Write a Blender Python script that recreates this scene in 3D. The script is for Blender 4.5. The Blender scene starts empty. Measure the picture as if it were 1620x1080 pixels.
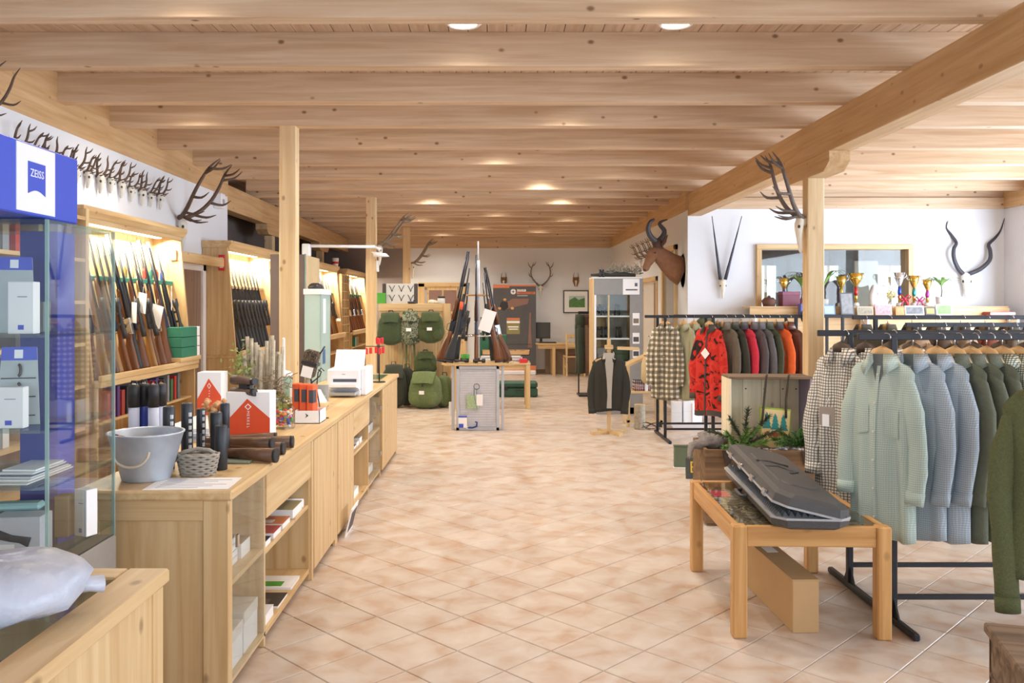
import bpy, bmesh, math, random
from mathutils import Vector, Matrix, noise
scene = bpy.context.scene
COL = scene.collection
PI = math.pi
R = math.radians
rnd = random.Random(7)

# ------------------------------------------------------------------ camera, world, light, exposure
cam_d = bpy.data.cameras.new('camera')
cam = bpy.data.objects.new('camera', cam_d)
COL.objects.link(cam)
cam.location = (0, 0, 1.6)
cam.rotation_euler = (R(90), 0, 0)
cam_d.sensor_width = 36
cam_d.lens = 30.0
cam_d.shift_x = 25 / 1620
cam_d.shift_y = -58 / 1620
cam_d.clip_start = 0.05
scene.camera = cam

world = bpy.data.worlds.new('sky')
scene.world = world
world.use_nodes = True
_wn = world.node_tree.nodes
_wb = _wn['Background']
_wb.inputs[0].default_value = (0.80, 0.90, 1.0, 1)
_wb.inputs[1].default_value = 1.5
scene.view_settings.view_transform = 'Standard'
scene.view_settings.look = 'None'
scene.view_settings.gamma = 1
scene.view_settings.use_curve_mapping = False
scene.view_settings.exposure = 0.05
try:
    scene.cycles.use_denoising = True
    scene.cycles.max_bounces = 8
    scene.cycles.diffuse_bounces = 5
    scene.cycles.transparent_max_bounces = 16
    scene.cycles.caustics_reflective = False
    scene.cycles.caustics_refractive = False
    scene.cycles.sample_clamp_indirect = 4
except Exception:
    pass

def area_light(name, loc, rot, sx, sy, power, color):
    d = bpy.data.lights.new(name, 'AREA')
    d.shape = 'RECTANGLE'; d.size = sx; d.size_y = sy
    d.energy = power; d.color = color
    o = bpy.data.objects.new(name, d)
    o.location = loc; o.rotation_euler = rot
    COL.objects.link(o)
    return o
# daylight entering by the shop front behind the camera and by the side windows on the right
area_light('shop_front_daylight', (1.5, -1.85, 1.75), (R(90), 0, 0), 8.4, 2.5, 115, (0.84, 0.92, 1.0))
area_light('side_window_daylight', (7.05, 3.0, 1.75), (R(90), 0, R(90)), 8.0, 2.1, 440, (0.76, 0.87, 1.0))
area_light('side_window_daylight', (7.05, 9.4, 1.75), (R(90), 0, R(90)), 3.6, 2.1, 300, (0.76, 0.87, 1.0))

# ------------------------------------------------------------------ measuring helpers (metres from photo measurements at a known depth)
def px(x, Y): return (x - 785.0) * Y / 1350.0
def pz(y, Y): return 1.6 - (y - 482.0) * Y / 1350.0

# ------------------------------------------------------------------ mesh builder
def spl(pts, n=4):
    pts = [Vector(p) for p in pts]; out = []
    for i in range(len(pts) - 1):
        p0 = pts[max(0, i - 1)]; p1 = pts[i]; p2 = pts[i + 1]; p3 = pts[min(len(pts) - 1, i + 2)]
        for k in range(n):
            t = k / n
            out.append(.5 * (2 * p1 + (p2 - p0) * t + (2 * p0 - 5 * p1 + 4 * p2 - p3) * t * t + (3 * p1 - p0 - 3 * p2 + p3) * t ** 3))
    return out + [pts[-1]]
def splr(r, n=4):
    out = []
    for i in range(len(r) - 1): out += [r[i] + (r[i + 1] - r[i]) * k / n for k in range(n)]
    return out + [r[-1]]
class MB:
    def __init__(s):
        s.v = []; s.f = []; s.sm = []; s.M = None
    def add(s, vs, fs, smooth=False):
        b = len(s.v)
        if s.M is not None:
            vs = [s.M @ Vector(v) for v in vs]
        s.v.extend([tuple(v) for v in vs])
        for f in fs:
            s.f.append([i + b for i in f]); s.sm.append(smooth)
        return s
    def box(s, x0, x1, y0, y1, z0, z1, bev=0.0):
        if x1 < x0: x0, x1 = x1, x0
        if y1 < y0: y0, y1 = y1, y0
        if z1 < z0: z0, z1 = z1, z0
        if bev <= 0:
            vs = [(x, y, z) for z in (z0, z1) for y in (y0, y1) for x in (x0, x1)]
            return s.add(vs, [(0, 2, 3, 1), (4, 5, 7, 6), (0, 1, 5, 4), (2, 6, 7, 3), (0, 4, 6, 2), (1, 3, 7, 5)])
        b = min(bev, (x1 - x0) * .45, (y1 - y0) * .45, (z1 - z0) * .45)
        X = (x0, x1); Y = (y0, y1); Z = (z0, z1); sg = (1, -1)
        vs = []
        def idx(i, j, k, a): return (i + 2 * j + 4 * k) * 3 + a
        for k in (0, 1):
            for j in (0, 1):
                for i in (0, 1):
                    c = (X[i], Y[j], Z[k]); d = (sg[i] * b, sg[j] * b, sg[k] * b)
                    vs.append((c[0], c[1] + d[1], c[2] + d[2]))
                    vs.append((c[0] + d[0], c[1], c[2] + d[2]))
                    vs.append((c[0] + d[0], c[1] + d[1], c[2]))
        fs = []
        fs.append([idx(0, 0, 0, 0), idx(0, 0, 1, 0), idx(0, 1, 1, 0), idx(0, 1, 0, 0)])
        fs.append([idx(1, 0, 0, 0), idx(1, 1, 0, 0), idx(1, 1, 1, 0), idx(1, 0, 1, 0)])
        fs.append([idx(0, 0, 0, 1), idx(1, 0, 0, 1), idx(1, 0, 1, 1), idx(0, 0, 1, 1)])
        fs.append([idx(0, 1, 0, 1), idx(0, 1, 1, 1), idx(1, 1, 1, 1), idx(1, 1, 0, 1)])
        fs.append([idx(0, 0, 0, 2), idx(0, 1, 0, 2), idx(1, 1, 0, 2), idx(1, 0, 0, 2)])
        fs.append([idx(0, 0, 1, 2), idx(1, 0, 1, 2), idx(1, 1, 1, 2), idx(0, 1, 1, 2)])
        for k in (0, 1):
            for j in (0, 1):
                fs.append([idx(0, j, k, 1), idx(1, j, k, 1), idx(1, j, k, 2), idx(0, j, k, 2)])
        for k in (0, 1):
            for i in (0, 1):
                fs.append([idx(i, 0, k, 0), idx(i, 1, k, 0), idx(i, 1, k, 2), idx(i, 0, k, 2)])
        for j in (0, 1):
            for i in (0, 1):
                fs.append([idx(i, j, 0, 0), idx(i, j, 1, 0), idx(i, j, 1, 1), idx(i, j, 0, 1)])
        for k in (0, 1):
            for j in (0, 1):
                for i in (0, 1):
                    fs.append([idx(i, j, k, 0), idx(i, j, k, 1), idx(i, j, k, 2)])
        return s.add(vs, fs)
    def bar(s, p, q, w, h, up=(0, 0, 1)):
        p = Vector(p); q = Vector(q); d = (q - p).normalized(); up = Vector(up)
        if abs(d.dot(up)) > .98: up = Vector((0, 1, 0))
        a = d.cross(up).normalized(); b = a.cross(d).normalized()
        vs = []
        for c in (p, q):
            for (i, j) in ((-1, -1), (1, -1), (1, 1), (-1, 1)):
                vs.append(c + a * (i * w / 2) + b * (j * h / 2))
        return s.add(vs, [(3, 2, 1, 0), (4, 5, 6, 7), (0, 1, 5, 4), (1, 2, 6, 5), (2, 3, 7, 6), (3, 0, 4, 7)])
    def tube(s, pts, r, n=8, caps=True, flat=(1, 1), up=None, smooth=True):
        pts = [Vector(p) for p in pts]; m = len(pts)
        rr = r if isinstance(r, (list, tuple)) else [r] * m
        t0 = (pts[1] - pts[0]).normalized()
        u = Vector(up) if up else (Vector((0, 0, 1)) if abs(t0.z) < .9 else Vector((1, 0, 0)))
        a = (u - t0 * u.dot(t0)).normalized()
        vs = []
        for i in range(m):
            if i == 0: t = pts[1] - pts[0]
            elif i == m - 1: t = pts[-1] - pts[-2]
            else: t = pts[i + 1] - pts[i - 1]
            t = t.normalized()
            a = a - t * a.dot(t)
            a = a.normalized() if a.length > 1e-6 else t.orthogonal().normalized()
            b = t.cross(a)
            for k in range(n):
                an = 2 * PI * k / n
                vs.append(pts[i] + (a * math.cos(an) * flat[0] + b * math.sin(an) * flat[1]) * rr[i])
        fs = []
        for i in range(m - 1):
            for k in range(n):
                k2 = (k + 1) % n
                fs.append((i * n + k, i * n + k2, (i + 1) * n + k2, (i + 1) * n + k))
        s.add(vs, fs, smooth)
        if caps:
            b0 = len(s.v) - len(vs)
            s.f.append([b0 + k for k in range(n)][::-1]); s.sm.append(False)
            s.f.append([b0 + (m - 1) * n + k for k in range(n)]); s.sm.append(False)
        return s
    def lathe(s, prof, n=16, c=(0, 0, 0), smooth=True, cap=True):
        vs = []; fs = []; m = len(prof)
        for (r, z) in prof:
            for k in range(n):
                an = 2 * PI * k / n
                vs.append((c[0] + r * math.cos(an), c[1] + r * math.sin(an), c[2] + z))
        for i in range(m - 1):
            for k in range(n):
                k2 = (k + 1) % n
                fs.append((i * n + k, i * n + k2, (i + 1) * n + k2, (i + 1) * n + k))
        s.add(vs, fs, smooth)
        if cap:
            b0 = len(s.v) - len(vs)
            s.f.append([b0 + k for k in range(n)][::-1]); s.sm.append(False)
            s.f.append([b0 + (m - 1) * n + k for k in range(n)]); s.sm.append(False)
        return s
    def loft(s, rings, cap=True, smooth=True):
        n = len(rings[0]); vs = [p for r in rings for p in r]; fs = []
        for i in range(len(rings) - 1):
            for k in range(n):
                k2 = (k + 1) % n
                fs.append((i * n + k, i * n + k2, (i + 1) * n + k2, (i + 1) * n + k))
        s.add(vs, fs, smooth)
        if cap:
            b0 = len(s.v) - len(vs); m = len(rings)
            s.f.append([b0 + k for k in range(n)][::-1]); s.sm.append(False)
            s.f.append([b0 + (m - 1) * n + k for k in range(n)]); s.sm.append(False)
        return s
    def prism(s, poly, plane, t0, t1):
        n = len(poly)
        def mk(a, b, t):
            return {'xz': (a, t, b), 'yz': (t, a, b), 'xy': (a, b, t)}[plane]
        vs = [mk(a, b, t0) for a, b in poly] + [mk(a, b, t1) for a, b in poly]
        fs = [list(range(n))[::-1], list(range(n, 2 * n))]
        for i in range(n):
            j = (i + 1) % n
            fs.append((i, j, n + j, n + i))
        return s.add(vs, fs)
    def ball(s, c, rx, ry=None, rz=None, nu=12, nv=8):
        ry = rx if ry is None else ry; rz = rx if rz is None else rz
        vs = [(c[0], c[1], c[2] - rz)]
        for j in range(1, nv):
            ph = -PI / 2 + PI * j / nv
            for i in range(nu):
                th = 2 * PI * i / nu
                vs.append((c[0] + rx * math.cos(ph) * math.cos(th), c[1] + ry * math.cos(ph) * math.sin(th), c[2] + rz * math.sin(ph)))
        vs.append((c[0], c[1], c[2] + rz))
        fs = [(0, 1 + (i + 1) % nu, 1 + i) for i in range(nu)]
        for j in range(nv - 2):
            for i in range(nu):
                i2 = (i + 1) % nu
                fs.append((1 + j * nu + i, 1 + j * nu + i2, 1 + (j + 1) * nu + i2, 1 + (j + 1) * nu + i))
        t = len(vs) - 1; b = 1 + (nv - 2) * nu
        fs += [(t, b + i, b + (i + 1) % nu) for i in range(nu)]
        return s.add(vs, fs, True)
    def sheet(s, grid, smooth=True):
        nr = len(grid); nc = len(grid[0])
        vs = [p for r in grid for p in r]
        fs = [(i * nc + j, i * nc + j + 1, (i + 1) * nc + j + 1, (i + 1) * nc + j) for i in range(nr - 1) for j in range(nc - 1)]
        return s.add(vs, fs, smooth)
    def mesh(s, name):
        me = bpy.data.meshes.new(name)
        me.from_pydata(s.v, [], s.f)
        me.polygons.foreach_set('use_smooth', s.sm)
        bm = bmesh.new(); bm.from_mesh(me)
        bmesh.ops.recalc_face_normals(bm, faces=bm.faces)
        bm.to_mesh(me); bm.free()
        me.update()
        return me

def put(name, src, mat, parent=None):
    me = src.mesh(name) if isinstance(src, MB) else src
    if mat is not None and not me.materials:
        me.materials.append(mat)
    o = bpy.data.objects.new(name, me)
    COL.objects.link(o)
    if parent: o.parent = parent
    return o
def tag(o, label, cat, group=None):
    o['label'] = label; o['category'] = cat
    if group: o['group'] = group
    return o
def root(name, label, cat, loc=(0, 0, 0), rz=0.0, group=None, rot=None):
    o = bpy.data.objects.new(name, None)
    o.empty_display_size = .1
    COL.objects.link(o)
    o.location = loc
    o.rotation_euler = rot if rot is not None else (0, 0, rz)
    return tag(o, label, cat, group)
def part(name, src, mat, parent, label=None):
    o = put(name, src, mat, parent)
    if label: o['label'] = label
    return o
def solo(name, src, mat, label, cat, group=None, loc=None, rz=None, rot=None):
    o = put(name, src, mat)
    if loc is not None: o.location = loc
    if rot is not None: o.rotation_euler = rot
    elif rz is not None: o.rotation_euler = (0, 0, rz)
    return tag(o, label, cat, group)
def struct(name, src, mat, parent=None, label=None):
    o = put(name, src, mat, parent)
    if parent is None: o['kind'] = 'structure'
    if label: o['label'] = label
    return o
def dup(o, parent=None, loc=None, rz=None, label=None, group=None, rot=None):
    c = o.copy(); COL.objects.link(c); c.parent = parent
    for ch in o.children: dup(ch, c)
    if loc is not None: c.location = loc
    if rot is not None: c.rotation_euler = rot
    elif rz is not None: c.rotation_euler = (0, 0, rz)
    if label: c['label'] = label
    if group: c['group'] = group
    return c

def lin(c):
    if isinstance(c, str):
        c = c.lstrip('#'); c = tuple(int(c[i:i + 2], 16) / 255 for i in (0, 2, 4))
    return tuple((x / 12.92 if x <= .04045 else ((x + .055) / 1.055) ** 2.4) for x in c) + (1,)

# ------------------------------------------------------------------ materials
MATS = {}
def nodes_of(name):
    m = bpy.data.materials.new(name); m.use_nodes = True
    nt = m.node_tree; b = nt.nodes['Principled BSDF']
    return m, nt, b, nt.nodes.new, nt.links.new
def mix_rgb(nt, fac, a, b, blend='MIX'):
    n = nt.nodes.new('ShaderNodeMix'); n.data_type = 'RGBA'; n.blend_type = blend
    for k, v in ((0, fac), (6, a), (7, b)):
        if isinstance(v, (tuple, list)): n.inputs[k].default_value = v
        elif isinstance(v, (int, float)): n.inputs[k].default_value = v
        else: nt.links.new(v, n.inputs[k])
    return n.outputs[2]
def mth(nt, op, a, b=None, c=None):
    n = nt.nodes.new('ShaderNodeMath'); n.operation = op
    for k, v in ((0, a), (1, b), (2, c)):
        if v is None: continue
        if isinstance(v, (int, float)): n.inputs[k].default_value = v
        else: nt.links.new(v, n.inputs[k])
    return n.outputs[0]
def M(name, col, rough=.5, metal=0.0, var=.06, scale=12.0, bump=0.0, bscale=None, spec=.5, emit=None, trans=0.0, alpha=1.0, sheen=0.0):
    if name in MATS: return MATS[name]
    m, nt, b, N, L = nodes_of(name)
    tc = N('ShaderNodeTexCoord')
    nz = N('ShaderNodeTexNoise'); nz.inputs['Scale'].default_value = scale; nz.inputs['Detail'].default_value = 4
    L(tc.outputs['Object'], nz.inputs['Vector'])
    c = lin(col)
    d = tuple(max(0, x * (1 - 2.2 * var)) for x in c[:3]) + (1,)
    e = tuple(min(1, x * (1 + 1.6 * var)) for x in c[:3]) + (1,)
    out = mix_rgb(nt, nz.outputs[0], d, e)
    L(out, b.inputs['Base Color'])
    b.inputs['Roughness'].default_value = rough
    b.inputs['Metallic'].default_value = metal
    b.inputs['Specular IOR Level'].default_value = spec
    if sheen: b.inputs['Sheen Weight'].default_value = sheen
    if bump:
        bp = N('ShaderNodeBump'); bp.inputs['Strength'].default_value = bump; bp.inputs['Distance'].default_value = .01
        nb = N('ShaderNodeTexNoise'); nb.inputs['Scale'].default_value = bscale or scale * 4; nb.inputs['Detail'].default_value = 3
        L(tc.outputs['Object'], nb.inputs['Vector']); L(nb.outputs[0], bp.inputs['Height']); L(bp.outputs[0], b.inputs['Normal'])
    if emit:
        b.inputs['Emission Color'].default_value = lin(emit[0]); b.inputs['Emission Strength'].default_value = emit[1]
    if trans: b.inputs['Transmission Weight'].default_value = trans
    if alpha < 1: b.inputs['Alpha'].default_value = alpha
    MATS[name] = m
    return m
def wood(name, light, dark, axis='z', rough=.45, knot=.55, grain=1.0, knot_col='6b4526', spec=.4):
    """pine boards: streaks along one axis, slow colour drift, round knots"""
    if name in MATS: return MATS[name]
    m, nt, b, N, L = nodes_of(name)
    tc = N('ShaderNodeTexCoord'); oi = N('ShaderNodeObjectInfo')
    off = N('ShaderNodeVectorMath'); off.operation = 'ADD'
    cmb = N('ShaderNodeCombineXYZ')
    for k, f in enumerate((37.0, 53.0, 71.0)):
        L(mth(nt, 'MULTIPLY', oi.outputs['Random'], f), cmb.inputs[k])
    L(tc.outputs['Object'], off.inputs[0]); L(cmb.outputs[0], off.inputs[1])
    mp = N('ShaderNodeMapping'); L(off.outputs[0], mp.inputs[0])
    k = {'x': 0, 'y': 1, 'z': 2}[axis]
    sc = [22.0, 22.0, 22.0]; sc[k] = 1.1
    mp.inputs['Scale'].default_value = sc
    nz = N('ShaderNodeTexNoise'); nz.inputs['Scale'].default_value = 1.0; nz.inputs['Detail'].default_value = 5; nz.inputs['Distortion'].default_value = .6
    L(mp.outputs[0], nz.inputs['Vector'])
    rp = N('ShaderNodeValToRGB'); rp.color_ramp.elements[0].position = .33; rp.color_ramp.elements[1].position = .68
    rp.color_ramp.elements[0].color = lin(dark); rp.color_ramp.elements[1].color = lin(light)
    L(nz.outputs[0], rp.inputs[0])
    big = N('ShaderNodeTexNoise'); big.inputs['Scale'].default_value = 1.3; big.inputs['Detail'].default_value = 2
    L(off.outputs[0], big.inputs['Vector'])
    bl = N('ShaderNodeValToRGB'); bl.color_ramp.elements[0].color = (.86, .84, .80, 1); bl.color_ramp.elements[1].color = (1.06, 1.04, 1.02, 1)
    L(big.outputs[0], bl.inputs[0])
    c1 = mix_rgb(nt, .8, rp.outputs[0], bl.outputs[0], 'MULTIPLY')
    # knots
    mk = N('ShaderNodeMapping'); L(off.outputs[0], mk.inputs[0])
    ks = [6.5, 6.5, 6.5]; ks[k] = 4.2
    mk.inputs['Scale'].default_value = ks
    vo = N('ShaderNodeTexVoronoi'); vo.inputs['Scale'].default_value = 1.0; vo.inputs['Randomness'].default_value = 1.0
    L(mk.outputs[0], vo.inputs['Vector'])
    kr = N('ShaderNodeValToRGB'); kr.color_ramp.elements[0].position = .05; kr.color_ramp.elements[1].position = .12
    kr.color_ramp.elements[0].color = (1, 1, 1, 1); kr.color_ramp.elements[1].color = (0, 0, 0, 1)
    L(vo.outputs['Distance'], kr.inputs[0])
    fac = mth(nt, 'MULTIPLY', kr.outputs[0], knot)
    c2 = mix_rgb(nt, fac, c1, lin(knot_col))
    L(c2, b.inputs['Base Color'])
    b.inputs['Roughness'].default_value = rough
    b.inputs['Specular IOR Level'].default_value = spec
    bp = N('ShaderNodeBump'); bp.inputs['Strength'].default_value = .12 * grain; bp.inputs['Distance'].default_value = .004
    L(nz.outputs[0], bp.inputs['Height']); L(bp.outputs[0], b.inputs['Normal'])
    MATS[name] = m
    return m
def glass(name, tint=(.97, .99, .985), rough=.02, mixf=.1):
    """thin pane: mostly clear, a little mirror"""
    if name in MATS: return MATS[name]
    m, nt, b, N, L = nodes_of(name)
    nt.nodes.remove(b)
    out = nt.nodes['Material Output']
    tr = N('ShaderNodeBsdfTransparent'); tr.inputs[0].default_value = tint + (1,)
    gl = N('ShaderNodeBsdfGlossy'); gl.inputs['Roughness'].default_value = rough
    lw = N('ShaderNodeLayerWeight'); lw.inputs[0].default_value = .25
    f = mth(nt, 'MULTIPLY_ADD', lw.outputs['Fresnel'], .32, mixf * .3)
    mx = N('ShaderNodeMixShader'); L(f, mx.inputs[0]); L(tr.outputs[0], mx.inputs[1]); L(gl.outputs[0], mx.inputs[2])
    L(mx.outputs[0], out.inputs[0])
    MATS[name] = m
    return m
def check(name, base, line1, line2=None, fx=60.0, fz=60.0, wx=.4, wz=.4, rough=.85, jitter=.02, amt=.75):
    """woven check: stripes across and down the cloth"""
    if name in MATS: return MATS[name]
    m, nt, b, N, L = nodes_of(name)
    tc = N('ShaderNodeTexCoord')
    nz = N('ShaderNodeTexNoise'); nz.inputs['Scale'].default_value = 9
    L(tc.outputs['Object'], nz.inputs['Vector'])
    sp = N('ShaderNodeSeparateXYZ'); L(tc.outputs['Object'], sp.inputs[0])
    jit = mth(nt, 'MULTIPLY', nz.outputs[0], jitter)
    def stripe(o, f, w):
        t = mth(nt, 'FRACT', mth(nt, 'MULTIPLY', mth(nt, 'ADD', o, jit), f))
        return mth(nt, 'LESS_THAN', t, w)
    sx = stripe(sp.outputs[0], fx, wx); sz = stripe(sp.outputs[2], fz, wz)
    l2 = lin(line2 or line1)
    c = mix_rgb(nt, mth(nt, 'MULTIPLY', sx, amt), lin(base), lin(line1))
    c = mix_rgb(nt, mth(nt, 'MULTIPLY', sz, amt), c, l2)
    L(c, b.inputs['Base Color']); b.inputs['Roughness'].default_value = rough
    b.inputs['Specular IOR Level'].default_value = .2
    MATS[name] = m
    return m
def camo(name, cols, scale=9.0, rough=.85, pos=None):
    if name in MATS: return MATS[name]
    m, nt, b, N, L = nodes_of(name)
    tc = N('ShaderNodeTexCoord')
    nz = N('ShaderNodeTexNoise'); nz.inputs['Scale'].default_value = scale; nz.inputs['Detail'].default_value = 3; nz.inputs['Distortion'].default_value = 1.2
    L(tc.outputs['Object'], nz.inputs['Vector'])
    rp = N('ShaderNodeValToRGB'); cr = rp.color_ramp; cr.interpolation = 'CONSTANT'
    n = len(cols); pos = pos or [0] + [.38 + .24 * i / max(1, n - 2) for i in range(n - 1)]
    cr.elements[0].position = pos[0]; cr.elements[0].color = lin(cols[0])
    cr.elements[1].position = pos[1]; cr.elements[1].color = lin(cols[1])
    for i in range(2, n):
        e = cr.elements.new(pos[i]); e.color = lin(cols[i])
    L(nz.outputs[0], rp.inputs[0]); L(rp.outputs[0], b.inputs['Base Color'])
    b.inputs['Roughness'].default_value = rough; b.inputs['Specular IOR Level'].default_value = .2
    MATS[name] = m
    return m

PL, PD = 'e0c79c', 'caa878'            # shop furniture pine
pine_x = wood('pine_along_x', PL, PD, 'x'); pine_y = wood('pine_along_y', PL, PD, 'y'); pine_z = wood('pine_along_z', PL, PD, 'z')
JL, JD = 'dcc5ac', 'c6a88a'            # roof timber
beam_x = wood('roof_timber_x', JL, JD, 'x', knot=.8, rough=.6); beam_y = wood('roof_timber_y', 'd4b58c', 'c09c70', 'y', knot=.5, rough=.6); beam_z = wood('post_timber', 'e8d2ac', 'd6b78a', 'z', knot=.6, rough=.55)  # ochre lengthwise timber: shading on the long beam's side put into its colour
plankm = wood('ceiling_board', 'dcc4ac', 'c6a88e', 'y', knot=.7, rough=.6)
oak_x = wood('table_oak_x', 'dcae74', 'bd8a50', 'x', knot=.3); oak_y = wood('table_oak_y', 'dcae74', 'bd8a50', 'y', knot=.3); oak_z = wood('table_oak_z', 'dcae74', 'bd8a50', 'z', knot=.35)
walnut = wood('walnut_stock', '8a5a3a', '55331f', 'z', knot=0, rough=.35)
walnut_x = wood('walnut_stock_x', '7d5c44', '4c3526', 'x', knot=0, rough=.4)
olive_stock = wood('pale_walnut_stock', 'b08a58', '80603a', 'z', knot=0, rough=.35)
oldwood = wood('weathered_board', '8d7864', '5f4d3e', 'x', knot=.4, rough=.8)
oldwood_z = wood('weathered_board_z', '8d7864', '5f4d3e', 'z', knot=.4, rough=.8)
palecrate = wood('pale_crate_board', 'f0e8d0', 'ddd2b6', 'z', knot=.5, rough=.75)
brown_door = wood('brown_door_wood', '9b8478', '7d675c', 'z', knot=.5, rough=.6)
white_wall = M('white_plaster', 'e2e6ee', .9, var=.012, scale=3, bump=.05, bscale=60)
taupe_wall = M('taupe_wall_tone', '8d8486', .9, var=.03, scale=3)
black_metal = M('black_steel', '2c2d33', .45, .3, var=.05)
gun_steel = M('blued_steel', '3a3f4a', .32, .75, var=.06)
black_plastic = M('black_plastic', '2b2b2e', .45, 0, var=.05, bump=.15, bscale=120)
dark_synth = M('synthetic_stock', '2e3238', .55, 0, var=.06)
chrome = M('chrome', 'c9ccd2', .18, 1, var=.02)
white_pl = M('white_plastic', 'eceef4', .4, 0, var=.015)
paper = M('white_paper', 'f3f4f8', .8, 0, var=.01)
bone = M('bone_white', 'e9e2d2', .7, 0, var=.07, scale=20, bump=.2, bscale=60)
bone_gray = M('bleached_bone', 'd8d6cf', .75, 0, var=.1, scale=25, bump=.2, bscale=60)
antlerm = M('antler_brown', '5e4a3c', .6, 0, var=.2, scale=25, bump=.5, bscale=80)
antler_pale = M('antler_greyish', '86786a', .6, 0, var=.22, scale=25, bump=.5, bscale=80)
hornm = M('dark_horn', '41404a', .45, 0, var=.15, scale=30, bump=.5, bscale=70)
socket = M('shadowed_socket', '4a423a', .9)
clear = glass('clear_glass')
frost = glass('green_tinted_glass', (.74, .90, .90), .12, .35)
green_edge = M('glass_edge_green', '9fc4c0', .15, 0, var=.05, alpha=.55)
green_felt = M('green_felt', '4f9a86', .9)
green_box = M('dark_green_card', '2f7a62', .7)
orange = M('signal_orange', 'f0683a', .6)
red = M('signal_red', 'd8303a', .6)
blue = M('cobalt_blue', '3a52c8', .45, var=.03)
blue_dark = M('deep_blue', '22398f', .4, var=.05)
grey_metal = M('brushed_grey', 'b9bcc2', .35, .4, var=.03)
cardboard = M('brown_cardboard', 'c3a074', .85, var=.04, scale=6)
leather = M('brown_leather', '5b3a2c', .5, var=.1)
# ================================================================== THE ROOM
S = .306; U0, V0 = 2.665, 2.614; R2 = math.sqrt(.5)
def tile_mat(name, grout=False):
    m, nt, b, N, L = nodes_of(name)
    geo = N('ShaderNodeNewGeometry')
    mp = N('ShaderNodeMapping'); L(geo.outputs['Position'], mp.inputs[0])
    mp.inputs['Rotation'].default_value = (0, 0, R(-45)); mp.inputs['Scale'].default_value = (1 / S,) * 3
    mp.inputs['Location'].default_value = (-U0 / S + 60, V0 / S + 60.0, 0)
    fl = N('ShaderNodeVectorMath'); fl.operation = 'FLOOR'; L(mp.outputs[0], fl.inputs[0])
    wn = N('ShaderNodeTexWhiteNoise'); wn.noise_dimensions = '2D'; L(fl.outputs[0], wn.inputs['Vector'])
    n1 = N('ShaderNodeTexNoise'); n1.inputs['Scale'].default_value = 5.5; n1.inputs['Detail'].default_value = 5; n1.inputs['Distortion'].default_value = .5
    L(geo.outputs['Position'], n1.inputs['Vector'])
    rp = N('ShaderNodeValToRGB'); cr = rp.color_ramp
    cr.elements[0].position = .3; cr.elements[0].color = lin('bd9e86'); cr.elements[1].position = .72; cr.elements[1].color = lin('d6ccc3')
    e = cr.elements.new(.5); e.color = lin('cbbbae')
    L(n1.outputs[0], rp.inputs[0])
    v = mth(nt, 'MULTIPLY_ADD', wn.outputs[0], .10, .93)
    hv = N('ShaderNodeHueSaturation'); L(v, hv.inputs['Value']); L(rp.outputs[0], hv.inputs['Color'])
    L(hv.outputs[0], b.inputs['Base Color'])
    b.inputs['Roughness'].default_value = .34; b.inputs['Specular IOR Level'].default_value = .5
    bp = N('ShaderNodeBump'); bp.inputs['Strength'].default_value = .06; bp.inputs['Distance'].default_value = .01
    L(n1.outputs[0], bp.inputs['Height']); L(bp.outputs[0], b.inputs['Normal'])
    return m
tilem = tile_mat('terracotta_tile')
grout = M('floor_grout', 'b9aa9c', .9, var=.06)
floor = struct('floor', MB().box(-4.2, 8.2, -2.2, 20.2, -.12, -.004), grout)
tile_v = []
def in_view(X, Y): return 3.45 < Y < 20 and -40 < 785 + X * 1350 / Y < 1660
cells = []
for i in range(-70, 80):
    for j in range(-70, 80):
        u = U0 + (i + .5) * S; v = V0 + (j + .5) * S
        X = (u - v) * R2; Y = (u + v) * R2
        if -3.55 < X < 7.0 and -1.6 < Y < 19.85:
            cells.append((X, Y))
near = sorted([c for c in cells if in_view(*c) and c[0] > -1.15], key=lambda c: c[1] + .15 * abs(c[0]))[:300]
ns = set(near)
h = S / 2 - .0028
tm = MB().box(-h, h, -h, h, -.0095, 0, .0022).mesh('tile'); tm.materials.append(tilem)
for (X, Y) in near:
    o = put('tile', tm, None, floor); o.location = (X, Y, 0); o.rotation_euler = (0, 0, R(45))
mb = MB()
for (X, Y) in cells:
    if (X, Y) in ns: continue
    mb.M = Matrix.Translation((X, Y, 0)) @ Matrix.Rotation(R(45), 4, 'Z')
    mb.box(-h, h, -h, h, -.0095, 0)
o = put('tile_field', mb, tilem, floor); o['kind'] = 'stuff'

# ---- walls
struct('wall_left', MB().box(-3.56, -3.36, -2.2, 10.67, 0, 2.955), white_wall)
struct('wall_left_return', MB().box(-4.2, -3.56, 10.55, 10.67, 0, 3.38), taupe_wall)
def brick_mat():
    m, nt, b, N, L = nodes_of('dark_brick')
    tc = N('ShaderNodeTexCoord'); mp = N('ShaderNodeMapping'); mp.inputs['Rotation'].default_value = (R(90), 0, R(90))
    L(tc.outputs['Object'], mp.inputs[0])
    br = N('ShaderNodeTexBrick'); br.inputs['Scale'].default_value = 1; br.inputs['Brick Width'].default_value = .26; br.inputs['Row Height'].default_value = .085
    br.inputs['Mortar Size'].default_value = .008; br.inputs['Color1'].default_value = lin('5d4a42'); br.inputs['Color2'].default_value = lin('463a36'); br.inputs['Mortar'].default_value = lin('6d6460')
    L(mp.outputs[0], br.inputs['Vector']); L(br.outputs[0], b.inputs['Base Color']); b.inputs['Roughness'].default_value = .9
    bp = N('ShaderNodeBump'); bp.inputs['Strength'].default_value = .5; L(br.outputs['Fac'], bp.inputs['Height']); bp.invert = True; L(bp.outputs[0], b.inputs['Normal'])
    return m
struct('wall_left_annex', MB().box(-4.2, -4.0, 10.67, 20.2, 0, 3.38), brick_mat())
struct('wall_back', MB().box(-2.15, 2.86, 20.0, 20.2, 0, 3.38), white_wall)
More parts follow.
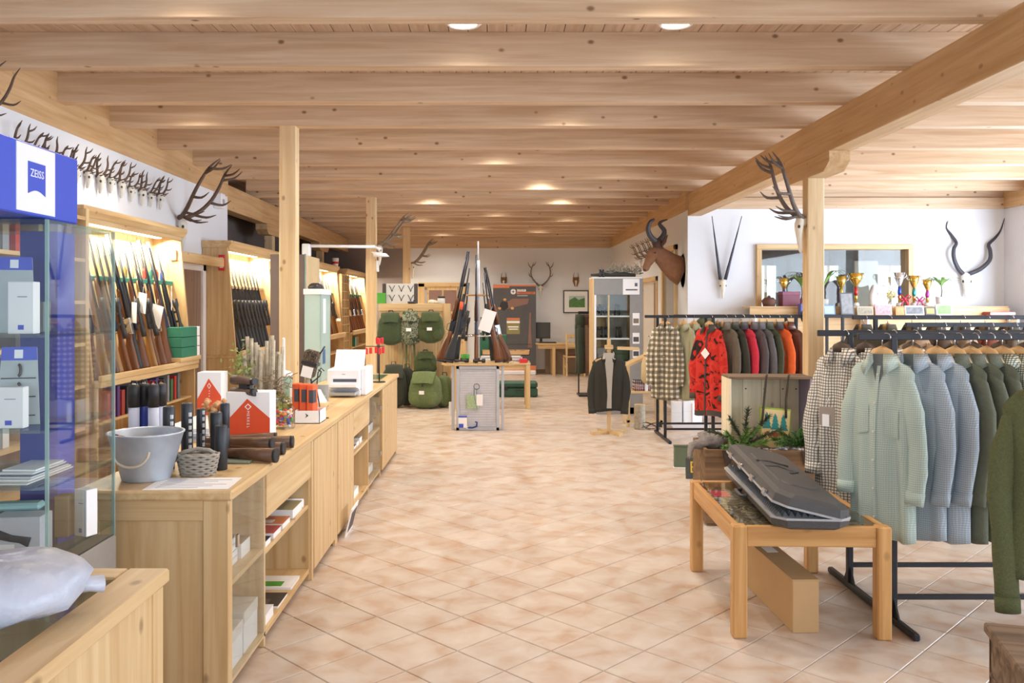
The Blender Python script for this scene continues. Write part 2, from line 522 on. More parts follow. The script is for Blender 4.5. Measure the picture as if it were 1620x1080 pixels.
struct('wall_back_left', MB().box(-4.0, -2.15, 20.0, 20.2, 0, 3.38), taupe_wall)  # left stretch of the back wall, set in a darker taupe tone
mb = MB(); mb.box(2.70, 2.86, 12.03, 14.25, 0, 2.94); mb.box(2.70, 2.86, 15.95, 20.0, 0, 2.94); mb.box(2.70, 2.86, 14.25, 15.95, 2.08, 2.94)
struct('wall_partition', mb, white_wall)
mb = MB()
mb.box(2.86, 3.72, 12.03, 12.19, 0, 2.96); mb.box(5.80, 7.3, 12.03, 12.19, 0, 2.96)
mb.box(3.72, 5.80, 12.03, 12.19, 0, 1.10); mb.box(3.72, 5.80, 12.03, 12.19, 2.42, 2.96)
struct('wall_side_room', mb, white_wall)
mb = MB()
mb.box(7.16, 7.36, -2.2, 12.19, 0, .65); mb.box(7.16, 7.36, -2.2, 12.19, 2.85, 3.38)
for a, c in ((-2.2, -1.1), (7.1, 7.5), (11.3, 12.03)): mb.box(7.16, 7.36, a, c, .65, 2.85)
struct('wall_right', mb, white_wall)
mb = MB(); mb.box(-3.56, -2.8, -2.2, -2.0, 0, 3.38); mb.box(5.9, 7.16, -2.2, -2.0, 0, 3.38); mb.box(-2.8, 5.9, -2.2, -2.0, 3.05, 3.38); mb.box(-2.8, 5.9, -2.2, -2.0, 0, .45)
struct('wall_front', mb, white_wall)
def win_frame(n, x0, x1, y0, y1, z0, z1, nm, axis):
    mb = MB(); t = .06
    w = struct('window_%d' % n, MB().box(x0 if axis == 'y' else x0, x1, y0, y1, z0, z0 + t), beam_x)
    if axis == 'x':
        part('window_frame', MB().box(x0, x1, y0, y1, z1 - t, z1), beam_x, w)
        for k in range(nm + 1):
            a = x0 + (x1 - x0 - t) * k / nm
            part('mullion', MB().box(a, a + t, y0, y1, z0 + t, z1 - t), beam_z, w)
        part('pane', MB().box(x0, x1, (y0 + y1) / 2 - .004, (y0 + y1) / 2 + .004, z0 + t, z1 - t), clear, w)
    else:
        part('window_frame', MB().box(x0, x1, y0, y1, z1 - t, z1), beam_y, w)
        for k in range(nm + 1):
            a = y0 + (y1 - y0 - t) * k / nm
            part('mullion', MB().box(x0, x1, a, a + t, z0 + t, z1 - t), beam_z, w)
        part('pane', MB().box((x0 + x1) / 2 - .004, (x0 + x1) / 2 + .004, y0, y1, z0 + t, z1 - t), clear, w)
    return w
win_frame(2, 7.22, 7.30, -1.1, 7.1, .65, 2.85, 6, 'y')
win_frame(3, 7.22, 7.30, 7.5, 11.3, .65, 2.85, 3, 'y')
win_frame(4, -2.8, 5.9, -2.14, -2.06, .45, 3.05, 5, 'x')

# interior window into the side room, pine frame
w = struct('window_1', MB().box(3.66, 5.86, 11.98, 12.22, 1.08, 1.14), pine_x)
part('window_frame', MB().box(3.66, 5.86, 11.98, 12.22, 2.38, 2.45, .004), pine_x, w)
part('window_frame', MB().box(3.66, 3.73, 11.98, 12.22, 1.14, 2.38, .004), pine_z, w)
part('window_frame', MB().box(5.79, 5.86, 11.98, 12.22, 1.14, 2.38, .004), pine_z, w)
part('pane', MB().box(3.73, 5.79, 12.10, 12.108, 1.14, 2.38), clear, w)

# the side room seen through it
stone = M('grey_stone_wall', '6a625e', .9, var=.22, scale=6, bump=.6, bscale=9)
mb = MB(); x0, x1 = 2.86, 9.2
mb.box(x0, x1, 15.6, 15.8, 0, 1.15); mb.box(x0, x1, 15.6, 15.8, 2.32, 3.38)
for a, c in ((2.86, 4.75), (5.15, 5.9), (6.3, 6.95), (7.5, 9.2)): mb.box(a, c, 15.6, 15.8, 1.15, 2.32)
struct('wall_side_room_far', mb, stone)
daylight_pane = M('daylight_window', 'dbeff8', .6, emit=('d5ecf8', 1.5))
for i, (a, c) in enumerate(((4.75, 5.15), (5.9, 6.3), (6.95, 7.5))):
    w = struct('window_%d' % (5 + i), MB().box(a, c, 15.72, 15.74, 1.15, 2.32), daylight_pane)
    part('mullion', MB().box((a + c) / 2 - .02, (a + c) / 2 + .02, 15.66, 15.71, 1.15, 2.32), beam_z, w)
area_light('side_room_daylight', (6.2, 15.4, 1.9), (R(-90), 0, 0), 3.0, 1.2, 22, (.9, .96, 1.0))
solo('window_blind', MB().box(6.52, 6.95, 15.53, 15.602, 1.0, 2.4, .01), M('cream_blind', 'd9d6c8', .8), 'cream pull-down blind hanging in the side room behind the interior window', 'blind')
g = []
for i in range(9):
    v = i / 8
    g.append([(5.52 + .82 * (u / 8) + .04 * math.sin(v * 7 + u), 15.54 + .05 * math.sin(u * 1.4), 2.0 + .13 * (u / 8 - .5) ** 2 * 4 - v * (.95 + .1 * math.sin(u))) for u in range(9)])
g2 = [[(p[0], p[1] + .03, p[2]) for p in r] for r in g]
mb = MB().sheet(g).sheet(g2)
solo('hanging_hide', mb, M('grey_hide', '6e6672', .95, bump=.4), 'grey animal hide hanging in the side room behind the glass', 'hide')

# ---- roof timber
ceil = struct('ceiling', MB().box(-4.2, 9.2, -2.2, 20.2, 3.395, 3.5), plankm)
pw = .1245
pm = MB().box(-pw / 2 + .002, pw / 2 - .002, -2.2, 20.0, 3.372, 3.396, .003).mesh('plank'); pm.materials.append(plankm)
k = 0; x = -3.98
while x < 7.2:
    o = put('plank', pm, None, ceil); o.location = (x, 0, 0); x += pw
JY = [4.60, 5.54, 6.52, 7.40, 8.44, 9.43, 10.47, 11.50]
JB = [12.32, 13.17, 14.05, 15.0, 15.9, 16.75, 17.6, 18.4, 19.2]
for y in JY:
    o = put('joist', MB().box(-3.375, 7.17, y, y + .12, 3.15, 3.374, .004), beam_x, ceil)
for y in JB:
    o = put('joist', MB().box(-3.62 if y > 10.6 else -3.37, 2.70, y, y + .11, 3.15, 3.374, .004), beam_x, ceil)
struct('trim_1', MB().box(-3.56, -3.352, -2.2, 10.67, 2.95, 3.38), beam_y)
struct('trim_2', MB().box(2.665, 2.87, 12.03, 20.0, 2.935, 3.38), beam_y)
struct('trim_3', MB().box(-4.0, 2.665, 19.93, 20.0, 2.925, 3.38), beam_x)
mb = MB().box(2.86, 7.16, 11.93, 12.03, 2.95, 3.10, .003); struct('trim_4', mb, beam_x)
struct('trim_5', MB().box(2.86, 7.16, 11.96, 12.03, 3.105, 3.38, .003), beam_x)
struct('trim_6', MB().box(7.10, 7.16, -2.2, 11.95, 2.95, 3.38), beam_y)
# big carrying beams
solo('ceiling_beam', MB().box(2.70, 2.89, -2.0, 12.03, 2.85, 3.155, .006), beam_y, 'long pine carrying beam under the joists beside the clothes racks', 'beam')
solo('ceiling_beam', MB().box(-3.66, -3.47, 10.67, 20.0, 2.83, 3.155, .006), beam_y, 'long pine beam above the dark brick niche behind gun cabinets', 'beam')
def post(x0, x1, y0, y1, z1, label):
    return solo('timber_post', MB().box(x0, x1, y0, y1, 0, z1, .006), beam_z, label, 'post')
post(-1.883, -1.738, 7.40, 7.53, 3.16, 'square pine post standing behind the pine shop counter')
post(-1.883, -1.738, 12.32, 12.45, 3.16, 'square pine post beside the panel with hanging backpacks')
post(-1.883, -1.738, 17.2, 17.33, 3.16, 'square pine post between backpack panel and glazed back door')
post(-3.63, -3.50, 13.35, 13.5, 2.69, 'short-shouldered pine post in the dark niche beside black rifles')
post(-3.63, -3.50, 17.2, 17.35, 2.69, 'pine post with bracket in the dark niche near the back wall')
post(2.705, 2.85, 7.41, 7.54, 2.72, 'pine post with carved bracket carrying the beam between clothes racks')
def corbel(x0, x1, y0, y1, z0, z1, label):
    poly = [(y0 + .12, z0), (y1 - .12, z0), (y1, z0 + (z1 - z0) * .45), (y1, z1), (y0, z1), (y0, z0 + (z1 - z0) * .45)]
    return solo('post_bracket', MB().prism(poly, 'yz', x0, x1), beam_y, label, 'bracket')
corbel(2.70, 2.87, 6.92, 8.0, 2.70, 2.852, 'pine bracket on the post under the long beam by racks')
corbel(-3.65, -3.48, 12.95, 13.9, 2.68, 2.832, 'pine bracket under the niche beam beside black rifles')
corbel(-3.65, -3.48, 16.8, 17.75, 2.68, 2.832, 'pine bracket under the niche beam near back wall')

# ---- doors
d = struct('door_1', MB().box(px(676, 20), px(724, 20), 19.96, 20.0, 0, 2.02), pine_z)      # glazed back door
for a, c in ((px(662, 20), px(672, 20)), (px(728, 20), px(738, 20))): part('door_frame', MB().box(a, c, 19.93, 20.0, 0, 2.1, .005), pine_z, d)
part('door_frame', MB().box(px(662, 20), px(738, 20), 19.93, 20.0, 2.02, 2.12, .005), pine_x, d)
cur = M('brown_curtain_glass', '8d6f68', .35)
for r in range(3):
    for c in range(2):
        a = px(679 + 23 * c, 20); z = .35 + .55 * r
        part('pane', MB().box(a, a + .30, 19.945, 19.962, z, z + .49), cur, d)
part('door_handle', MB().tube([(px(722, 20), 19.94, 1.02), (px(722, 20), 19.89, 1.02), (px(716, 20), 19.88, 1.02)], .01), chrome, d)
d = struct('door_2', MB().box(-3.362, -3.33, 8.75, 9.62, 0, 1.98), brown_door)
for a, c in ((8.66, 8.75), (9.62, 9.71)): part('door_frame', MB().box(-3.362, -3.30, a, c, 0, 2.06, .004), white_pl, d)
part('door_frame', MB().box(-3.362, -3.30, 8.66, 9.71, 1.98, 2.06, .004), white_pl, d)
part('door_handle', MB().tube([(-3.33, 8.85, 1.02), (-3.28, 8.85, 1.02), (-3.27, 8.97, 1.02)], .01), chrome, d)
solo('header_board', MB().box(-3.16, -3.10, 8.26, 9.78, 2.03, 2.13, .004), pine_y, 'pine board bridging two gun cabinets above the brown door', 'board')
d = struct('door_3', MB().box(2.735, 2.775, 14.33, 15.87, 0, 2.0), M('pale_door_paint', 'd9d4cd', .5))
for a, c in ((14.25, 14.34), (15.86, 15.95)): part('door_frame', MB().box(2.675, 2.86, a, c, 0, 2.08, .004), pine_z, d)
part('door_frame', MB().box(2.675, 2.86, 14.25, 15.95, 2.0, 2.08, .004), pine_y, d)
part('door_panel', MB().box(2.725, 2.737, 14.36, 14.75, .05, 1.98), brown_door, d)
part('door_handle', MB().tube([(2.735, 14.85, 1.05), (2.69, 14.85, 1.05), (2.68, 14.98, 1.05)], .011), chrome, d)
d = struct('door_4', MB().box(2.69, 2.70, 12.78, 13.66, .05, 2.42), M('grey_mirror_glass', 'b9b4ac', .12, .6))
for a, c in ((12.68, 12.78), (13.66, 13.76)): part('door_frame', MB().box(2.655, 2.70, a, c, 0, 2.5, .004), pine_z, d)
part('door_frame', MB().box(2.655, 2.70, 12.68, 13.76, 2.42, 2.5, .004), pine_y, d)
base_m = M('brown_skirting', '9c8370', .6)
struct('baseboard_back', MB().box(-2.1, 2.7, 19.98, 20.0, 0, .09), base_m)

# ---- ceiling downlights (surface mounted discs), each with its own spot
def downlight(x, y, power, label):
    t = root('downlight', label, 'ceiling light', (x, y, 3.374), group='round ceiling downlights')
    part('housing', MB().lathe([(.115, 0), (.115, -.05), (.10, -.062), (.088, -.062), (.085, -.05)], 20), white_pl, t)
    part('lens', MB().lathe([(.085, -.052), (.04, -.058), (.001, -.06)], 20), M('lit_lens', 'fff4e0', .4, emit=('fff0d8', 9)), t)
    d = bpy.data.lights.new('downlight_bulb', 'SPOT'); d.energy = power; d.color = (1, .91, .78); d.spot_size = R(150); d.spot_blend = .9; d.shadow_soft_size = .08
    o = bpy.data.objects.new('downlight_bulb', d); COL.objects.link(o); o.parent = t; o.location = (0, 0, -.09)
    return t
LP = [(-.2, 5.22), (1.1, 5.22), (-1.65, 4.3), (.9, 4.3), (-.75, 5.98), (.6, 7.1), (-1.0, 8.0), (1.1, 8.0), (-2.6, 7.1), (0, 9.15), (1.4, 10.1), (-1.0, 10.9), (.6, 11.3),
      (-1.0, 12.95), (1.0, 12.95), (0, 14.7), (-1.4, 15.6), (1.3, 15.6), (-.4, 17.3), (.9, 18.1), (-1.2, 18.9)]  # back rows made denser: extra lamps added to brighten the far shop
for i, (x, y) in enumerate(LP):
    downlight(x, y, 62 if y < 9 else 80, 'round lit downlight beside the second joist above the shop counter aisle' if i < 2 else 'round lit downlight in the rows filled out for brightness between joists deeper along the shop ceiling')
# ================================================================== shared builders
def wloc(o):
    v = Vector((0, 0, 0))
    while o is not None:
        v += Vector(o.location); o = o.parent
    return v
def wp(name, mb, mat, parent, label=None):
    """part given in world coordinates under an unrotated thing"""
    d = wloc(parent)
    mb.v = [(a - d.x, b - d.y, c - d.z) for a, b, c in mb.v]
    return part(name, mb, mat, parent, label)
def text_mesh(body, size, extrude=.0008, align='CENTER'):
    cu = bpy.data.curves.new('lettering', 'FONT'); cu.body = body; cu.size = size; cu.extrude = extrude
    cu.align_x = align; cu.align_y = 'CENTER'; cu.resolution_u = 2
    ob = bpy.data.objects.new('lettering', cu); COL.objects.link(ob)
    dg = bpy.context.evaluated_depsgraph_get()
    me = bpy.data.meshes.new_from_object(ob.evaluated_get(dg))
    bpy.data.objects.remove(ob); bpy.data.curves.remove(cu)
    me.materials.clear()
    return me
def text_part(body, size, mat, parent, loc, rot, name='lettering', sx=1.0):
    o = part(name, text_mesh(body, size), mat, parent)
    o.location = loc; o.rotation_euler = rot; o.scale = (sx, 1, 1)
    return o
def ell(cx, cy, hx, hy, z, n=8, p=1.0):
    out = []
    for k in range(n):
        a = 2 * PI * k / n; c = math.cos(a); s_ = math.sin(a)
        out.append((cx + hx * math.copysign(abs(c) ** p, c), cy + hy * math.copysign(abs(s_) ** p, s_), z))
    return out
RIF = {}
def rifle_proto(kind):
    """butt at the origin, muzzle up +z, sights towards -y"""
    t = root('hunting_rifle', 'rifle', 'rifle')
    L = {'bolt': 1.10, 'black': 1.08, 'shotgun': 1.16, 'combo': 1.12, 'long': 1.22}[kind]
    sm = {'bolt': walnut, 'black': dark_synth, 'shotgun': walnut, 'combo': olive_stock, 'long': walnut}[kind]
    st = [(0, .048, .020, .060), (.03, .046, .022, .062), (.16, .036, .021, .048), (.27, .018, .018, .028), (.33, .008, .020, .030), (.42, .002, .023, .028), (.55, 0, .021, .024), (.70, -.002, .018, .019), (.78, -.004, .013, .012)]
    if kind in ('shotgun', 'long'):
        st = st[:5]
    part('stock', MB().loft([ell(0, cy, hx, hy, z, 10) for z, cy, hx, hy in st]), sm, t)
    part('recoil_pad', MB().loft([ell(0, .048, .021, .061, -.018, 10), ell(0, .048, .0215, .0615, .004, 10)]), black_plastic, t)
    if kind in ('shotgun', 'long'):
        mb = MB(); mb.box(-.016, .016, -.032, .034, .31, .45, .006); part('receiver', mb, chrome if kind == 'shotgun' else gun_steel, t)
        mb = MB()
        mb.tube([(0, -.018, .44), (0, -.016, L)], [.011, .0098], 8); mb.tube([(0, .006, .44), (0, .006, L)], [.011, .0098], 8)
        part('barrel', mb, gun_steel, t)
        part('fore_end', MB().loft([ell(0, .014, .020, .020, .46, 8), ell(0, .014, .021, .022, .6, 8), ell(0, .010, .014, .014, .70, 8)]), sm, t)
    else:
        mb = MB(); mb.box(-.015, .015, -.042, -.004, .34, .53, .006); part('receiver', mb, gun_steel, t)
        part('barrel', MB().tube([(0, -.022, .50), (0, -.022, .62), (0, -.022, L)], [.013, .0105, .009], 8), gun_steel, t)
        part('bolt_handle', MB().tube([(.012, -.03, .40), (.045, -.02, .385), (.06, .0, .37)], [.005, .005, .008], 6), gun_steel, t)
    part('trigger_guard', MB().tube([(0, .03, .42), (0, .062, .40), (0, .062, .345), (0, .03, .33)], .004, 5), gun_steel, t)
    if kind in ('black', 'combo'):
        mb = MB().tube([(0, -.078, .27), (0, -.078, .34), (0, -.078, .37), (0, -.078, .50), (0, -.078, .54), (0, -.078, .60)], [.022, .022, .014, .014, .026, .026], 10)
        mb.box(-.01, .01, -.07, -.035, .38, .40); mb.box(-.01, .01, -.07, -.035, .47, .49)
        part('scope', mb, black_plastic, t)
    return t
def rspin(spin, tx, ty):
    """lean: tx about x, ty about y, after spinning about its own axis"""
    return (Matrix.Rotation(ty, 4, 'Y') @ Matrix.Rotation(tx, 4, 'X') @ Matrix.Rotation(spin, 4, 'Z')).to_euler()
def rifle(kind, loc, rot, label, group=None):
    if kind not in RIF:
        t = rifle_proto(kind); RIF[kind] = t
        t.location = loc; t.rotation_euler = rot; t['label'] = label
        if group: t['group'] = group
        return t
    c = dup(RIF[kind], loc=loc, rot=rot, label=label)
    if group: c['group'] = group
    elif 'group' in c: del c['group']
    return c
tag_m = paper
def price_tag(loc, rot, label, w=.1, h=.1, group=None):
    t = root('price_tag', label, 'tag', loc, rot=rot, group=group)
    part('card', MB().box(-w / 2, w / 2, -.001, .001, -h, 0), paper, t)
    part('string', MB().tube([(0, 0, 0), (.004, 0, .03), (0, 0, .05)], .0015, 4), paper, t)
    return t
def book(loc, h, w, d, col, label, group, rz=0, rot=None):
    """upright book, spine towards local -y"""
    t = root('book', label, 'book', loc, rz, group, rot)
    cm = M('book_' + col, col, .6)
    mb = MB().box(-w / 2, -w / 2 + .003, 0, d, 0, h).box(w / 2 - .003, w / 2, 0, d, 0, h).box(-w / 2, w / 2, -.002, .002, 0, h)
    part('cover', mb, cm, t)
    part('page_block', MB().box(-w / 2 + .003, w / 2 - .003, .002, d - .006, .004, h - .004), paper, t)
    return t
BK = ['b8322e', '2c4a80', 'd8d4c4', '3f6a48', '6e4a36', 'c98a34', '30323a', '8a8f98', 'a6403a', 'e2e2e6']

# ================================================================== gun cabinets along the left wall
def gun_cabinet(y0, y1, label, bar='green', lit=True, power=30, divider=None):
    t = root('gun_cabinet', label, 'cabinet', (-3.15, (y0 + y1) / 2, 0))
    for a in (y0, y1 - .03) + ((divider,) if divider else ()):
        wp('side_panel', MB().prism([(-3.352, 0), (-2.935, 0), (-2.935, .985), (-3.352, .985)], 'xz', a, a + .03), pine_z, t)
        wp('side_panel', MB().prism([(-3.352, 1.03), (-2.97, 1.03), (-3.07, 2.255), (-3.352, 2.255)], 'xz', a, a + .03), pine_z, t)
    n = max(2, int((y1 - y0) / .28)); s_ = (y1 - y0 - .06) / n
    for k in range(n):
        a = y0 + .03 + s_ * k
        wp('back_board', MB().box(-3.355, -3.335, a + .002, a + s_ - .002, 1.03, 2.255), pine_z, t)
    wp('base_back', MB().box(-3.355, -3.34, y0 + .03, y1 - .03, .05, .985), pine_z, t)
    wp('ledge', MB().box(-3.355, -2.90, y0, y1, .985, 1.03, .006), pine_y, t)
    wp('ledge_lip', MB().box(-2.925, -2.895, y0, y1, 1.03, 1.075, .005), pine_y, t)
    for z in (.05, .40, .70): wp('shelf', MB().box(-3.34, -2.96, y0 + .03, y1 - .03, z, z + .022, .003), pine_y, t)
    wp('crown', MB().prism([(-3.355, 2.255), (-3.05, 2.255), (-3.02, 2.30), (-3.02, 2.335), (-3.355, 2.335)], 'xz', y0 - .02, y1 + .02), pine_y, t)
    wp('valance', MB().box(-3.075, -3.055, y0 + .03, y1 - .03, 2.215, 2.256, .003), pine_y, t)
    b = wp('rack_bar', MB().box(-3.19, -3.14, y0 + .03, y1 - .03, 1.79, 1.83, .005), green_felt if bar == 'green' else pine_y, t)
    wp('rack_back', MB().box(-3.335, -3.32, y0 + .03, y1 - .03, 1.05, 1.83), pine_z, t)
    if lit:
        s2 = wp('light_strip', MB().box(-3.28, -3.22, y0 + .1, y1 - .1, 2.235, 2.254, .006), M('lit_tube', 'fff3d8', .4, emit=('fff0d0', 5)), t)
        d = bpy.data.lights.new('cabinet_tube', 'AREA'); d.shape = 'RECTANGLE'; d.size = .05; d.size_y = y1 - y0 - .2; d.energy = power * 2.3; d.color = (1, .9, .68)
        o = bpy.data.objects.new('cabinet_tube', d); COL.objects.link(o); o.parent = t; o.location = (-.09, 0, 2.21); o.rotation_euler = (0, R(-18), 0)
    return t
gun_cabinet(6.27, 8.32, 'lit pine gun cabinet with green felt bar before the brown door', 'green', power=24)
gun_cabinet(9.74, 12.85, 'lit pine gun cabinet full of black rifles beyond the brown door', 'wood', power=34, divider=11.5)
gun_cabinet(13.0, 16.45, 'lit pine gun cabinet beside the grid of small pigeonholes', 'green', power=34)
gun_cabinet(17.35, 19.85, 'lit pine gun cabinet against the taupe back wall', 'green', power=30)

# pigeonhole shelf between the last cabinets
t = root('pigeonhole_shelf', 'tall narrow pine shelf of small pigeonholes between gun cabinets', 'shelf', (-3.15, 16.9, 0))
for a in (16.48, 16.76, 17.02, 17.29): wp('upright', MB().box(-3.352, -2.98, a, a + .025, 0, 2.2), pine_z, t)
wp('back_board', MB().box(-3.355, -3.335, 16.5, 17.3, 0, 2.2), pine_z, t)
for k in range(14): wp('shelf', MB().box(-3.34, -2.985, 16.49, 17.31, .06 + .163 * k, .075 + .163 * k), pine_y, t)
ammo = None
for k in range(6, 13):
    for j, a in enumerate((16.60, 16.86, 17.13)):
        if (k * 3 + j) % 4 == 3: continue
        c = ['3f8a6c', '5a4a40', '2f5f50', 'c8c2b0'][(k + j) % 4]
        mb = MB().box(-.045, .045, -.06, .06, 0, .08, .004)
        o = solo('ammunition_box', mb, M('ammo_' + c, c, .6), 'small cartridge box in the pigeonhole shelf between gun cabinets', 'box', 'cartridge boxes in the pigeonholes', (-3.06, a + .02, .075 + .163 * k))

# rifles in the first cabinet: left half wood stocks, right half mixed, one with hanging price cards
ys = [6.42 + .125 * i for i in range(14)]
for i, y in enumerate(ys):
    k = ['bolt', 'combo', 'bolt', 'shotgun', 'bolt', 'shotgun', 'black'][i % 7] if i > 3 else ['bolt', 'combo'][i % 2]
    rifle(k, (-2.975 + .012 * (i % 3), y, 1.052), rspin(R(70 + 14 * ((i * 5) % 4)), R(rnd.uniform(-1.5, 1.5)), R(-13.5)),
          {'bolt': 'walnut bolt rifle leaning in the lit cabinet before the brown door', 'combo': 'pale walnut scoped rifle leaning in the lit cabinet before the brown door',
           'shotgun': 'walnut double barrelled shotgun leaning in the cabinet before the brown door', 'black': 'black synthetic rifle leaning in the cabinet before the brown door'}[k], 'guns in the first lit cabinet')
for i, (y, z, a) in enumerate(((7.05, 1.62, 8), (7.22, 1.70, 20), (7.52, 1.60, 35), (7.86, 1.72, -14))):
    price_tag((-2.99, y, z), (0, R(a * .4), R(-58 + a)), ['small white price card hanging on rifles behind the metal bucket', 'narrow white price card among shotgun barrels', 'large diamond white price card on a rifle above green cartons', 'white price card by the end panel next to green cartons'][i], .16 if i == 2 else .13, .2 if i == 2 else .17)
# red and blue cartridge goods on the upper back of cabinet one
for i in range(8):
    c = ['c9b78a', '9a7d4a', 'c9b78a', 'd8d2c0', 'c43c34', '4f8f86', 'd8553a', '3a5fc0'][i]
    solo('cleaning_bottle', MB().lathe([(.018, 0), (.02, .01), (.02, .07), (.010, .085), (.010, .1)], 10), M('bottle_' + c, c, .4), 'little %s bottle standing behind the green felt bar' % ['beige', 'bronze', 'sand', 'cream', 'red', 'teal', 'vermilion', 'blue'][i], 'bottle', None, (-3.17, 7.15 + .135 * i, 1.829))
# stack of green boxes with white ends on the ledge
for i in range(3):
    t = root('cartridge_carton', 'dark green carton with white end, %s of three stacked on the ledge' % ['bottom', 'middle', 'top'][i], 'box', (-3.0, 8.02, 1.115 + .094 * i))
    part('sleeve', MB().box(-.12, .13, -.22, .17, 0, .09, .003), green_box, t)
    part('end_flap', MB().box(-.12, .131, .17, .24, .001, .089, .003), paper, t)
solo('carton_tray', MB().box(-3.12, -2.87, 7.78, 8.30, 1.0745, 1.115, .004), pine_y, 'flat pine block under the stacked dark green cartons', 'block')
# books and folders under the first cabinet
for i in range(18):
    c = ['b8322e', 'c43c4a', '5b3a80', 'a6403a', '30323a', '8a8f98', '3f6a48', 'b8322e', '6a7078'][i % 9]
    book((-2.975, 6.55 + .085 * i, .722), .2 + .02 * (i % 3), .045 + .01 * (i % 2), .2, c, 'spine-out folder on the shelf below the gun ledge with green cartons', 'folders under the first cabinet', R(90))
for i in range(5):
    book((-2.975, 18.0 + .1 * i, .722), .2, .06, .2, ['2f7a62', 'd8d4c4', '2f7a62', '8a8f98', 'c98a34'][i], 'folder on the shelf under the gun cabinet by taupe wall', 'folders under the last cabinet', R(90))
for i in range(5):
    book((-2.975, 14.2 + .1 * i, .722), .2, .06, .2, ['2f7a62', 'd8d4c4', '3f6a48', '8a8f98', 'c98a34'][i], 'folder on the shelf under the pigeonhole-side gun cabinet', 'folders under the third cabinet', R(90))
# second cabinet: black rifles
for i in range(10):
    y = 9.95 + .145 * i
    rifle('black', (-2.985, y, 1.052), rspin(R(80 + 6 * (i % 3)), 0, R(-13)), 'black scoped rifle in the lit cabinet beyond the brown door', 'black rifles in the second cabinet')
for i, y in enumerate((10.02, 10.45, 10.9)):
    price_tag((-3.07, y, 2.02), (0, 0, R(-80)), 'white strip tag over the muzzles of the black rifles', .06, .19, 'strip tags on black rifles')
for i in range(6): rifle('bolt' if i % 2 else 'shotgun', (-2.985, 11.75 + .17 * i, 1.052), rspin(R(85), 0, R(-13)), 'walnut gun beside the pine post end of the black rifle cabinet', 'guns by the counter post')
for i in range(13):
    rifle(['bolt', 'shotgun', 'combo'][i % 3], (-2.985, 13.3 + .235 * i, 1.052), rspin(R(70 + 10 * (i % 4)), 0, R(-13)), 'walnut gun in the lit cabinet beside the pigeonhole shelf', 'guns in the third cabinet')
for i in range(8):
    rifle(['bolt', 'shotgun'][i % 2], (-2.985, 17.6 + .26 * i, 1.052), rspin(R(70 + 10 * (i % 4)), 0, R(-13)), 'walnut gun in the lit cabinet against the back wall', 'guns in the last cabinet')
price_tag((-2.9, 15.7, 1.35), (0, 0, R(-60)), 'white card hanging among the guns beside the pigeonholes', .22, .05)
# little red sign on the second cabinet's side
t = root('red_sign', 'small red and white sign on the side of black rifle cabinet', 'sign', (-3.13, 9.725, 2.08))
part('plate', MB().box(-.035, .035, -.006, .012, -.09, .09, .003), red, t)
part('symbol', MB().box(-.02, .02, -.009, -.005, -.06, .06), paper, t)

# ================================================================== book shelf seen through the glass tower
t = root('book_shelf', 'open pine book shelf standing behind the blue glass tower', 'shelf', (-3.15, 5.3, 0))
for a in (4.3, 5.56, 6.2): wp('upright', MB().box(-3.352, -2.98, a, a + .05, 0, 2.3, .003), pine_z, t)
wp('back_board', MB().box(-3.355, -3.335, 4.3, 6.25, 0, 2.3), pine_z, t)
for k in range(8): wp('shelf', MB().box(-3.34, -2.985, 4.34, 6.22, .08 + .305 * k, .105 + .305 * k), pine_y, t)
for k in range(2, 7):
    for i in range(12):
        if (i * 7 + k) % 5 == 4: continue
        y = 4.62 + .13 * i
        if 5.5 < y < 5.68: continue
        c = BK[(i * 3 + k * 2) % 10]
        book((-3.03, y, .107 + .305 * k), .19 + .03 * ((i + k) % 3), .05 + .02 * (i % 2), .2, c, 'book standing on the pine shelf behind the glass tower', 'books on the pine shelf', R(90))

# ================================================================== the long shop counter
CX = -1.08                       # front plane
c = root('shop_counter', 'long pine shop counter with glass doors and open shelves', 'counter', (-1.38, 6.3, 0))
wp('worktop', MB().box(-1.70, -1.055, 3.41, 9.25, .815, .855, .008), pine_y, c)
# near end, framed panel
ep = wp('end_panel', MB().box(-1.66, -1.09, 3.445, 3.465, .06, .815), pine_z, c)
wp('end_stile', MB().box(-1.18, -1.075, 3.43, 3.48, .0, .815, .004), pine_z, c); wp('end_stile', MB().box(-1.69, -1.60, 3.43, 3.48, 0, .815, .004), pine_z, c)
wp('end_rail', MB().box(-1.60, -1.18, 3.432, 3.478, .73, .815, .003), pine_x, c)
wp('far_end_panel', MB().box(-1.69, -1.08, 9.19, 9.22, 0, .815, .003), pine_z, c)
wp('back_panel', MB().box(-1.69, -1.67, 3.48, 9.19, .05, .815), pine_z, c)
wp('base_shelf', MB().box(-1.67, -1.085, 3.48, 9.19, .045, .07, .003), pine_y, c)
wp('plinth', MB().box(-1.62, -1.14, 3.5, 9.15, 0, .045), M('toe_kick', '8d6f57', .7), c)
for y in (4.0, 4.96, 5.72, 6.40, 7.25, 7.98): wp('partition', MB().box(-1.67, -1.085, y - .012, y + .012, 0, .815, .002), pine_z, c)
for a, b_ in ((3.48, 3.988), (4.012, 4.948), (6.412, 7.238), (7.262, 7.968)):
    zz = (.44,) if a < 4 or a > 7 else (.30, .44) if a < 5 else (.42,)
    for z in ((.44,) if a != 4.012 else (.42,)): wp('shelf', MB().box(-1.66, -1.09, a, b_, z, z + .022, .002), pine_y, c)
wp('apron', MB().box(-1.095, -1.075, 4.0, 4.95, .60, .813, .002), pine_y, c)
wp('apron', MB().box(-1.095, -1.075, 6.41, 7.24, .60, .813, .002), pine_y, c)
for a, b_ in ((5.0, 5.66), (5.76, 6.39), (8.0, 9.18)):
    wp('door', MB().box(-1.085, -1.065, a, b_, .05, .81, .003), pine_z, c)
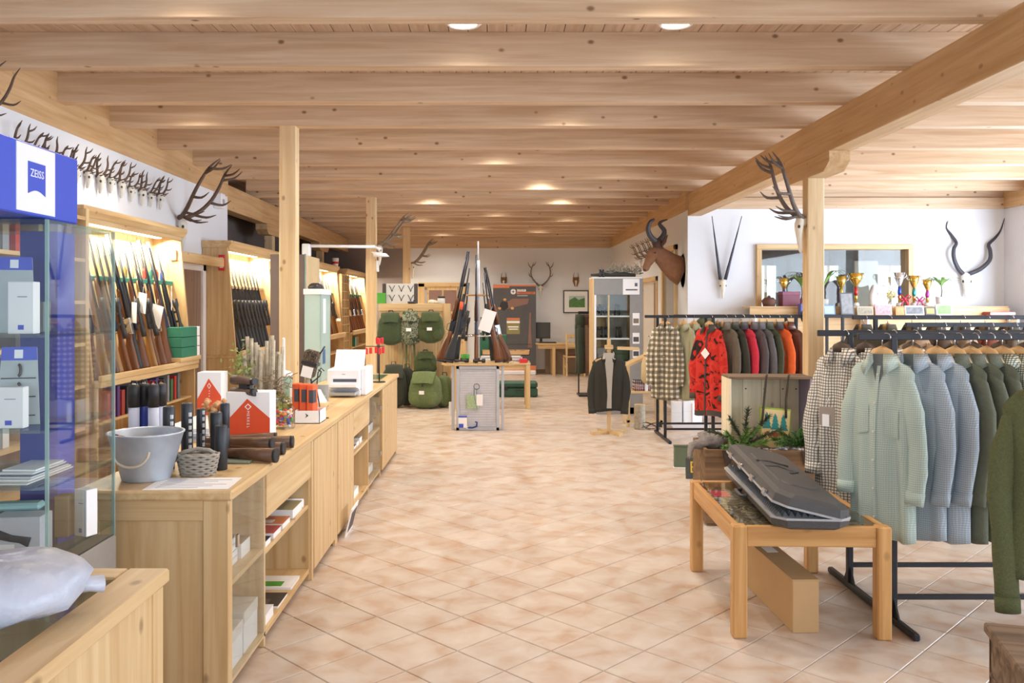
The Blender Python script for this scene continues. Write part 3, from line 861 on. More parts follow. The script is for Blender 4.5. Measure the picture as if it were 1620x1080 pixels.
wp('post', MB().box(-1.09, -1.07, 4.955, 4.995, 0, .812, .002), pine_z, c)
wp('post', MB().box(-1.09, -1.07, 5.67, 5.75, 0, .812, .002), pine_z, c)
gd = wp('glass_door', MB().box(-1.082, -1.076, 3.49, 3.985, .07, .812), clear, c)
wp('lock', MB().box(-1.076, -1.066, 3.52, 3.545, .60, .65), chrome, gd)
gd = wp('glass_door', MB().box(-1.082, -1.076, 7.27, 7.97, .07, .812), clear, c)
for z in (.2, .62): wp('hinge', MB().box(-1.077, -1.068, 7.93, 7.965, z, z + .04), chrome, gd)
wp('glass_inlay', MB().box(-1.60, -1.15, 8.5, 9.1, .8555, .860), frost, c)
# things in the counter
def flat_mag(x0, x1, y0, y1, z, t_, col, label, name='magazine', cat='magazine', mark=None):
    r_ = root(name, label, cat, ((x0 + x1) / 2, (y0 + y1) / 2, z))
    wp('cover', MB().box(x0, x1, y0, y1, z + t_ - .002, z + t_), M('print_' + col, col, .5), r_)
    wp('page_block', MB().box(x0, x1 - .002, y0 + .002, y1 - .002, z, z + t_ - .002), paper, r_)
    if mark: wp('printed_panel', MB().box(x0 + .03, x1 - .06, y0 + .02, (y0 + y1) / 2, z + t_, z + t_ + .0006), M('print_' + mark, mark, .5), r_)
    return r_
flat_mag(-1.36, -1.10, 4.62, 4.84, .442, .05, 'b6aa84', 'olive boxed catalogue with a white roll beside it', 'boxed_catalogue', 'box')
solo('paper_roll', MB().tube([(-1.30, 4.88, .467), (-1.105, 4.88, .467)], .025, 12), paper, 'white paper roll on the upper open counter shelf', 'roll')
flat_mag(-1.34, -1.10, 4.40, 4.56, .442, .03, 'd98a5c', 'orange leaflet stack on the upper open counter shelf', 'leaflet_stack', 'leaflets', 'f0e8dc')
flat_mag(-1.34, -1.10, 4.22, 4.37, .442, .03, 'c0625a', 'red leaflet stack on the upper open counter shelf', 'leaflet_stack', 'leaflets', 'f0e8dc')
flat_mag(-1.34, -1.10, 4.05, 4.17, .442, .03, '3a3a40', 'dark leaflet stack beside the glass counter door', 'leaflet_stack', 'leaflets')
flat_mag(-1.40, -1.10, 4.58, 4.78, .07, .014, 'f0f0f0', 'white and green magazine on the lowest counter shelf', mark='4c9a34')
flat_mag(-1.40, -1.10, 4.30, 4.50, .07, .014, '3c3634', 'dark brown magazine on the lowest counter shelf', mark='58504c')
flat_mag(-1.38, -1.10, 4.05, 4.22, .07, .05, 'e8e8ee', 'white box on the lowest open counter shelf', 'flat_box', 'box')
for i in range(4): flat_mag(-1.45, -1.15, 3.56, 3.80, .462 + .03 * i, .028, ['e6e6ea', 'd6d2ca', 'e6e6ea', 'cfcac0'][i], 'pale book, %s of the pile behind the glass door by end panel' % ['lowest', 'second', 'third', 'top'][i], 'book', 'book')
flat_mag(-1.4, -1.14, 3.82, 3.96, .462, .07, '8c8470', 'olive box beside the pale books behind glass door', 'flat_box', 'box')
for i, (a, b_, h_) in enumerate(((3.52, 3.72, .16), (3.74, 3.95, .18))):
    r_ = root('white_carton', ['low white carton behind the glass door beside the end panel', 'taller white carton behind the glass door by the end panel'][i], 'box', (-1.28, (a + b_) / 2, .07))
    wp('body', MB().box(-1.45, -1.105, a, b_, .07, .07 + h_, .003), paper, r_)
    wp('lid', MB().box(-1.452, -1.103, a - .002, b_ + .002, .07 + h_ - .05, .071 + h_, .003), M('print_e4e2dc', 'e4e2dc', .6), r_)
for i in range(4): flat_mag(-1.42, -1.12, 6.55 + .15 * i, 6.68 + .15 * i, .442, .03 + .012 * i, ['e8e6e0', '6a6a70', 'f0f0f0', 'd0c8ba'][i], '%s leaflet box on the far open counter shelf' % ['cream', 'grey', 'white', 'sand'][i], 'leaflet_stack', 'leaflets')
flat_mag(-1.42, -1.12, 6.6, 6.95, .07, .06, 'f0f0f4', 'white carton at the bottom of the counter bay under the printer', 'flat_box', 'box')
r_ = root('framed_card', 'white card with dark picture leaning at the counter foot', 'card', (-1.04, 6.0, 0), rot=(0, R(14), 0))
part('board', MB().box(-.004, .004, -.14, .14, 0, .20), paper, r_); part('picture', MB().box(.004, .006, -.11, .11, .03, .17), M('print_4a4048', '4a4048', .5), r_)
for i, z in enumerate((.47, .1)): flat_mag(-1.40, -1.12, 7.4, 7.75, z, .07, ['5f6f9a', 'f2f2f4'][i], ['blue grey box on the shelf behind the hinged glass door', 'white box at the bottom behind the hinged glass door'][i], 'flat_box', 'box')
# ================================================================== things on the counter (top at .855)
CZ = .8555
# galvanised bucket with a drill in it
zinc = M('galvanised_zinc', 'c3ccd8', .42, .45, var=.10, scale=14)
t = root('metal_bucket', 'galvanised metal bucket holding tools beside the glass tower', 'bucket', (-1.50, 3.66, CZ))
part('wall', MB().lathe([(.001, .004), (.098, .0), (.10, .006), (.152, .195), (.157, .197), (.157, .203), (.150, .203), (.146, .195), (.094, .012), (.001, .012)], 32, cap=False), zinc, t)
hp = [(.075 * math.cos(a) * 1.0, -.158 - .012 * math.sin(a), .14 - .062 * math.sin(a)) for a in [PI * k / 10 for k in range(11)]]
part('handle', MB().tube(hp, .006, 8), M('rope_handle', 'c9bda6', .8), t)
t2 = root('cordless_tool', 'dark tool with orange stripe sticking out of the metal bucket', 'tool', (-1.54, 3.64, CZ + .13), rot=(R(25), R(-55), 0))
part('body', MB().tube([(0, 0, -.06), (0, 0, .06), (0, 0, .11)], [.025, .03, .018], 10), black_plastic, t2)
part('grip', MB().tube([(0, 0, .02), (.03, 0, .0), (.06, .0, -.05)], [.018, .018, .022], 8), black_plastic, t2)
part('stripe', MB().tube([(0, -.006, .0), (0, -.006, .09)], [.027, .026], 10), orange, t2)
# price sheet
t = root('price_sheet', 'printed white sheet lying before bucket and basket on the counter', 'paper', (-1.24, 3.56, CZ), R(3))
part('sheet', MB().box(-.19, .15, -.12, .11, 0, .0012), paper, t)
for k in range(6): part('print_line', MB().box(-.15, .02 + .05 * (k % 3), -.09 + .03 * k, -.083 + .03 * k, .0012, .0016), M('grey_print', '9aa0b8', .8), t)
# black scope tubes
tube_m = M('matt_black_tube', '34373d', .42, .2)
spec = [(px(267, 3.87), 3.87, .026, .285), (px(296, 3.95), 3.95, .026, .29), (px(318, 4.02), 4.02, .021, .255), (px(342, 3.98), 3.98, .027, .245), (px(356, 4.12), 4.12, .022, .27)]
for i, (x, y, r_, h_) in enumerate(spec):
    t = root('sound_moderator', 'tall black silencer tube with white lettering standing behind the basket', 'silencer', (x, y, CZ), group='black silencers on the counter')
    part('tube', MB().lathe([(r_ * .9, 0), (r_, .004), (r_, h_ * .55), (r_ * .97, h_ * .555), (r_ * .97, h_ * .565), (r_, h_ * .57), (r_, h_ - .006), (r_ * .85, h_), (r_ * .5, h_), (r_ * .5, h_ - .01)], 20), tube_m, t)
    if i in (0, 1, 2):
        for k in range(7): part('mark', MB().box(r_ * .55, r_ * .99, -r_ * .82, -r_ * .5, .05 + .03 * k, .068 + .03 * k), paper, t)
t = root('sound_moderator', 'short plain black silencer tube touching the wicker basket', 'silencer', (px(350, 3.86), 3.86, CZ))
part('tube', MB().lathe([(.025, 0), (.0275, .004), (.0275, .195), (.024, .2), (.012, .2), (.012, .19)], 22), tube_m, t)
# tall boxed tubes with black caps
for i, x in enumerate((212, 228, 243, 255)):
    t = root('boxed_tube', 'white tube carton with black cap behind the metal bucket', 'tube', (px(x, 4.25 + .05 * (i % 2)), 4.25 + .05 * (i % 2), CZ), group='white tubes with black caps')
    part('body', MB().lathe([(.026, 0), (.026, .24)], 16), M('white_blue_print', 'cfd5ea', .6) if i != 1 else blue_dark, t)
    part('cap', MB().lathe([(.0275, .235), (.0275, .335), (.02, .35)], 16), black_plastic, t)
    part('loop', MB().tube([(-.015, 0, .345), (-.012, 0, .365), (.012, 0, .365), (.015, 0, .345)], .004, 6), black_plastic, t)
# wicker basket
t = root('wicker_basket', 'small grey wicker basket with twig handle on the counter', 'basket', (px(313, 3.74), 3.74, CZ))
wick = M('grey_wicker', 'a59d92', .85, var=.15, scale=40)
for k in range(9):
    z = .006 + .0105 * k; w_ = .066 + .002 * k
    pts = [(w_ * (1.1 * math.cos(a)) , .7 * w_ * math.sin(a), z + .0035 * math.sin(9 * a + k * PI)) for a in [2 * PI * j / 36 for j in range(37)]]
    part('woven_ring', MB().tube(pts, .0065, 6, caps=False), wick, t)
part('bottom', MB().lathe([(.055, 0), (.06, .008)], 16), wick, t)
part('handle', MB().tube([(-.10, -.02, .075), (-.06, .0, .10), (0, .0, .115), (.05, 0, .108), (.075, 0, .095)], [.009, .01, .008, .009, .007], 7), wick, t)
part('handle', MB().tube([(-.09, -.03, .065), (-.05, -.03, .085), (.01, -.03, .09), (.06, -.02, .09)], [.006, .009, .007, .006], 7), wick, t)
# dried flowers
t = root('dried_bouquet', 'orange dried flower bunch behind the black silencers', 'bouquet', (px(338, 4.35), 4.35, CZ))
part('stems', MB().tube([(0, 0, 0), (0, 0, .2)], [.012, .03], 7), M('straw', 'c9ab70', .9), t)
mb = MB(); fr = random.Random(3)
for k in range(34): mb.ball((fr.uniform(-.06, .06), fr.uniform(-.03, .03), .21 + fr.uniform(-.03, .05)), fr.uniform(.009, .017), nu=6, nv=5)
part('flowers', mb, M('dried_orange', 'dca878', .9, var=.25, scale=40), t)
# gun stocks lying in a fan
for i, (x0, x1, ya, yb, z, r_) in enumerate(((352, 440, 4.55, 4.60, .03, .021), (350, 466, 4.42, 4.42, .035, .025), (352, 452, 4.30, 4.25, .03, .025), (352, 434, 4.22, 4.13, .075, .022), (350, 440, 4.12, 4.02, .035, .027))):
    a = Vector((px(x0 - 30, ya), ya, CZ + z)); b_ = Vector((px(x1 - 6, yb), yb, CZ + z)); e = b_ + (b_ - a).normalized() * .014
    t = root('gun_stock', 'loose walnut gun stock lying on the counter before white carton', 'gun stock', (a.x, a.y, CZ), group='walnut stocks on the counter')
    wp('stock', MB().tube([a, a.lerp(b_, .3), a.lerp(b_, .7), b_], [r_ * .6, r_ * .7, r_, r_ * 1.12], 12, flat=(1.15, .85)), walnut_x, t)
    wp('recoil_pad', MB().tube([b_, e], [r_ * 1.14, r_ * 1.1], 12, flat=(1.15, .85)), black_plastic, t)
solo('rubber_mat', MB().box(px(352, 4.1), px(405, 4.1), 3.99, 4.10, CZ, CZ + .012, .003), M('olive_mat', '7d8574', .7), 'olive grey pad under the walnut gun stocks', 'pad')
# two white cartons with red triangle
def red_carton(x0, x1, Y, h_, label, letters):
    w_ = px(x1, Y) - px(x0, Y)
    t = root('printed_carton', label, 'box', ((px(x0, Y) + px(x1, Y)) / 2, Y, CZ))
    b_ = part('box', MB().box(-w_ / 2, w_ / 2, 0, .13, 0, h_, .002), paper, t)
    part('red_triangle', MB().prism([(-w_ / 2, .0), (w_ / 2, .0), (w_ / 2, h_ * .45), (w_ * -.02, h_ * .86), (-w_ / 2, h_ * .38)], 'xz', -.0012, -.0004), M('print_red', 'e4552f', .5), t)
    part('emblem', MB().prism([(0, h_ * .62), (w_ * .08, h_ * .69), (0, h_ * .76), (-w_ * .08, h_ * .69)], 'xz', -.0022, -.0012), paper, t)
    part('emblem_core', MB().prism([(0, h_ * .645), (w_ * .05, h_ * .69), (0, h_ * .735), (-w_ * .05, h_ * .69)], 'xz', -.003, -.0022), M('print_red', 'e4552f', .5), t)
    for k, ch in enumerate(letters):
        text_part(ch, w_ * .085, paper, t, (0, -.0016, h_ * (.575 - .062 * k)), (R(90), R(90), 0))
    return t
red_carton(358, 427, 4.72, .262, 'white carton with red triangle print and binoculars on top', 'MERKEL')
red_carton(312, 350, 5.3, .27, 'white carton with red triangle print standing on white folders', 'MERKEL').location.z = CZ + .055
# pile of white folders
for k in range(3):
    flat_mag(px(262 + 6 * k, 4.9), px(352, 4.9), 4.62 + .05 * k, 5.55, CZ + .02 * k + .0005, .019, ['6f8098', 'dfe3ea', 'f2f3f6'][k], '%s folder of the pile behind silencers' % ['blue grey lowest', 'pale middle', 'white top'][k], 'document_folder', 'folder')
# binoculars
def binoculars(loc, rz, label, s=1.0, col=None, group=None):
    t = root('binoculars', label, 'binoculars', loc, rz, group)
    m_ = col or M('brown_rubber', '6a5448', .6)
    for sx in (-1, 1):
        b_ = part('barrel', MB().tube([(sx * .034 * s, 0, 0), (sx * .034 * s, 0, .05 * s), (sx * .031 * s, 0, .10 * s), (sx * .03 * s, 0, .145 * s)], [.028 * s, .026 * s, .02 * s, .019 * s], 12), m_, t)
        part('eyecup', MB().tube([(sx * .03 * s, 0, .143 * s), (sx * .03 * s, 0, .165 * s)], [.021 * s, .021 * s], 12), black_plastic, b_)
    part('bridge', MB().box(-.03 * s, .03 * s, -.012 * s, .012 * s, .05 * s, .11 * s, .004), black_plastic, t)
    part('focus_wheel', MB().tube([(0, 0, .10 * s), (0, 0, .135 * s)], .012 * s, 10), black_plastic, t)
    return t
b_ = binoculars((px(368, 4.78), 4.79, CZ + .29), 0, 'brown binoculars lying on the red triangle carton', 1.0)
b_.rotation_euler = (0, R(90), R(-28))
# birch twig sheaf with moss and a green twig
t = root('birch_sheaf', 'bundle of lichen birch branches with moss on the counter', 'plant decoration', (px(418, 5.5), 5.5, CZ))
birch = M('birch_bark', 'b5ab98', .85, var=.28, scale=30, bump=.5)
fr = random.Random(11)
for k in range(16):
    x = -.10 + .2 * (k % 8) / 7 + fr.uniform(-.01, .01); y = fr.uniform(-.06, .06); h_ = fr.uniform(.42, .55)
    part('branch', MB().tube([(x * .9, y, .02), (x, y, h_ * .5), (x * 1.1, y, h_)], [.013, .014, .012], 7), birch, t)
mb = MB()
for k in range(26):
    a = fr.uniform(0, 2 * PI); p = Vector((fr.uniform(-.06, .16), -.05 + fr.uniform(-.06, .03), fr.uniform(.12, .3))); pts = [p]
    for q in range(5): pts.append(pts[-1] + Vector((fr.uniform(-.035, .035), fr.uniform(-.02, .02), fr.uniform(-.025, .03))))
    mb.tube(pts, .0035, 4)
part('twig_tangle', mb, M('dry_twig', '8f7d66', .9), t)
mb = MB()
for k in range(90): mb.ball((fr.uniform(-.12, .17), fr.uniform(-.11, .05), fr.uniform(.0, .16)), fr.uniform(.012, .026), nu=6, nv=4)
part('moss', mb, M('yellow_green_moss', '8c9248', .95, var=.3, scale=60, bump=.6), t)
mb = MB()
for k in range(150):
    p = Vector((-.13 + fr.gauss(0, .04), -.04 + fr.gauss(0, .03), .33 + fr.gauss(0, .07))); d = Vector((fr.uniform(-1, 1), fr.uniform(-1, 1), fr.uniform(-.3, 1))).normalized() * .035; s_ = d.orthogonal().normalized() * .009
    mb.add([p, p + d * .5 + s_, p + d, p + d * .5 - s_], [(0, 1, 2, 3)])
part('leaf_spray', mb, M('lichen_leaf', '8f9a5a', .8, var=.2), t)['kind'] = 'stuff'
# candy jar
t = root('candy_jar', 'glass jar filled with colourful sweets beside walnut stocks', 'jar', (px(449, 5.15), 5.15, CZ))
part('glass', MB().lathe([(.06, 0), (.068, .01), (.068, .12), (.045, .145), (.045, .17)], 18), clear, t)
part('lid', MB().lathe([(.05, .165), (.05, .185), (.02, .195), (.018, .215), (.001, .22)], 16), clear, t)
cs = ['e23a30', 'f0a63a', '3a62c0', 'e8e8ee', 'd85a86', '4c9a4a']
mbs = [MB() for _ in cs]
for k in range(80):
    a = fr.uniform(0, 2 * PI); q = fr.uniform(.02, .055)
    mbs[k % 6].ball((q * math.cos(a), q * math.sin(a), fr.uniform(.015, .115)), .012, .012, .009, 6, 4)
for c_, m_ in zip(cs, mbs):
    o = part('sweets', m_, M('sweet_' + c_, c_, .3), t); o['kind'] = 'stuff'
# orange upright cases in a white display tray
t = root('display_tray', 'white cardboard display tray holding orange cases', 'tray', (px(483, 5.35), 5.35, CZ))
part('tray', MB().box(-.07, .09, 0, .004, 0, .08).box(-.07, .09, .196, .2, 0, .08).box(-.07, -.066, 0, .2, 0, .08).box(.086, .09, 0, .2, 0, .08).box(-.07, .09, 0, .2, 0, .004), paper, t)
part('print_mark', MB().prism([(.0, .035), (.02, .05), (.0, .065), (.008, .05)], 'xz', -.002, 0), black_plastic, t)
for i in range(3):
    t = root('orange_case', 'orange case with dark window, %s of three in the white tray' % ['back', 'middle', 'front'][2 - i], 'case', (px(466 + 13.5 * i, 5.45), 5.46 - .035 * i, CZ + .005), R(-12))
    part('case', MB().box(-.023, .023, .004, .075, 0, .235, .005), orange, t)
    part('window', MB().box(-.006, .0235, .001, .05, .12, .20), M('slate_window', '4a4c55', .4), t)
# black wire hook stand
t = root('wire_stand', 'thin black wire hook stand in front of the printer', 'stand', (px(508, 5.6), 5.6, CZ))
part('wire', MB().tube([(.05, -.0, .003), (.02, 0, .003), (0, 0, .02), (-.03, 0, .2), (-.02, 0, .30), (.0, 0, .33), (.02, 0, .31)], .004, 6), black_metal, t)
part('wire', MB().tube([(-.09, 0, .003), (-.02, 0, .003), (.02, .0, .003)], .004, 6), black_metal, t)
# tissue basket
t = root('tissue_bowl', 'small straw bowl with white tissue beside the orange cases', 'bowl', (px(505, 6.1), 6.1, CZ))
part('bowl', MB().lathe([(.05, 0), (.075, .05), (.07, .05), (.045, .008)], 18), M('straw_bowl', 'd6bc8c', .8), t)
mb = MB(); mb.lathe([(.05, .03), (.055, .06), (.03, .10), (.01, .14)], 9); part('tissue', mb, paper, t)
# game camera on a stick
t = root('trail_camera', 'camouflage trail camera with white label strapped to a stick', 'camera', (px(474, 6.3), 6.3, CZ), rot=(0, R(14), 0))
cam_m = camo('bark_camo', ['3b342e', '6a5d50', '4c4038', '8a7d6c'], 30)
part('stick', MB().tube([(0, .05, 0), (0, .05, .42)], .02, 8), birch, t)
part('housing', MB().box(-.055, .055, -.04, .04, .22, .42, .015), cam_m, t)
part('label', MB().box(-.04, .04, -.043, -.038, .22, .30), paper, t)
part('lens', MB().lathe([(.02, 0), (.02, .01)], 12, (0, 0, 0)), black_plastic, t).location = (.02, -.035, .38)
part('strap', MB().box(-.058, .058, -.043, .08, .31, .335), black_plastic, t)
part('antenna', MB().tube([(.05, 0, .40), (.075, 0, .47)], .006, 6), black_plastic, t)
# second dark gadget on wires, between camera and printer
t = root('antler_hook_rack', 'dark forked hanger standing between trail camera and printer', 'rack', (px(497, 6.5), 6.5, CZ))
part('stem', MB().tube([(0, 0, .0), (-.02, 0, .15), (-.05, 0, .32)], [.008, .007, .005], 6), black_metal, t)
part('fork', MB().tube([(-.02, 0, .15), (.04, 0, .2), (.055, 0, .235), (.03, 0, .25)], .005, 6), black_metal, t)
part('foot', MB().lathe([(.05, 0), (.05, .012), (.02, .02)], 14), black_metal, t)
# white and green tub behind
t = root('plastic_tub', 'white lidded green tub standing behind the birch bundle', 'tub', (px(449, 6.6), 6.6, CZ))
part('tub', MB().lathe([(.055, 0), (.065, .16), (.065, .2)], 18), M('green_tub', '8fb0a2', .5), t)
part('lid', MB().lathe([(.068, .19), (.068, .215), (.05, .23), (.012, .24), (.010, .48), (.008, .49)], 18), white_pl, t)
# printer
t = root('printer', 'white desktop laser printer on the counter beside the red tags', 'printer', (-1.21, 7.1, CZ))
part('body', MB().box(-.17, .10, -.14, .24, .045, .22, .012), white_pl, t)
part('side_cover', MB().box(.095, .15, -.10, .25, .0, .23, .012), white_pl, t)
part('base', MB().box(-.16, .10, -.12, .24, 0, .05, .006), white_pl, t)
part('slot', MB().box(-.12, .07, -.143, -.13, .115, .14), M('dark_slot', '4a4c5c', .5), t)
part('output_tray', MB().prism([(-.28, .085), (-.13, .06), (-.13, .075), (-.28, .105)], 'yz', -.14, .09), white_pl, t)
part('cassette', MB().box(-.15, .08, -.25, -.12, .012, .04, .006), grey_metal, t)
part('paper_support', MB().prism([(.12, .21), (.14, .21), (.24, .36), (.22, .36)], 'yz', -.16, .09), white_pl, t)
part('paper', MB().prism([(.108, .21), (.112, .21), (.21, .345), (.206, .345)], 'yz', -.10, .05), paper, t)
part('badge', MB().box(-.05, -.02, -.1425, -.139, .175, .182), grey_metal, t)
# stand of red game calls
t = root('keyring_stand', 'wire stand of red tags beyond the white printer', 'stand', (px(600, 8.2), 8.2, CZ))
part('wire', MB().tube([(0, 0, 0), (0, 0, .36)], .006, 6), black_metal, t)
part('foot', MB().lathe([(.06, 0), (.06, .01)], 14), black_metal, t)
for k, (dx, dz) in enumerate(((-.12, .30), (-.08, .305), (-.03, .31), (.01, .3), (.04, .31), (-.02, .40), (.0, .395), (.03, .4))):
    part('red_tag', MB().box(dx - .014, dx + .014, -.03 + .01 * (k % 3), -.02 + .01 * (k % 3), dz - .03, dz + .03, .004), red, t)
part('arm', MB().tube([(-.13, 0, .345), (.05, 0, .345)], .004, 6), black_metal, t)
for a, b2 in ((.0, .34),): part('arm', MB().tube([(-.03, 0, .435), (.04, 0, .435)], .004, 6), black_metal, t)
# silvery sheet packs beside the sheaf
for i in range(3):
    t = root('blister_pack', 'clear hanging pack lying by the orange cases, %s' % ['pale', 'green', 'grey'][i], 'pack', (px(470 + 14 * i, 6.0), 6.0 + .12 * i, CZ))
    part('card', MB().box(-.05, .05, -.003, .003, 0, .16), [paper, M('leafy_green', '6f8f52', .7), grey_metal][i], t)
    part('blister', MB().ball((0, -.01, .07), .035, .018, .05, 10, 6), clear, t)

# ================================================================== glass-topped pine showcase in the near corner
t = root('display_counter', 'pine framed display counter with glass top under the plastic parcel', 'counter', (-1.6, 1.6, 0))
wp('glass_top', MB().box(-2.2, -1.0, .8, 2.36, .842, .850), clear, t)
wp('frame_rail', MB().box(-1.04, -.925, .8, 2.42, .815, .855, .006), pine_y, t)
wp('frame_rail', MB().box(-2.25, -1.04, 2.33, 2.42, .815, .855, .006), pine_x, t)
wp('front_panel', MB().box(-.97, -.945, .8, 2.36, .03, .815), pine_z, t)
wp('corner_post', MB().box(-.99, -.935, 2.34, 2.40, 0, .815, .005), pine_z, t)
wp('end_panel', MB().box(-2.25, -.98, 2.36, 2.385, .03, .815), pine_z, t)
wp('base', MB().box(-2.25, -.96, .8, 2.36, 0, .05), pine_y, t)
wp('inner_shelf', MB().box(-2.25, -.98, .82, 2.35, .60, .62), M('dark_lining', '5a5450', .8), t)
for i in range(9):
    o = solo('necklace_coil', MB().tube([(.035 * math.cos(a) * (1 - .05 * a), .035 * math.sin(a) * (1 - .05 * a), .006 + .001 * a) for a in [k * .5 for k in range(24)]], .006, 6), chrome, 'coiled silver chain lying under the glass beside the parcel', 'chain', 'silver chains in the showcase', (-1.15 - .075 * (i % 3), 2.24 - .09 * (i // 3), .6205))
# grey plastic bag parcel on it
fr = random.Random(5)
rings = []
for j in range(13):
    ph = j / 12 * PI; z = -math.cos(ph); rr = math.sin(ph) ** .6
    ring = []
    for k in range(28):
        a = 2 * PI * k / 28
        nz = noise.noise(Vector((math.cos(a) * 1.8, math.sin(a) * 1.8, z * 1.6))) * .16 + noise.noise(Vector((math.cos(a) * 5, math.sin(a) * 5, z * 4))) * .06
        ring.append((.235 * (rr + nz * rr) * math.cos(a), .17 * (rr + nz * rr) * math.sin(a), .078 + .075 * z * (1 + nz)))
    rings.append(ring)
t = root('plastic_parcel', 'crumpled grey plastic parcel on the glass topped counter', 'parcel', (-1.20, 1.99, .857), R(14))
part('bag', MB().loft(rings), M('grey_poly_bag', 'b9bfd0', .38, 0, var=.14, scale=9, bump=.9, bscale=16), t)
part('neck', MB().tube([(.18, .03, .075), (.22, .05, .06), (.25, .06, .055)], [.06, .035, .04], 10, flat=(.5, 1)), M('grey_poly_bag', 'b9bfd0', .38), t)
part('yellow_label', MB().box(-.06, -.01, -.145, -.141, .085, .10), M('yellow_label', 'e8dc70', .6), t)

# ================================================================== blue and glass display tower
t = root('glass_display_tower', 'tall glass display tower with blue header and white emblem', 'display cabinet', (-1.85, 3.1, 0))
for z, th in ((.739, .012), (.98, .010), (1.17, .010), (1.49, .010), (1.875, .012)):
    wp('glass_shelf', MB().box(-2.2, -1.502, 2.85, 3.34, z, z + th), frost if z > 1.8 else glass('shelf_glass', (.84, .93, .92), .05, .3), t)
wp('side_glass', MB().box(-1.502, -1.496, 2.85, 3.345, .70, 1.885), clear, t)
wp('front_glass', MB().box(-2.2, -1.502, 2.846, 2.852, .70, 1.885), clear, t)
wp('back_glass', MB().box(-2.2, -1.502, 3.340, 3.346, .70, 1.885), clear, t)
for y in (2.849, 3.343): wp('glass_edge', MB().box(-1.505, -1.494, y - .004, y + .004, .70, 1.885), green_edge, t)
wp('blue_column', MB().box(-1.76, -1.645, 3.20, 3.33, 0, 1.875), blue, t)
wp('blue_column_face', MB().box(-1.78, -1.68, 3.19, 3.20, 0, 1.875), blue_dark, t)
wp('base_cabinet', MB().box(-2.2, -1.49, 2.84, 3.35, .0, .70, .006), M('grey_base', '9b9690', .6), t)
hd = wp('header', MB().box(-2.2, -1.52, 2.30, 3.10, 1.892, 2.127, .004), blue, t)
wp('emblem_board', MB().box(-1.5205, -1.517, 2.70, 2.935, 1.902, 2.12), white_pl, hd)
lz = 2.014; ly = 2.817
poly = [(2.764, 2.067), (2.870, 2.067), (2.870, 1.962)] + [(2.870 - .106 * k / 8, 1.962 + .014 * math.sin(PI * k / 8)) for k in range(1, 8)] + [(2.764, 1.962)]
wp('emblem', MB().prism(poly, 'yz', -1.517, -1.5155), blue, hd)
o = text_part('ZEISS', .036, white_pl, hd, (0, 0, 0), (R(90), 0, R(90)))
o.location = Vector((-1.515, ly, 2.03)) - wloc(hd)
# goods in the tower
def zboard(loc, rz, label, tilt):
    t = root('display_stand', label, 'display stand', loc, rz, rot=(R(tilt), 0, rz))
    part('board', MB().prism([(-.07, 0), (.07, 0), (.055, .27), (-.055, .27)], 'xz', -.003, .003), M('pale_grey_card', 'aeb8bc', .5), t)
    part('header', MB().prism([(-.058, .225), (.058, .225), (.055, .272), (-.055, .272)], 'xz', -.005, -.003), blue, t)
    part('logo', MB().box(-.015, .012, -.0065, -.005, .232, .262), white_pl, t)
    return t
s1 = zboard((px(22, 3.05), 3.05, 1.5), R(16), 'grey display card with blue header on the top glass shelf', -4)
s2 = zboard((px(28, 2.98), 2.98, 1.181), R(16), 'grey riflescope mount card with blue header on middle glass shelf', -6)
for k in range(3):
    part('clip_ring', MB().tube([(.012 * math.cos(a) * .6 + .0, -.012, .06 + .065 * k + .02 * math.sin(a)) for a in [-PI / 2 + PI * j / 8 for j in range(9)]], .005, 6), black_plastic, s2)
    part('clip_bar', MB().box(-.055, .055, -.008, -.003, .03 + .065 * k, .034 + .065 * k), black_plastic, s2)
def carton(loc, w_, d_, h_, rz, label, mat=None, logo=True):
    t = root('white_box', label, 'box', loc, rz)
    part('box', MB().box(-w_ / 2, w_ / 2, -d_ / 2, d_ / 2, 0, h_, .002), mat or paper, t)
    if logo:
        part('logo', MB().box(-w_ * .1, w_ * .12, -d_ / 2 - .0012, -d_ / 2, h_ * .08, h_ * .08 + .016), blue, t)
        part('text_line', MB().box(-w_ * .12, w_ * .25, -d_ / 2 - .001, -d_ / 2, h_ * .7, h_ * .72), M('grey_print', '9aa0b8', .8), t)
    return t
carton((px(38, 2.93), 2.93, 1.501), .085, .05, .178, R(5), 'tall white carton on the top glass tower shelf')
carton((px(66, 3.1), 3.1, 1.501), .04, .06, .11, R(5), 'dark grey small carton on the top glass tower shelf', M('slate_box', '6d747c', .5), False)
carton((px(20, 2.92), 2.91, 1.181), .10, .04, .14, R(4), 'white carton with photo corner on the middle glass shelf')
carton((px(136, 3.15), 3.15, .752), .062, .05, .17, R(-24), 'tall white carton standing on the lowest glass shelf')
carton((px(98, 3.12), 3.14, .752), .05, .06, .15, R(5), 'brown carton on the lowest glass shelf', M('kraft_box', 'a08a70', .7), False)
t = root('boxed_scope', 'white box printed with a riflescope on the lowest shelf', 'box', (px(38, 2.95), 2.93, .752), R(6))
part('box', MB().box(-.075, .085, -.05, .05, 0, .13, .003), M('pale_blue_box', 'c3c8d4', .5), t)
part('printed_scope', MB().tube([(-.055, -.0505, .075), (-.01, -.0505, .06), (.02, -.0505, .055), (.05, -.0505, .045)], [.016, .012, .012, .018], 8, flat=(1, .1)), M('print_4a4c55', '4a4c55', .5), t)
part('label', MB().box(-.06, 0, -.052, -.05, .005, .04), paper, t)
for k in range(5):
    flat_mag(px(-10, 2.95), px(60 - 4 * k, 2.95), 2.88 + .03 * k, 3.2, .991 + .006 * k, .0055, ['d8d4cc', 'e4e6ec', '6f7684', 'f0f0f4', 'e8ecf2'][k], 'leaflet in the loose pile on the tower shelf, %s' % ['bottom beige', 'second pale', 'slate', 'fourth white', 'top white'][k], 'leaflet', 'leaflet')
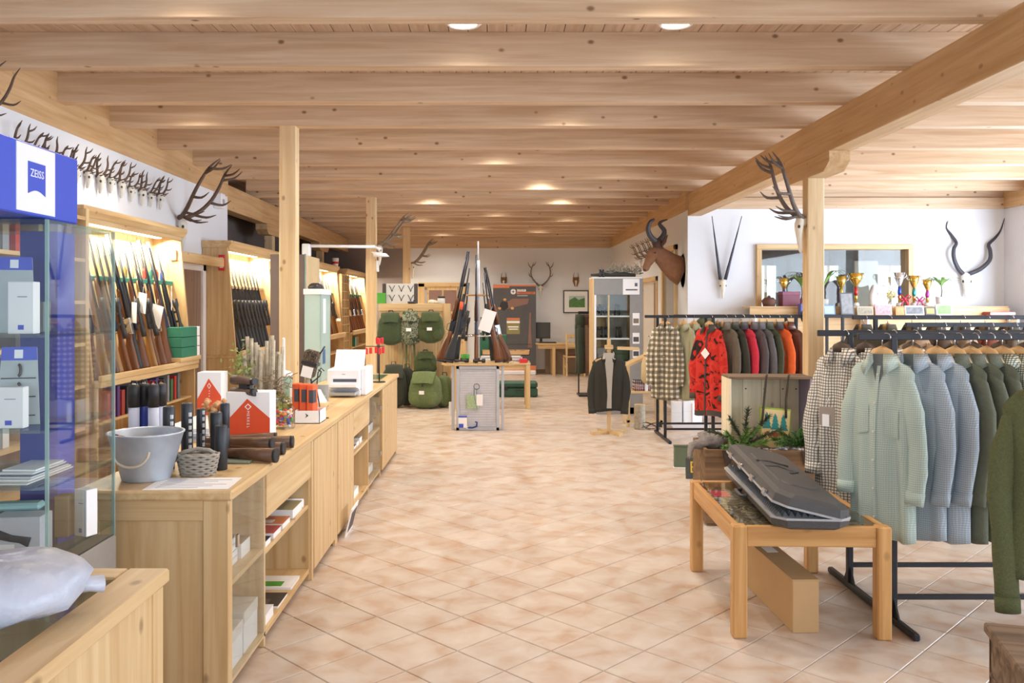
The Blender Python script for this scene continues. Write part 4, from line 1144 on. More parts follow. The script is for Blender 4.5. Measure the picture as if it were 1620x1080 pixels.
t = root('accessory_pouch', 'pale teal lens cloth pack lying on a shelf of the tower', 'pack', (px(20, 3.0), 3.0, .885), R(8))
part('pack', MB().box(-.12, .1, -.03, .03, -.004, .022, .008), M('pale_teal', '9cc0c4', .6), t); t.location.z = .885
solo('pack_rest', MB().box(px(-20, 3.05), px(58, 3.05), 3.02, 3.12, .752, .881, .006), M('slate_box', '6d747c', .5), 'long slate carton under the pale teal pack in tower', 'box')

# ================================================================== tall dark cabinet, arm lamp and frosted vitrine behind the counter
t = root('tall_cabinet', 'tall dark brown cabinet with pale side behind the counter', 'cabinet', (-2.13, 9.05, 0))
wp('front', MB().box(-2.31, -1.955, 8.72, 8.76, 0, 2.115, .004), M('dark_brown_front', '6a5a56', .5), t)
wp('side', MB().box(-2.31, -1.95, 8.76, 9.42, 0, 2.11, .004), wood('pale_side_panel', 'e0cda8', 'cbb48c', 'z', knot=.3), t)
wp('glass_edge', MB().box(-1.962, -1.946, 8.72, 8.735, 0, 2.12), green_edge, t)
t = root('arm_lamp', 'white wall lamp with long horizontal arm above the tall cabinet', 'lamp', (-2.0, 9.0, 2.112))
part('clamp', MB().box(-.04, .04, -.05, .05, 0, .13, .008), white_pl, t)
part('arm', MB().tube([(.0, 0, .11), (.3, 0, .105), (.72, 0, .10)], .016, 8), white_pl, t)
part('elbow', MB().tube([(.72, 0, .10), (.78, 0, .07)], .014, 8), white_pl, t)
part('head', MB().loft([ell(.70, 0, .02, .02, .045, 10), ell(.77, 0, .07, .06, .03, 10), ell(.79, 0, .085, .07, -.005, 10)]), white_pl, t)
t = root('frosted_vitrine', 'tall narrow frosted glass showcase behind the counter', 'showcase', (-1.78, 8.5, 0))
fs = M('frosted_sheet', 'bfdcde', .3, 0, var=.04, scale=3, alpha=.6)
wp('glass_front', MB().box(-1.865, -1.705, 8.30, 8.312, .5, 1.70), fs, t); wp('glass_side', MB().box(-1.712, -1.70, 8.30, 8.76, .5, 1.70), fs, t)
wp('top', MB().box(-1.875, -1.695, 8.29, 8.77, 1.70, 1.755, .004), white_pl, t)
wp('back_board', MB().box(-1.865, -1.70, 8.745, 8.76, .5, 1.70), M('beige_board', 'cfc4a2', .7), t)
wp('base_cabinet', MB().box(-1.865, -1.70, 8.30, 8.76, 0, .5, .004), pine_z, t)
wp('notice', MB().box(-1.699, -1.6975, 8.38, 8.5, 1.32, 1.66), paper, t)
wp('info_sign', MB().box(-1.699, -1.6975, 8.36, 8.48, 1.02, 1.16), M('info_blue', '4a6ea0', .5), t)
solo('dark_beret', MB().lathe([(.07, 0), (.075, .02), (.06, .045), (.03, .06)], 16), black_plastic, 'small dark beret lying on top of the frosted showcase', 'hat', None, (-1.79, 8.45, 1.756))
t = root('switch_box', 'small white switch box on the wall end by the large antlers', 'switch', (-3.30, 10.2, 2.84))
part('box', MB().box(-.055, .04, -.07, .07, -.09, .09, .008), white_pl, t); part('button', MB().box(.04, .046, -.03, .03, -.04, .02), grey_metal, t)
# ================================================================== clothes
def cloth(name, col, var=.07, scale=30, bump=.35, bscale=150, rough=.9):
    return M(name, col, rough, 0, var=var, scale=scale, bump=bump, bscale=bscale, spec=.2, sheen=.15)
hang_wood = M('hanger_wood', 'dcb27c', .45, var=.08)
hang_dark = M('hanger_dark', '5a4a40', .5)
HG = {}
def hanger(loc, rz, label, group, mat=None, key='wood'):
    if key not in HG:
        t = root('clothes_hanger', label, 'hanger', loc, rz, group)
        part('arm', MB().tube([(-.145, 0, -.115), (-.11, 0, -.088), (-.075, 0, -.05), (-.032, 0, .0), (0, 0, .014), (.032, 0, .0), (.075, 0, -.05), (.11, 0, -.088), (.145, 0, -.115)], [.010, .014, .022, .030, .032, .030, .022, .014, .010], 8, flat=(1, .42), up=(0, 0, 1)), mat or hang_wood, t)
        pts = [(0, 0, .03), (0, 0, .07)] + [(.022 - .022 * math.cos(a), 0, .085 + .022 * math.sin(a)) for a in [PI * k / 8 for k in range(10)]]
        part('hook', MB().tube(pts, .0028, 6), chrome, t)
        HG[key] = t
        return t
    c = dup(HG[key], loc=loc, rz=rz, label=label, group=group)
    return c
def garment(label, cat, loc, rz, mat, L=.86, W=.175, D=.05, sl=.62, seed=1, collar='shirt', trim=None, lining=None, buttons=0, pocket=False, group=None, name='shirt', cuff=True, zipm=None, flare=.04, fold=.016, hem=None, tagm=None):
    f = random.Random(seed); ph = [f.uniform(0, 6.28) for _ in range(6)]
    t = root(name, label, cat, loc, rz, group)
    trim = trim or mat
    wn = .07
    def zs(x):
        a = abs(x); return -.012 - max(0, a - wn * .6) * .36 - max(0, a - W * .82) * .8
    nu, nv = 18, 15
    def fr_pt(u, v, side):
        w = W * (1 - .07 * math.sin(PI * min(1, v * 1.3)) + flare * v)
        x = u * w
        z0 = zs(u * W); z = z0 * (1 - v) - L * v - (.012 * math.sin(3 * u + ph[0]) * v)
        pr = .22 + .78 * min(1, v * 3.2) ** .7
        d = D * pr * max(0, 1 - abs(u) ** 3.2) ** .5
        A = fold * min(1, v * 1.6) * (1 - abs(u) ** 4)
        fo = A * (math.sin(5.2 * u + ph[1] + 1.3 * v) + .6 * math.sin(9.5 * u + ph[2] - 2.2 * v) + .35 * math.sin(15 * u + ph[3]))
        y = (-d + fo) if side == 0 else (d * .8 + fo * .7)
        return (x, y, z)
    rows = []
    for j in range(nv + 1):
        v = j / nv
        ring = [fr_pt(-1 + 2 * i / nu, v, 0) for i in range(nu + 1)] + [fr_pt(1 - 2 * i / nu, v, 1) for i in range(1, nu)]
        rows.append(ring)
    part('body', MB().loft(rows), mat, t)
    for s_ in (-1, 1):
        zz = zs(W)
        k = f.uniform(-.02, .02)
        pts = [(s_ * (W - .075), 0, zz + .0), (s_ * (W - .038), 0, zz - .055), (s_ * (W - .006), -.006, zz - .19), (s_ * (W + .012), -.018 + k, zz - .36), (s_ * (W + .006 + k), -.03 + k, zz - .48), (s_ * (W - .004 + k), -.045 + k, zz - sl)]
        rr = [.018, .042, .054, .051, .048, .046]
        mb = MB(); n0 = 12
        # sleeve with creases
        P = [Vector(p) for p in pts]; fine = []; fr_ = []
        for q in range(len(P) - 1):
            for w_ in range(3):
                a = w_ / 3; fine.append(P[q].lerp(P[q + 1], a)); fr_.append((rr[q] * (1 - a) + rr[q + 1] * a) * (1 + .035 * math.sin(q * 3.1 + w_ * 2.4 + ph[4])))
        fine.append(P[-1]); fr_.append(rr[-1])
        part('sleeve', mb.tube(fine, fr_, n0, flat=(1.0, .62), up=(1, 0, 0)), mat, t)
        if cuff:
            d_ = (P[-1] - P[-2]).normalized()
            part('cuff', MB().tube([P[-1] - d_ * .05, P[-1] + d_ * .012], [rr[-1] * 1.06, rr[-1] * 1.04], n0, flat=(1.0, .64), up=(1, 0, 0)), trim, t)
    if collar in ('shirt', 'stand'):
        rings = []; n = 18; drop = .055 if collar == 'shirt' else .0
        for k in range(n + 1):
            a = R(-155) + R(310) * k / n + PI / 2
            e = abs(k / n - .5) * 2
            ca, sa = math.cos(a), math.sin(a)
            inner = (.058 * ca, .045 * sa + .004, -.03); top = (.066 * ca, .05 * sa + .004, .014 if collar == 'shirt' else .04)
            out = ((.092 + .03 * e ** 4) * ca, .072 * sa - .012 * e ** 4, -.040 - drop * e ** 5)
            rings.append([inner, top, (out[0] * 1.02, out[1] * 1.02, out[2]), (out[0] * .93, out[1] * .93, out[2] - .002)])
        part('collar', MB().loft(rings), trim, t)
    elif collar == 'hood':
        rings = []
        for k in range(9):
            v = k / 8; r_ = .05 + .065 * math.sin(PI * v) ** .7
            rings.append([(r_ * 1.15 * math.cos(a), .015 + .02 * v + r_ * .8 * math.sin(a), -.045 + .13 * v + .008 * math.sin(4 * a + ph[5])) for a in [2 * PI * q / 12 for q in range(12)]])
        part('hood', MB().loft(rings), trim, t)
    if lining:
        part('lining', MB().sheet([[(-.045, -.02 - .004, .01), (.045, -.024, .01)], [(-.03, -D * .55, -.07), (.03, -D * .55, -.07)], [(-.004, -D * .85, -.15), (.004, -D * .85, -.15)]]), lining, t)
    if buttons or zipm:
        g = []
        for j in range(nv + 1):
            v = .04 + .95 * j / nv
            a = fr_pt(-.055, v, 0); b_ = fr_pt(.055, v, 0)
            g.append([(a[0], min(a[1], b_[1]) - .004, a[2]), (b_[0], min(a[1], b_[1]) - .004, b_[2])])
        part('placket' if buttons else 'zip', MB().sheet(g), zipm or trim, t)
    for k in range(buttons):
        v = .09 + .8 * k / max(1, buttons - 1); p = fr_pt(0, v, 0)
        o = part('button', MB().tube([(0, 0, 0), (0, -.004, 0)], .0055, 8), M('shirt_button', 'd9d4c4', .4), t); o.location = (p[0], p[1] - .006, p[2])
    if pocket:
        for s_ in ((-1, 1) if pocket is True else (pocket,)):
            g = []
            for j in range(5):
                v = .26 + .16 * j / 4
                g.append([(lambda p: (p[0], p[1] - .004, p[2]))(fr_pt(s_ * (.28 + .4 * i / 4), v, 0)) for i in range(5)])
            part('pocket', MB().sheet(g), trim, t)
    if hem:
        g = [[(lambda p: (p[0], p[1] - .003, p[2]))(fr_pt(-.98 + 1.96 * i / 12, .94 + .06 * j, 0)) for i in range(13)] for j in range(2)]
        part('hem_band', MB().sheet(g), hem, t)
    if tagm:
        p = fr_pt(.1 if tagm > 0 else -.2, .3, 0); s_ = abs(tagm)
        o = part('swing_tag', MB().prism([(0, s_ * .7), (s_ * .7, 0), (0, -s_ * .7), (-s_ * .7, 0)], 'xz', -.001, .001), paper, t); o.location = (p[0], p[1] - .03, p[2]); o['label'] = 'white diamond swing tag'
    return t
def rack(label, x0, x1, ys, zr, legs, name='clothes_rack', zb=.13, feet=None):
    t = root(name, label, 'clothes rack', (((x0[0] if isinstance(x0, tuple) else x0) + x1) / 2, sum(ys) / len(ys), 0))
    for i, y in enumerate(ys):
        xs = x0 if not isinstance(x0, (list, tuple)) else x0[i]
        wp('rail', MB().box(xs, x1, y - .014, y + .014, zr - .02, zr + .014, .003), black_metal, t)
        wp('low_bar', MB().box(legs[0], legs[-1], y - .012, y + .012, zb - .012, zb + .012, .002), black_metal, t)
        for lx in legs:
            wp('upright', MB().box(lx - .016, lx + .016, y - .016, y + .016, .03, zr, .003), black_metal, t)
    f0, f1 = feet or (min(ys) - .25, max(ys) + .28)
    for lx in legs:
        wp('foot', MB().box(lx - .018, lx + .018, f0, f1, 0, .035, .008), black_metal, t)
        for y in ys: wp('gusset', MB().prism([(y - .07, .033), (y + .07, .033), (y + .014, .13), (y - .014, .13)], 'yz', lx - .004, lx + .004), black_metal, t)
    return t
# ---- rack with the shirts, right foreground (rails along x at y 4.3 and 4.83)
rack('black steel double clothes rack holding the checked shirts', 1.82, 4.0, (4.30, 4.83), 1.443, (2.0, 3.8))
HZ = 1.457 - .106
green_chk = check('pale_green_check', 'b2c2bb', 'cdd7d1', '8a9e97', 110, 95, .3, .36, amt=.55)
blue_chk = check('blue_grey_check', 'a3b0bc', 'c6ced6', '7f8e9e', 110, 95, .3, .4, amt=.55)
hound = check('houndstooth', 'e6e2da', '5a5450', '4f4a48', 60, 60, .34, .34)
hound_g = check('green_houndstooth', 'dfe2d6', '4d5a4a', '46513f', 95, 95, .45, .45)
olive_dk = cloth('dark_olive_cloth', '646a5c'); taupe_c = cloth('taupe_cloth', '8a8378')
specs = [  # x, yaw, material, label
    (1.945, -54, green_chk, 'pale green checked shirt with open collar above the oak table', 'shirt', 6, True),
    (2.10, -58, blue_chk, 'blue grey fine checked shirt behind the pale green one', 'shirt', 6, True),
    (2.22, -60, blue_chk, 'blue grey fine checked shirt hanging next to the dark olive shirts', 'shirt', 0, True),
    (2.31, -62, olive_dk, 'dark olive shirt hanging beside the blue grey checked shirts', 'shirt', 0, False),
    (2.39, -62, olive_dk, 'dark olive shirt in the middle of the front rail', 'shirt', 0, False),
    (2.47, -62, olive_dk, 'dark olive shirt next to green houndstooth shirts', 'shirt', 0, False),
    (2.55, -60, hound_g, 'green houndstooth shirt hanging after the dark olive shirts', 'shirt', 0, False),
    (2.63, -60, hound_g, 'green houndstooth shirt among its look-alikes on the front rail', 'shirt', 0, False),
    (2.71, -60, hound_g, 'green houndstooth shirt among its look-alikes on the front rail', 'shirt', 0, False),
    (2.79, -60, hound_g, 'green houndstooth shirt among its look-alikes on the front rail', 'shirt', 0, False),
    (2.90, -62, olive_dk, 'dark olive shirt hanging behind the green houndstooth shirts', 'shirt', 0, False)]
for i, (x, yaw, m_, lab, cat, nb, pk) in enumerate(specs):
    hanger((x, 4.30, HZ), R(yaw), 'wooden hanger on the front rail of the checked shirts', 'wooden hangers on the front shirt rail')
    garment(lab, 'shirt', (x, 4.30, HZ - .008), R(yaw), m_, L=.90, W=.168, D=.055 if i < 3 else .032, seed=20 + i, buttons=nb, pocket=pk, group='green houndstooth shirts on the front rail' if i in (7, 8, 9) else None, fold=.02 if i < 3 else .008, lining=cloth('shirt_inner', '6d7476') if i < 3 else None)
for i, (x, yaw) in enumerate(((1.955, -56), (2.09, -60), (2.23, -62), (2.35, -62), (2.7, -64), (2.85, -64), (3.0, -64))):
    lab = 'brown and white houndstooth shirt with grey tag by the rifle case' if i == 0 else 'brown and white houndstooth shirt without tag on the rear shirt rail' if i < 4 else 'pale tan shirt on the rear shirt rail'
    hanger((x, 4.83, HZ), R(yaw), 'dark hanger on the rear shirt rail', 'dark hangers on the rear shirt rail', hang_dark, 'dark')
    garment(lab, 'shirt', (x, 4.83, HZ - .008), R(yaw), hound if i < 4 else taupe_c, L=.90, W=.165, D=.05 if i == 0 else .035, seed=50 + i, group=None if i == 0 else ('houndstooth shirts on the rear rail' if i < 4 else 'tan shirts on the rear rail'), tagm=0)
t = root('card_tag', 'grey card with white slip hanging on a houndstooth shirt', 'tag', (px(1296, 4.70), 4.60, 1.0), R(-52))
part('card', MB().box(-.04, .05, -.002, .002, -.05, .05), M('grey_card', '9d9189', .8), t); part('slip', MB().box(-.02, .02, -.006, -.002, -.055, .01), paper, t)
part('string', MB().tube([(0, 0, .05), (.002, .02, .10)], .0015, 4), paper, t)
# ---- olive jumper on a stand at the right edge
knit = M('olive_knit', '626748', .95, var=.16, scale=120, bump=.7, bscale=220, spec=.15)
JX, JYY = 2.30, 3.38
t = root('garment_stand', 'wooden stand carrying the olive knitted jumper', 'clothes stand', (JX, JYY, 0))
part('pole', MB().box(-.018, .018, -.018, .018, .03, 1.33), oak_z, t)
part('foot', MB().box(-.2, .2, -.03, .03, 0, .035, .006), oak_x, t); part('foot', MB().box(-.03, .03, -.2, .2, .002, .03, .006), oak_y, t)
part('shoulder_bar', MB().tube([(-.2, 0, 1.24), (0, 0, 1.31), (.2, 0, 1.24)], [.015, .022, .015], 8), hang_wood, t)
garment('thick olive green knitted jumper on the wooden stand', 'jumper', (JX, JYY, 1.325), R(-12), knit, L=.80, W=.27, D=.10, sl=.80, seed=81, collar='stand', cuff=True, fold=.018, name='jumper')

# ---- far rack F (plaid shirt, olive shirts) and rack N (jackets)
rack('black steel rack with the plaid shirt and pale olive shirts', (1.758, 2.2), 4.3, (10.10, 10.58), 1.465, (2.0, 4.1), feet=(9.80, 10.72))
FZ = 1.465 + .014 - .106
plaid = check('brown_plaid', 'e6e0cf', '5f5948', '5f5948', 16, 16, .55, .55, jitter=.03)
polive = cloth('pale_olive_cloth', 'a9a98c'); dolive = cloth('deep_olive_cloth', '5d6248')
for i, (x, yaw, m_, lab, col, nb) in enumerate(((2.0, -28, plaid, 'brown and white plaid shirt facing out at the rack end', 'shirt', 6), (2.22, -55, polive, 'pale olive shirt hanging behind the plaid shirt', 'shirt', 0),
        (2.34, -55, polive, 'pale olive shirt beside the hooded green jacket', 'shirt', 0), (2.46, -52, dolive, 'deep green hooded jacket with dark swing tag', 'hood', 0), (2.62, -60, dolive, 'deep green jacket behind the red camouflage jacket', 'shirt', 0))):
    hanger((x, 10.10, FZ), R(yaw), 'wooden hanger on the plaid shirt rack', 'wooden hangers on the plaid shirt rack')
    garment(lab, 'jacket' if col == 'hood' else 'shirt', (x, 10.10, FZ - .008), R(yaw), m_, L=.88, W=.168, D=.055, seed=90 + i, collar=col, buttons=nb, name='jacket' if col == 'hood' else 'shirt', pocket=-1 if i == 0 else False, tagm=.06 if i == 3 else None)
rack('black steel rack with the bright hunting jackets by the post', (2.10, 2.25), 3.25, (9.05, 9.36), 1.48, (2.30, 3.18), feet=(8.85, 9.5))
NZ = 1.48 + .014 - .106
redcamo = camo('red_camouflage', ['2f2624', 'c2322c', 'cf3f36', '6d2826', 'c2322c'], 7, pos=[0, .40, .50, .60, .64])
jack = [(2.26, -56, redcamo, M('charcoal_trim', '4a4744', .9), 'red and black camouflage jacket with white diamond tag', 'shirt', .085, None),
        (2.42, -60, cloth('brown_olive_shell', '6f675a'), None, 'brown olive softshell jacket next to the red camouflage one', 'stand', None, None),
        (2.51, -62, cloth('black_green_shell', '3f4038'), None, 'blackish green jacket between softshell and pink red jacket', 'stand', None, None),
        (2.60, -58, cloth('crimson_fleece', 'd63a50'), cloth('charcoal_fleece', '47444a'), 'crimson fleece jacket with charcoal shoulders', 'stand', None, None),
        (2.71, -60, cloth('mauve_grey_shell', '5f585c'), None, 'dark mauve grey jacket beside the crimson fleece', 'stand', None, red),
        (2.79, -60, cloth('slate_shell', '6a6a70'), None, 'slate grey jacket behind the pale crate', 'stand', None, None),
        (2.87, -60, cloth('dark_green_loden', '4a5040'), None, 'dark green jacket with orange lining beside slate jacket', 'stand', None, orange),
        (2.97, -54, cloth('bright_orange_cloth', 'f4703c'), cloth('charcoal_fleece', '47444a'), 'bright orange jacket with dark collar', 'stand', None, None),
        (3.09, -54, M('brown_waxed', '6a4236', .45, var=.15), None, 'brown waxed leather jacket at the rack end', 'stand', None, orange)]
for i, (x, yaw, m_, tr, lab, col, tg, ln) in enumerate(jack):
    hanger((x, 9.05, NZ), R(yaw), 'white-hooked wooden hanger on the jacket rack', 'hangers on the jacket rack')
    garment(lab, 'jacket', (x, 9.05, NZ - .008), R(yaw), m_, L=.97 if i else .95, W=.19, D=.06 if i == 0 else .043, fold=.016 if i == 0 else .009, sl=.68, seed=120 + i, collar=col, trim=tr, zipm=M('dark_zip', '38363a', .6), lining=ln, tagm=tg, name='jacket', hem=tr if i == 0 else None, pocket=1 if i in (1, 5, 8) else False)
t = root('rail_flange', 'round black flange closing the jacket rail end near the post', 'flange', (3.249, 9.05, 1.478))
part('disc', MB().tube([(0, 0, 0), (.012, 0, 0)], .06, 16), black_metal, t); part('stub', MB().tube([(.01, 0, 0), (.035, 0, 0)], .025, 12), black_metal, t)
# ---- dark garments on two rails behind the shirts
rack('black steel rack of dark jackets beside the trophy shelf', 2.93, 6.0, (7.02,), 1.50, (3.12, 5.8), feet=(6.85, 7.2))
rack('black steel rack of muted shirts behind the checked shirts', 2.95, 5.6, (6.15,), 1.458, (3.3, 5.4), feet=(5.95, 6.35))
darks = [cloth('dark_%d' % k, c) for k, c in enumerate(('4a463e', '5c5648', '3c3c38', '6a6050', '50443c'))]
for i in range(13):
    x = 3.02 + .2 * i; yaw = R(-72 + 4 * (i % 3))
    hanger((x, 7.02, 1.50 + .014 - .106), yaw, 'wooden hanger on the rail of dark jackets', 'hangers on the dark garment rail')
    garment('dark hunting jacket hanging on the rail before the trophy shelf', 'jacket', (x, 7.02, 1.40), yaw, darks[i % 5], L=.85, W=.23, D=.06, seed=200 + i, collar='stand', cuff=False, group='dark jackets behind the shirts', name='jacket')
mixc = [cloth('mix_%d' % k, c) for k, c in enumerate(('b59a80', '6a5a4c', 'c8b49c', '9a5a4a', '8a8478', '5a6a86'))]
for i in range(13):
    x = 3.04 + .17 * i; yaw = R(-74 + 3 * (i % 3))
    hanger((x, 6.15, 1.458 + .014 - .106), yaw, 'wooden hanger on the rail of muted shirts', 'hangers on the mixed garment rail')
    garment('muted coloured shirt on the rail directly behind the checked shirts', 'shirt', (x, 6.15, 1.358), yaw, mixc[i % 6], L=.85, W=.22, D=.05, seed=240 + i, collar='shirt', cuff=False, group='muted shirts behind the check shirts')

# ---- cardigan on its wooden stand
cardm = M('charcoal_knit', '40413e', .95, var=.14, scale=160, bump=.6, bscale=260, spec=.15)
t = root('garment_stand', 'low pine clothes stand with crossed feet under the cardigan', 'clothes stand', (1.40, 10.6, 0))
part('pole', MB().box(-.022, .022, -.022, .022, .03, 1.17, .004), pine_z, t)
part('foot', MB().bar((-.23, -.08, .02), (.23, .08, .02), .05, .04), pine_x, t); part('foot', MB().bar((-.10, .2, .02), (.12, -.2, .02), .05, .038), pine_x, t)
part('top_block', MB().box(-.05, .05, -.03, .03, 1.05, 1.10, .004), pine_x, t)
part('shoulder_bar', MB().tube([(-.17, 0, .90), (0, 0, .97), (.17, 0, .90)], [.014, .02, .014], 8), pine_x, t)
g_ = garment('charcoal ribbed cardigan worn over a grey shirt on the pine stand', 'cardigan', (1.40, 10.6, .985), R(-6), cardm, L=.70, W=.205, D=.075, sl=.62, seed=300, collar='shirt', trim=None, name='cardigan', fold=.006)
shirtg = check('grey_fine_check', 'b4b4b0', 'd0d0cc', '8f908c', 120, 120, .4, .4)
part('shirt_front', MB().sheet([[(-.065, -.05, .02), (.065, -.05, .02)], [(-.05, -.07, -.10), (.055, -.07, -.10)], [(-.03, -.088, -.3), (.04, -.088, -.3)], [(-.02, -.09, -.5), (.03, -.09, -.5)], [(-.03, -.09, -.66), (.03, -.09, -.66)]]), shirtg, g_)
part('shirt_collar', MB().loft([[(-.075, -.01, -.02), (-.06, -.03, .035), (-.05, -.075, -.05), (-.08, -.06, -.06)], [(-.03, .03, .0), (-.03, .03, .045), (-.05, .05, .01), (-.05, .05, 0)], [(.03, .03, .0), (.03, .03, .045), (.05, .05, .01), (.05, .05, 0)], [(.075, -.01, -.02), (.06, -.03, .035), (.05, -.075, -.05), (.08, -.06, -.06)]]), shirtg, g_)
# ---- trousers on a rail by the binocular cabinet
t = root('trouser_rack', 'short black rack holding hanging trousers beside the glass cabinet', 'clothes rack', (1.56, 15.0, 0))
part('rail', MB().box(-.12, .16, -.012, .012, 1.46, 1.485), black_metal, t)
for x in (-.10, .13): part('upright', MB().box(x - .012, x + .012, .1, .124, .0, 1.47), black_metal, t)
part('foot', MB().box(-.12, .15, -.15, .3, 0, .03, .006), black_metal, t)
part('bracket', MB().box(-.11, .14, .0, .12, 1.44, 1.465), black_metal, t)
def trousers(loc, rz, m_, lab, top=None):
    t = root('trousers', lab, 'trousers', loc, rz)
    for s_ in (-1, 1):
        part('leg', MB().loft([ell(s_ * .045, 0, .052, .075, -.2, 10), ell(s_ * .045, 0, .05, .07, -.5, 10), ell(s_ * .04, .005, .048, .062, -.8, 10), ell(s_ * .04, 0, .046, .06, -1.05, 10)]), m_, t)
    part('seat', MB().loft([ell(0, 0, .09, .08, -.01, 14), ell(0, 0, .10, .085, -.1, 14), ell(0, 0, .10, .08, -.24, 14)]), top or m_, t)
    part('clip', MB().tube([(0, 0, -.01), (0, 0, .03), (.015, 0, .045), (.03, 0, .03)], .004, 6), chrome, t)
    return t
trousers((1.47, 15.0, 1.445), R(-70), cloth('dark_green_trouser', '3f4a40'), 'dark green trousers hanging at the rail end by glass cabinet')
trousers((1.60, 15.0, 1.445), R(-65), cloth('brown_trouser', '7a5f50'), 'brown and tan trousers hanging on the short rail', cloth('umber_trouser', '54403a'))
trousers((1.69, 15.0, 1.445), R(-65), cloth('umber_trouser', '54403a'), 'umber trousers hanging next to the glass cabinet')
# ================================================================== low table with the rifle case
t = root('display_table', 'low oak display table with glass top over camouflage cloth', 'table', (1.53, 4.62, 0), R(-2.0))
TW, TD, TZ = .375, .545, .54
for sx in (-1, 1):
    for sy in (-1, 1):
        part('leg', MB().box(sx * TW - sx * .068, sx * TW, sy * TD - sy * .068, sy * TD, 0, TZ, .006), oak_z, t)
for sy in (-1, 1): part('apron', MB().box(-TW + .068, TW - .068, sy * (TD - .01) - sy * .03, sy * (TD - .01), TZ - .10, TZ - .002, .004), oak_x, t)
for sx in (-1, 1): part('apron', MB().box(sx * (TW - .01) - sx * .03, sx * (TW - .01), -TD + .068, TD - .068, TZ - .10, TZ - .002, .004), oak_y, t)
part('glass_top', MB().box(-TW + .05, TW - .05, -TD + .05, TD - .05, TZ - .008, TZ - .002), clear, t)
part('cloth_panel', MB().box(-TW + .05, TW - .05, -TD + .05, TD - .05, TZ - .06, TZ - .05), camo('brown_camouflage', ['3a322a', '8a7a62', '564a3a', 'a89878', '6a5c46'], 9), t)
part('red_patch', MB().box(-.28, -.18, .30, .45, TZ - .05, TZ - .045), red, t); part('red_patch', MB().box(-.10, -.02, -.05, .06, TZ - .05, TZ - .045), red, t)
# rifle case, lid ajar
case_m = M('case_black_shell', '4a4a4c', .42, 0, var=.06, bump=.35, bscale=200)
t = root('rifle_case', 'black plastic rifle case with open lid lying on low oak table', 'case', (1.545, 4.66, TZ + .0005), R(-4.8))
def shell(z0, z1, hx, hy, ch):
    poly = [(-hx, -hy + ch), (-hx + ch, -hy), (hx - ch, -hy), (hx, -hy + ch), (hx, hy - ch), (hx - ch, hy), (-hx + ch, hy), (-hx, hy - ch)]
    return [[(a, b, z0) for a, b in poly], [(a * 1.0, b * 1.0, z1) for a, b in poly]], poly
def rings(hx, hy, ch, zs, sc):
    out = []
    for z, s_ in zip(zs, sc):
        a, b = hx - s_, hy - s_
        out.append([(-a, -b + ch, z), (-a + ch, -b, z), (a - ch, -b, z), (a, -b + ch, z), (a, b - ch, z), (a - ch, b, z), (-a + ch, b, z), (-a, b - ch, z)])
    return out
part('lower_shell', MB().loft(rings(.182, .66, .06, (0, .012, .045, .048), (.02, .004, 0, 0)), smooth=False), case_m, t)
part('rim', MB().loft(rings(.186, .664, .06, (.046, .056), (0, 0)), smooth=False), grey_metal, t)
mb = MB(); fr = random.Random(9)
for i in range(11):
    for j in range(40):
        x = -.15 + .03 * i; y = -.61 + .0313 * j
        mb.add([(x - .014, y - .014, .056), (x + .014, y - .014, .056), (x + .014, y + .014, .056), (x - .014, y + .014, .056), (x, y, .078)], [(0, 1, 4), (1, 2, 4), (2, 3, 4), (3, 0, 4)])
fo = part('egg_foam', mb, M('dark_grey_foam', '5d636a', .95, var=.1), t); fo['kind'] = 'stuff'
lid = part('lid', MB().loft(rings(.182, .66, .06, (0, .004, .042, .058), (0, 0, .006, .03)), smooth=False), case_m, t)
lid.location = (.182, -.0, .058); lid.rotation_euler = (R(1.5), R(13), 0)
for v_ in lid.data.vertices: v_.co.x -= .182
sub = part('rim', MB().loft(rings(.186, .664, .06, (-.006, .004), (0, 0)), smooth=False), grey_metal, lid)
for v_ in sub.data.vertices: v_.co.x -= .182
sub = part('raised_panel', MB().loft(rings(.11, .40, .05, (.056, .064), (0, .01)), smooth=False), case_m, lid)
for v_ in sub.data.vertices: v_.co.x -= .182
for k in range(4):
    sub = part('latch', MB().box(-.378, -.362, -.45 + .3 * k - .03, -.45 + .3 * k + .03, -.012, .022, .003), chrome, lid)
part('handle', MB().tube([(-.186, -.08, .03), (-.22, -.07, .03), (-.22, .07, .03), (-.186, .08, .03)], .01, 8), case_m, t)
sub = part('embossed_mark', MB().tube([(-.30, .12, .064), (-.22, .16, .066), (-.12, .13, .066)], .006, 6), case_m, lid)
sub = part('embossed_mark', MB().tube([(-.28, -.02, .064), (-.20, .06, .066), (-.10, .0, .066), (-.16, -.08, .066)], .006, 6), case_m, lid)
# cardboard box under the table
t = root('cardboard_box', 'long brown cardboard box on the floor under the oak table', 'box', (1.50, 4.52, 0), R(1.5))
part('body', MB().box(-.065, .065, -.36, .40, 0, .255, .003), cardboard, t)
part('flap', MB().box(-.066, .066, -.36, .40, .255, .261), cardboard, t)
part('label', MB().box(-.03, .03, .1, .2, .261, .2625), paper, t)

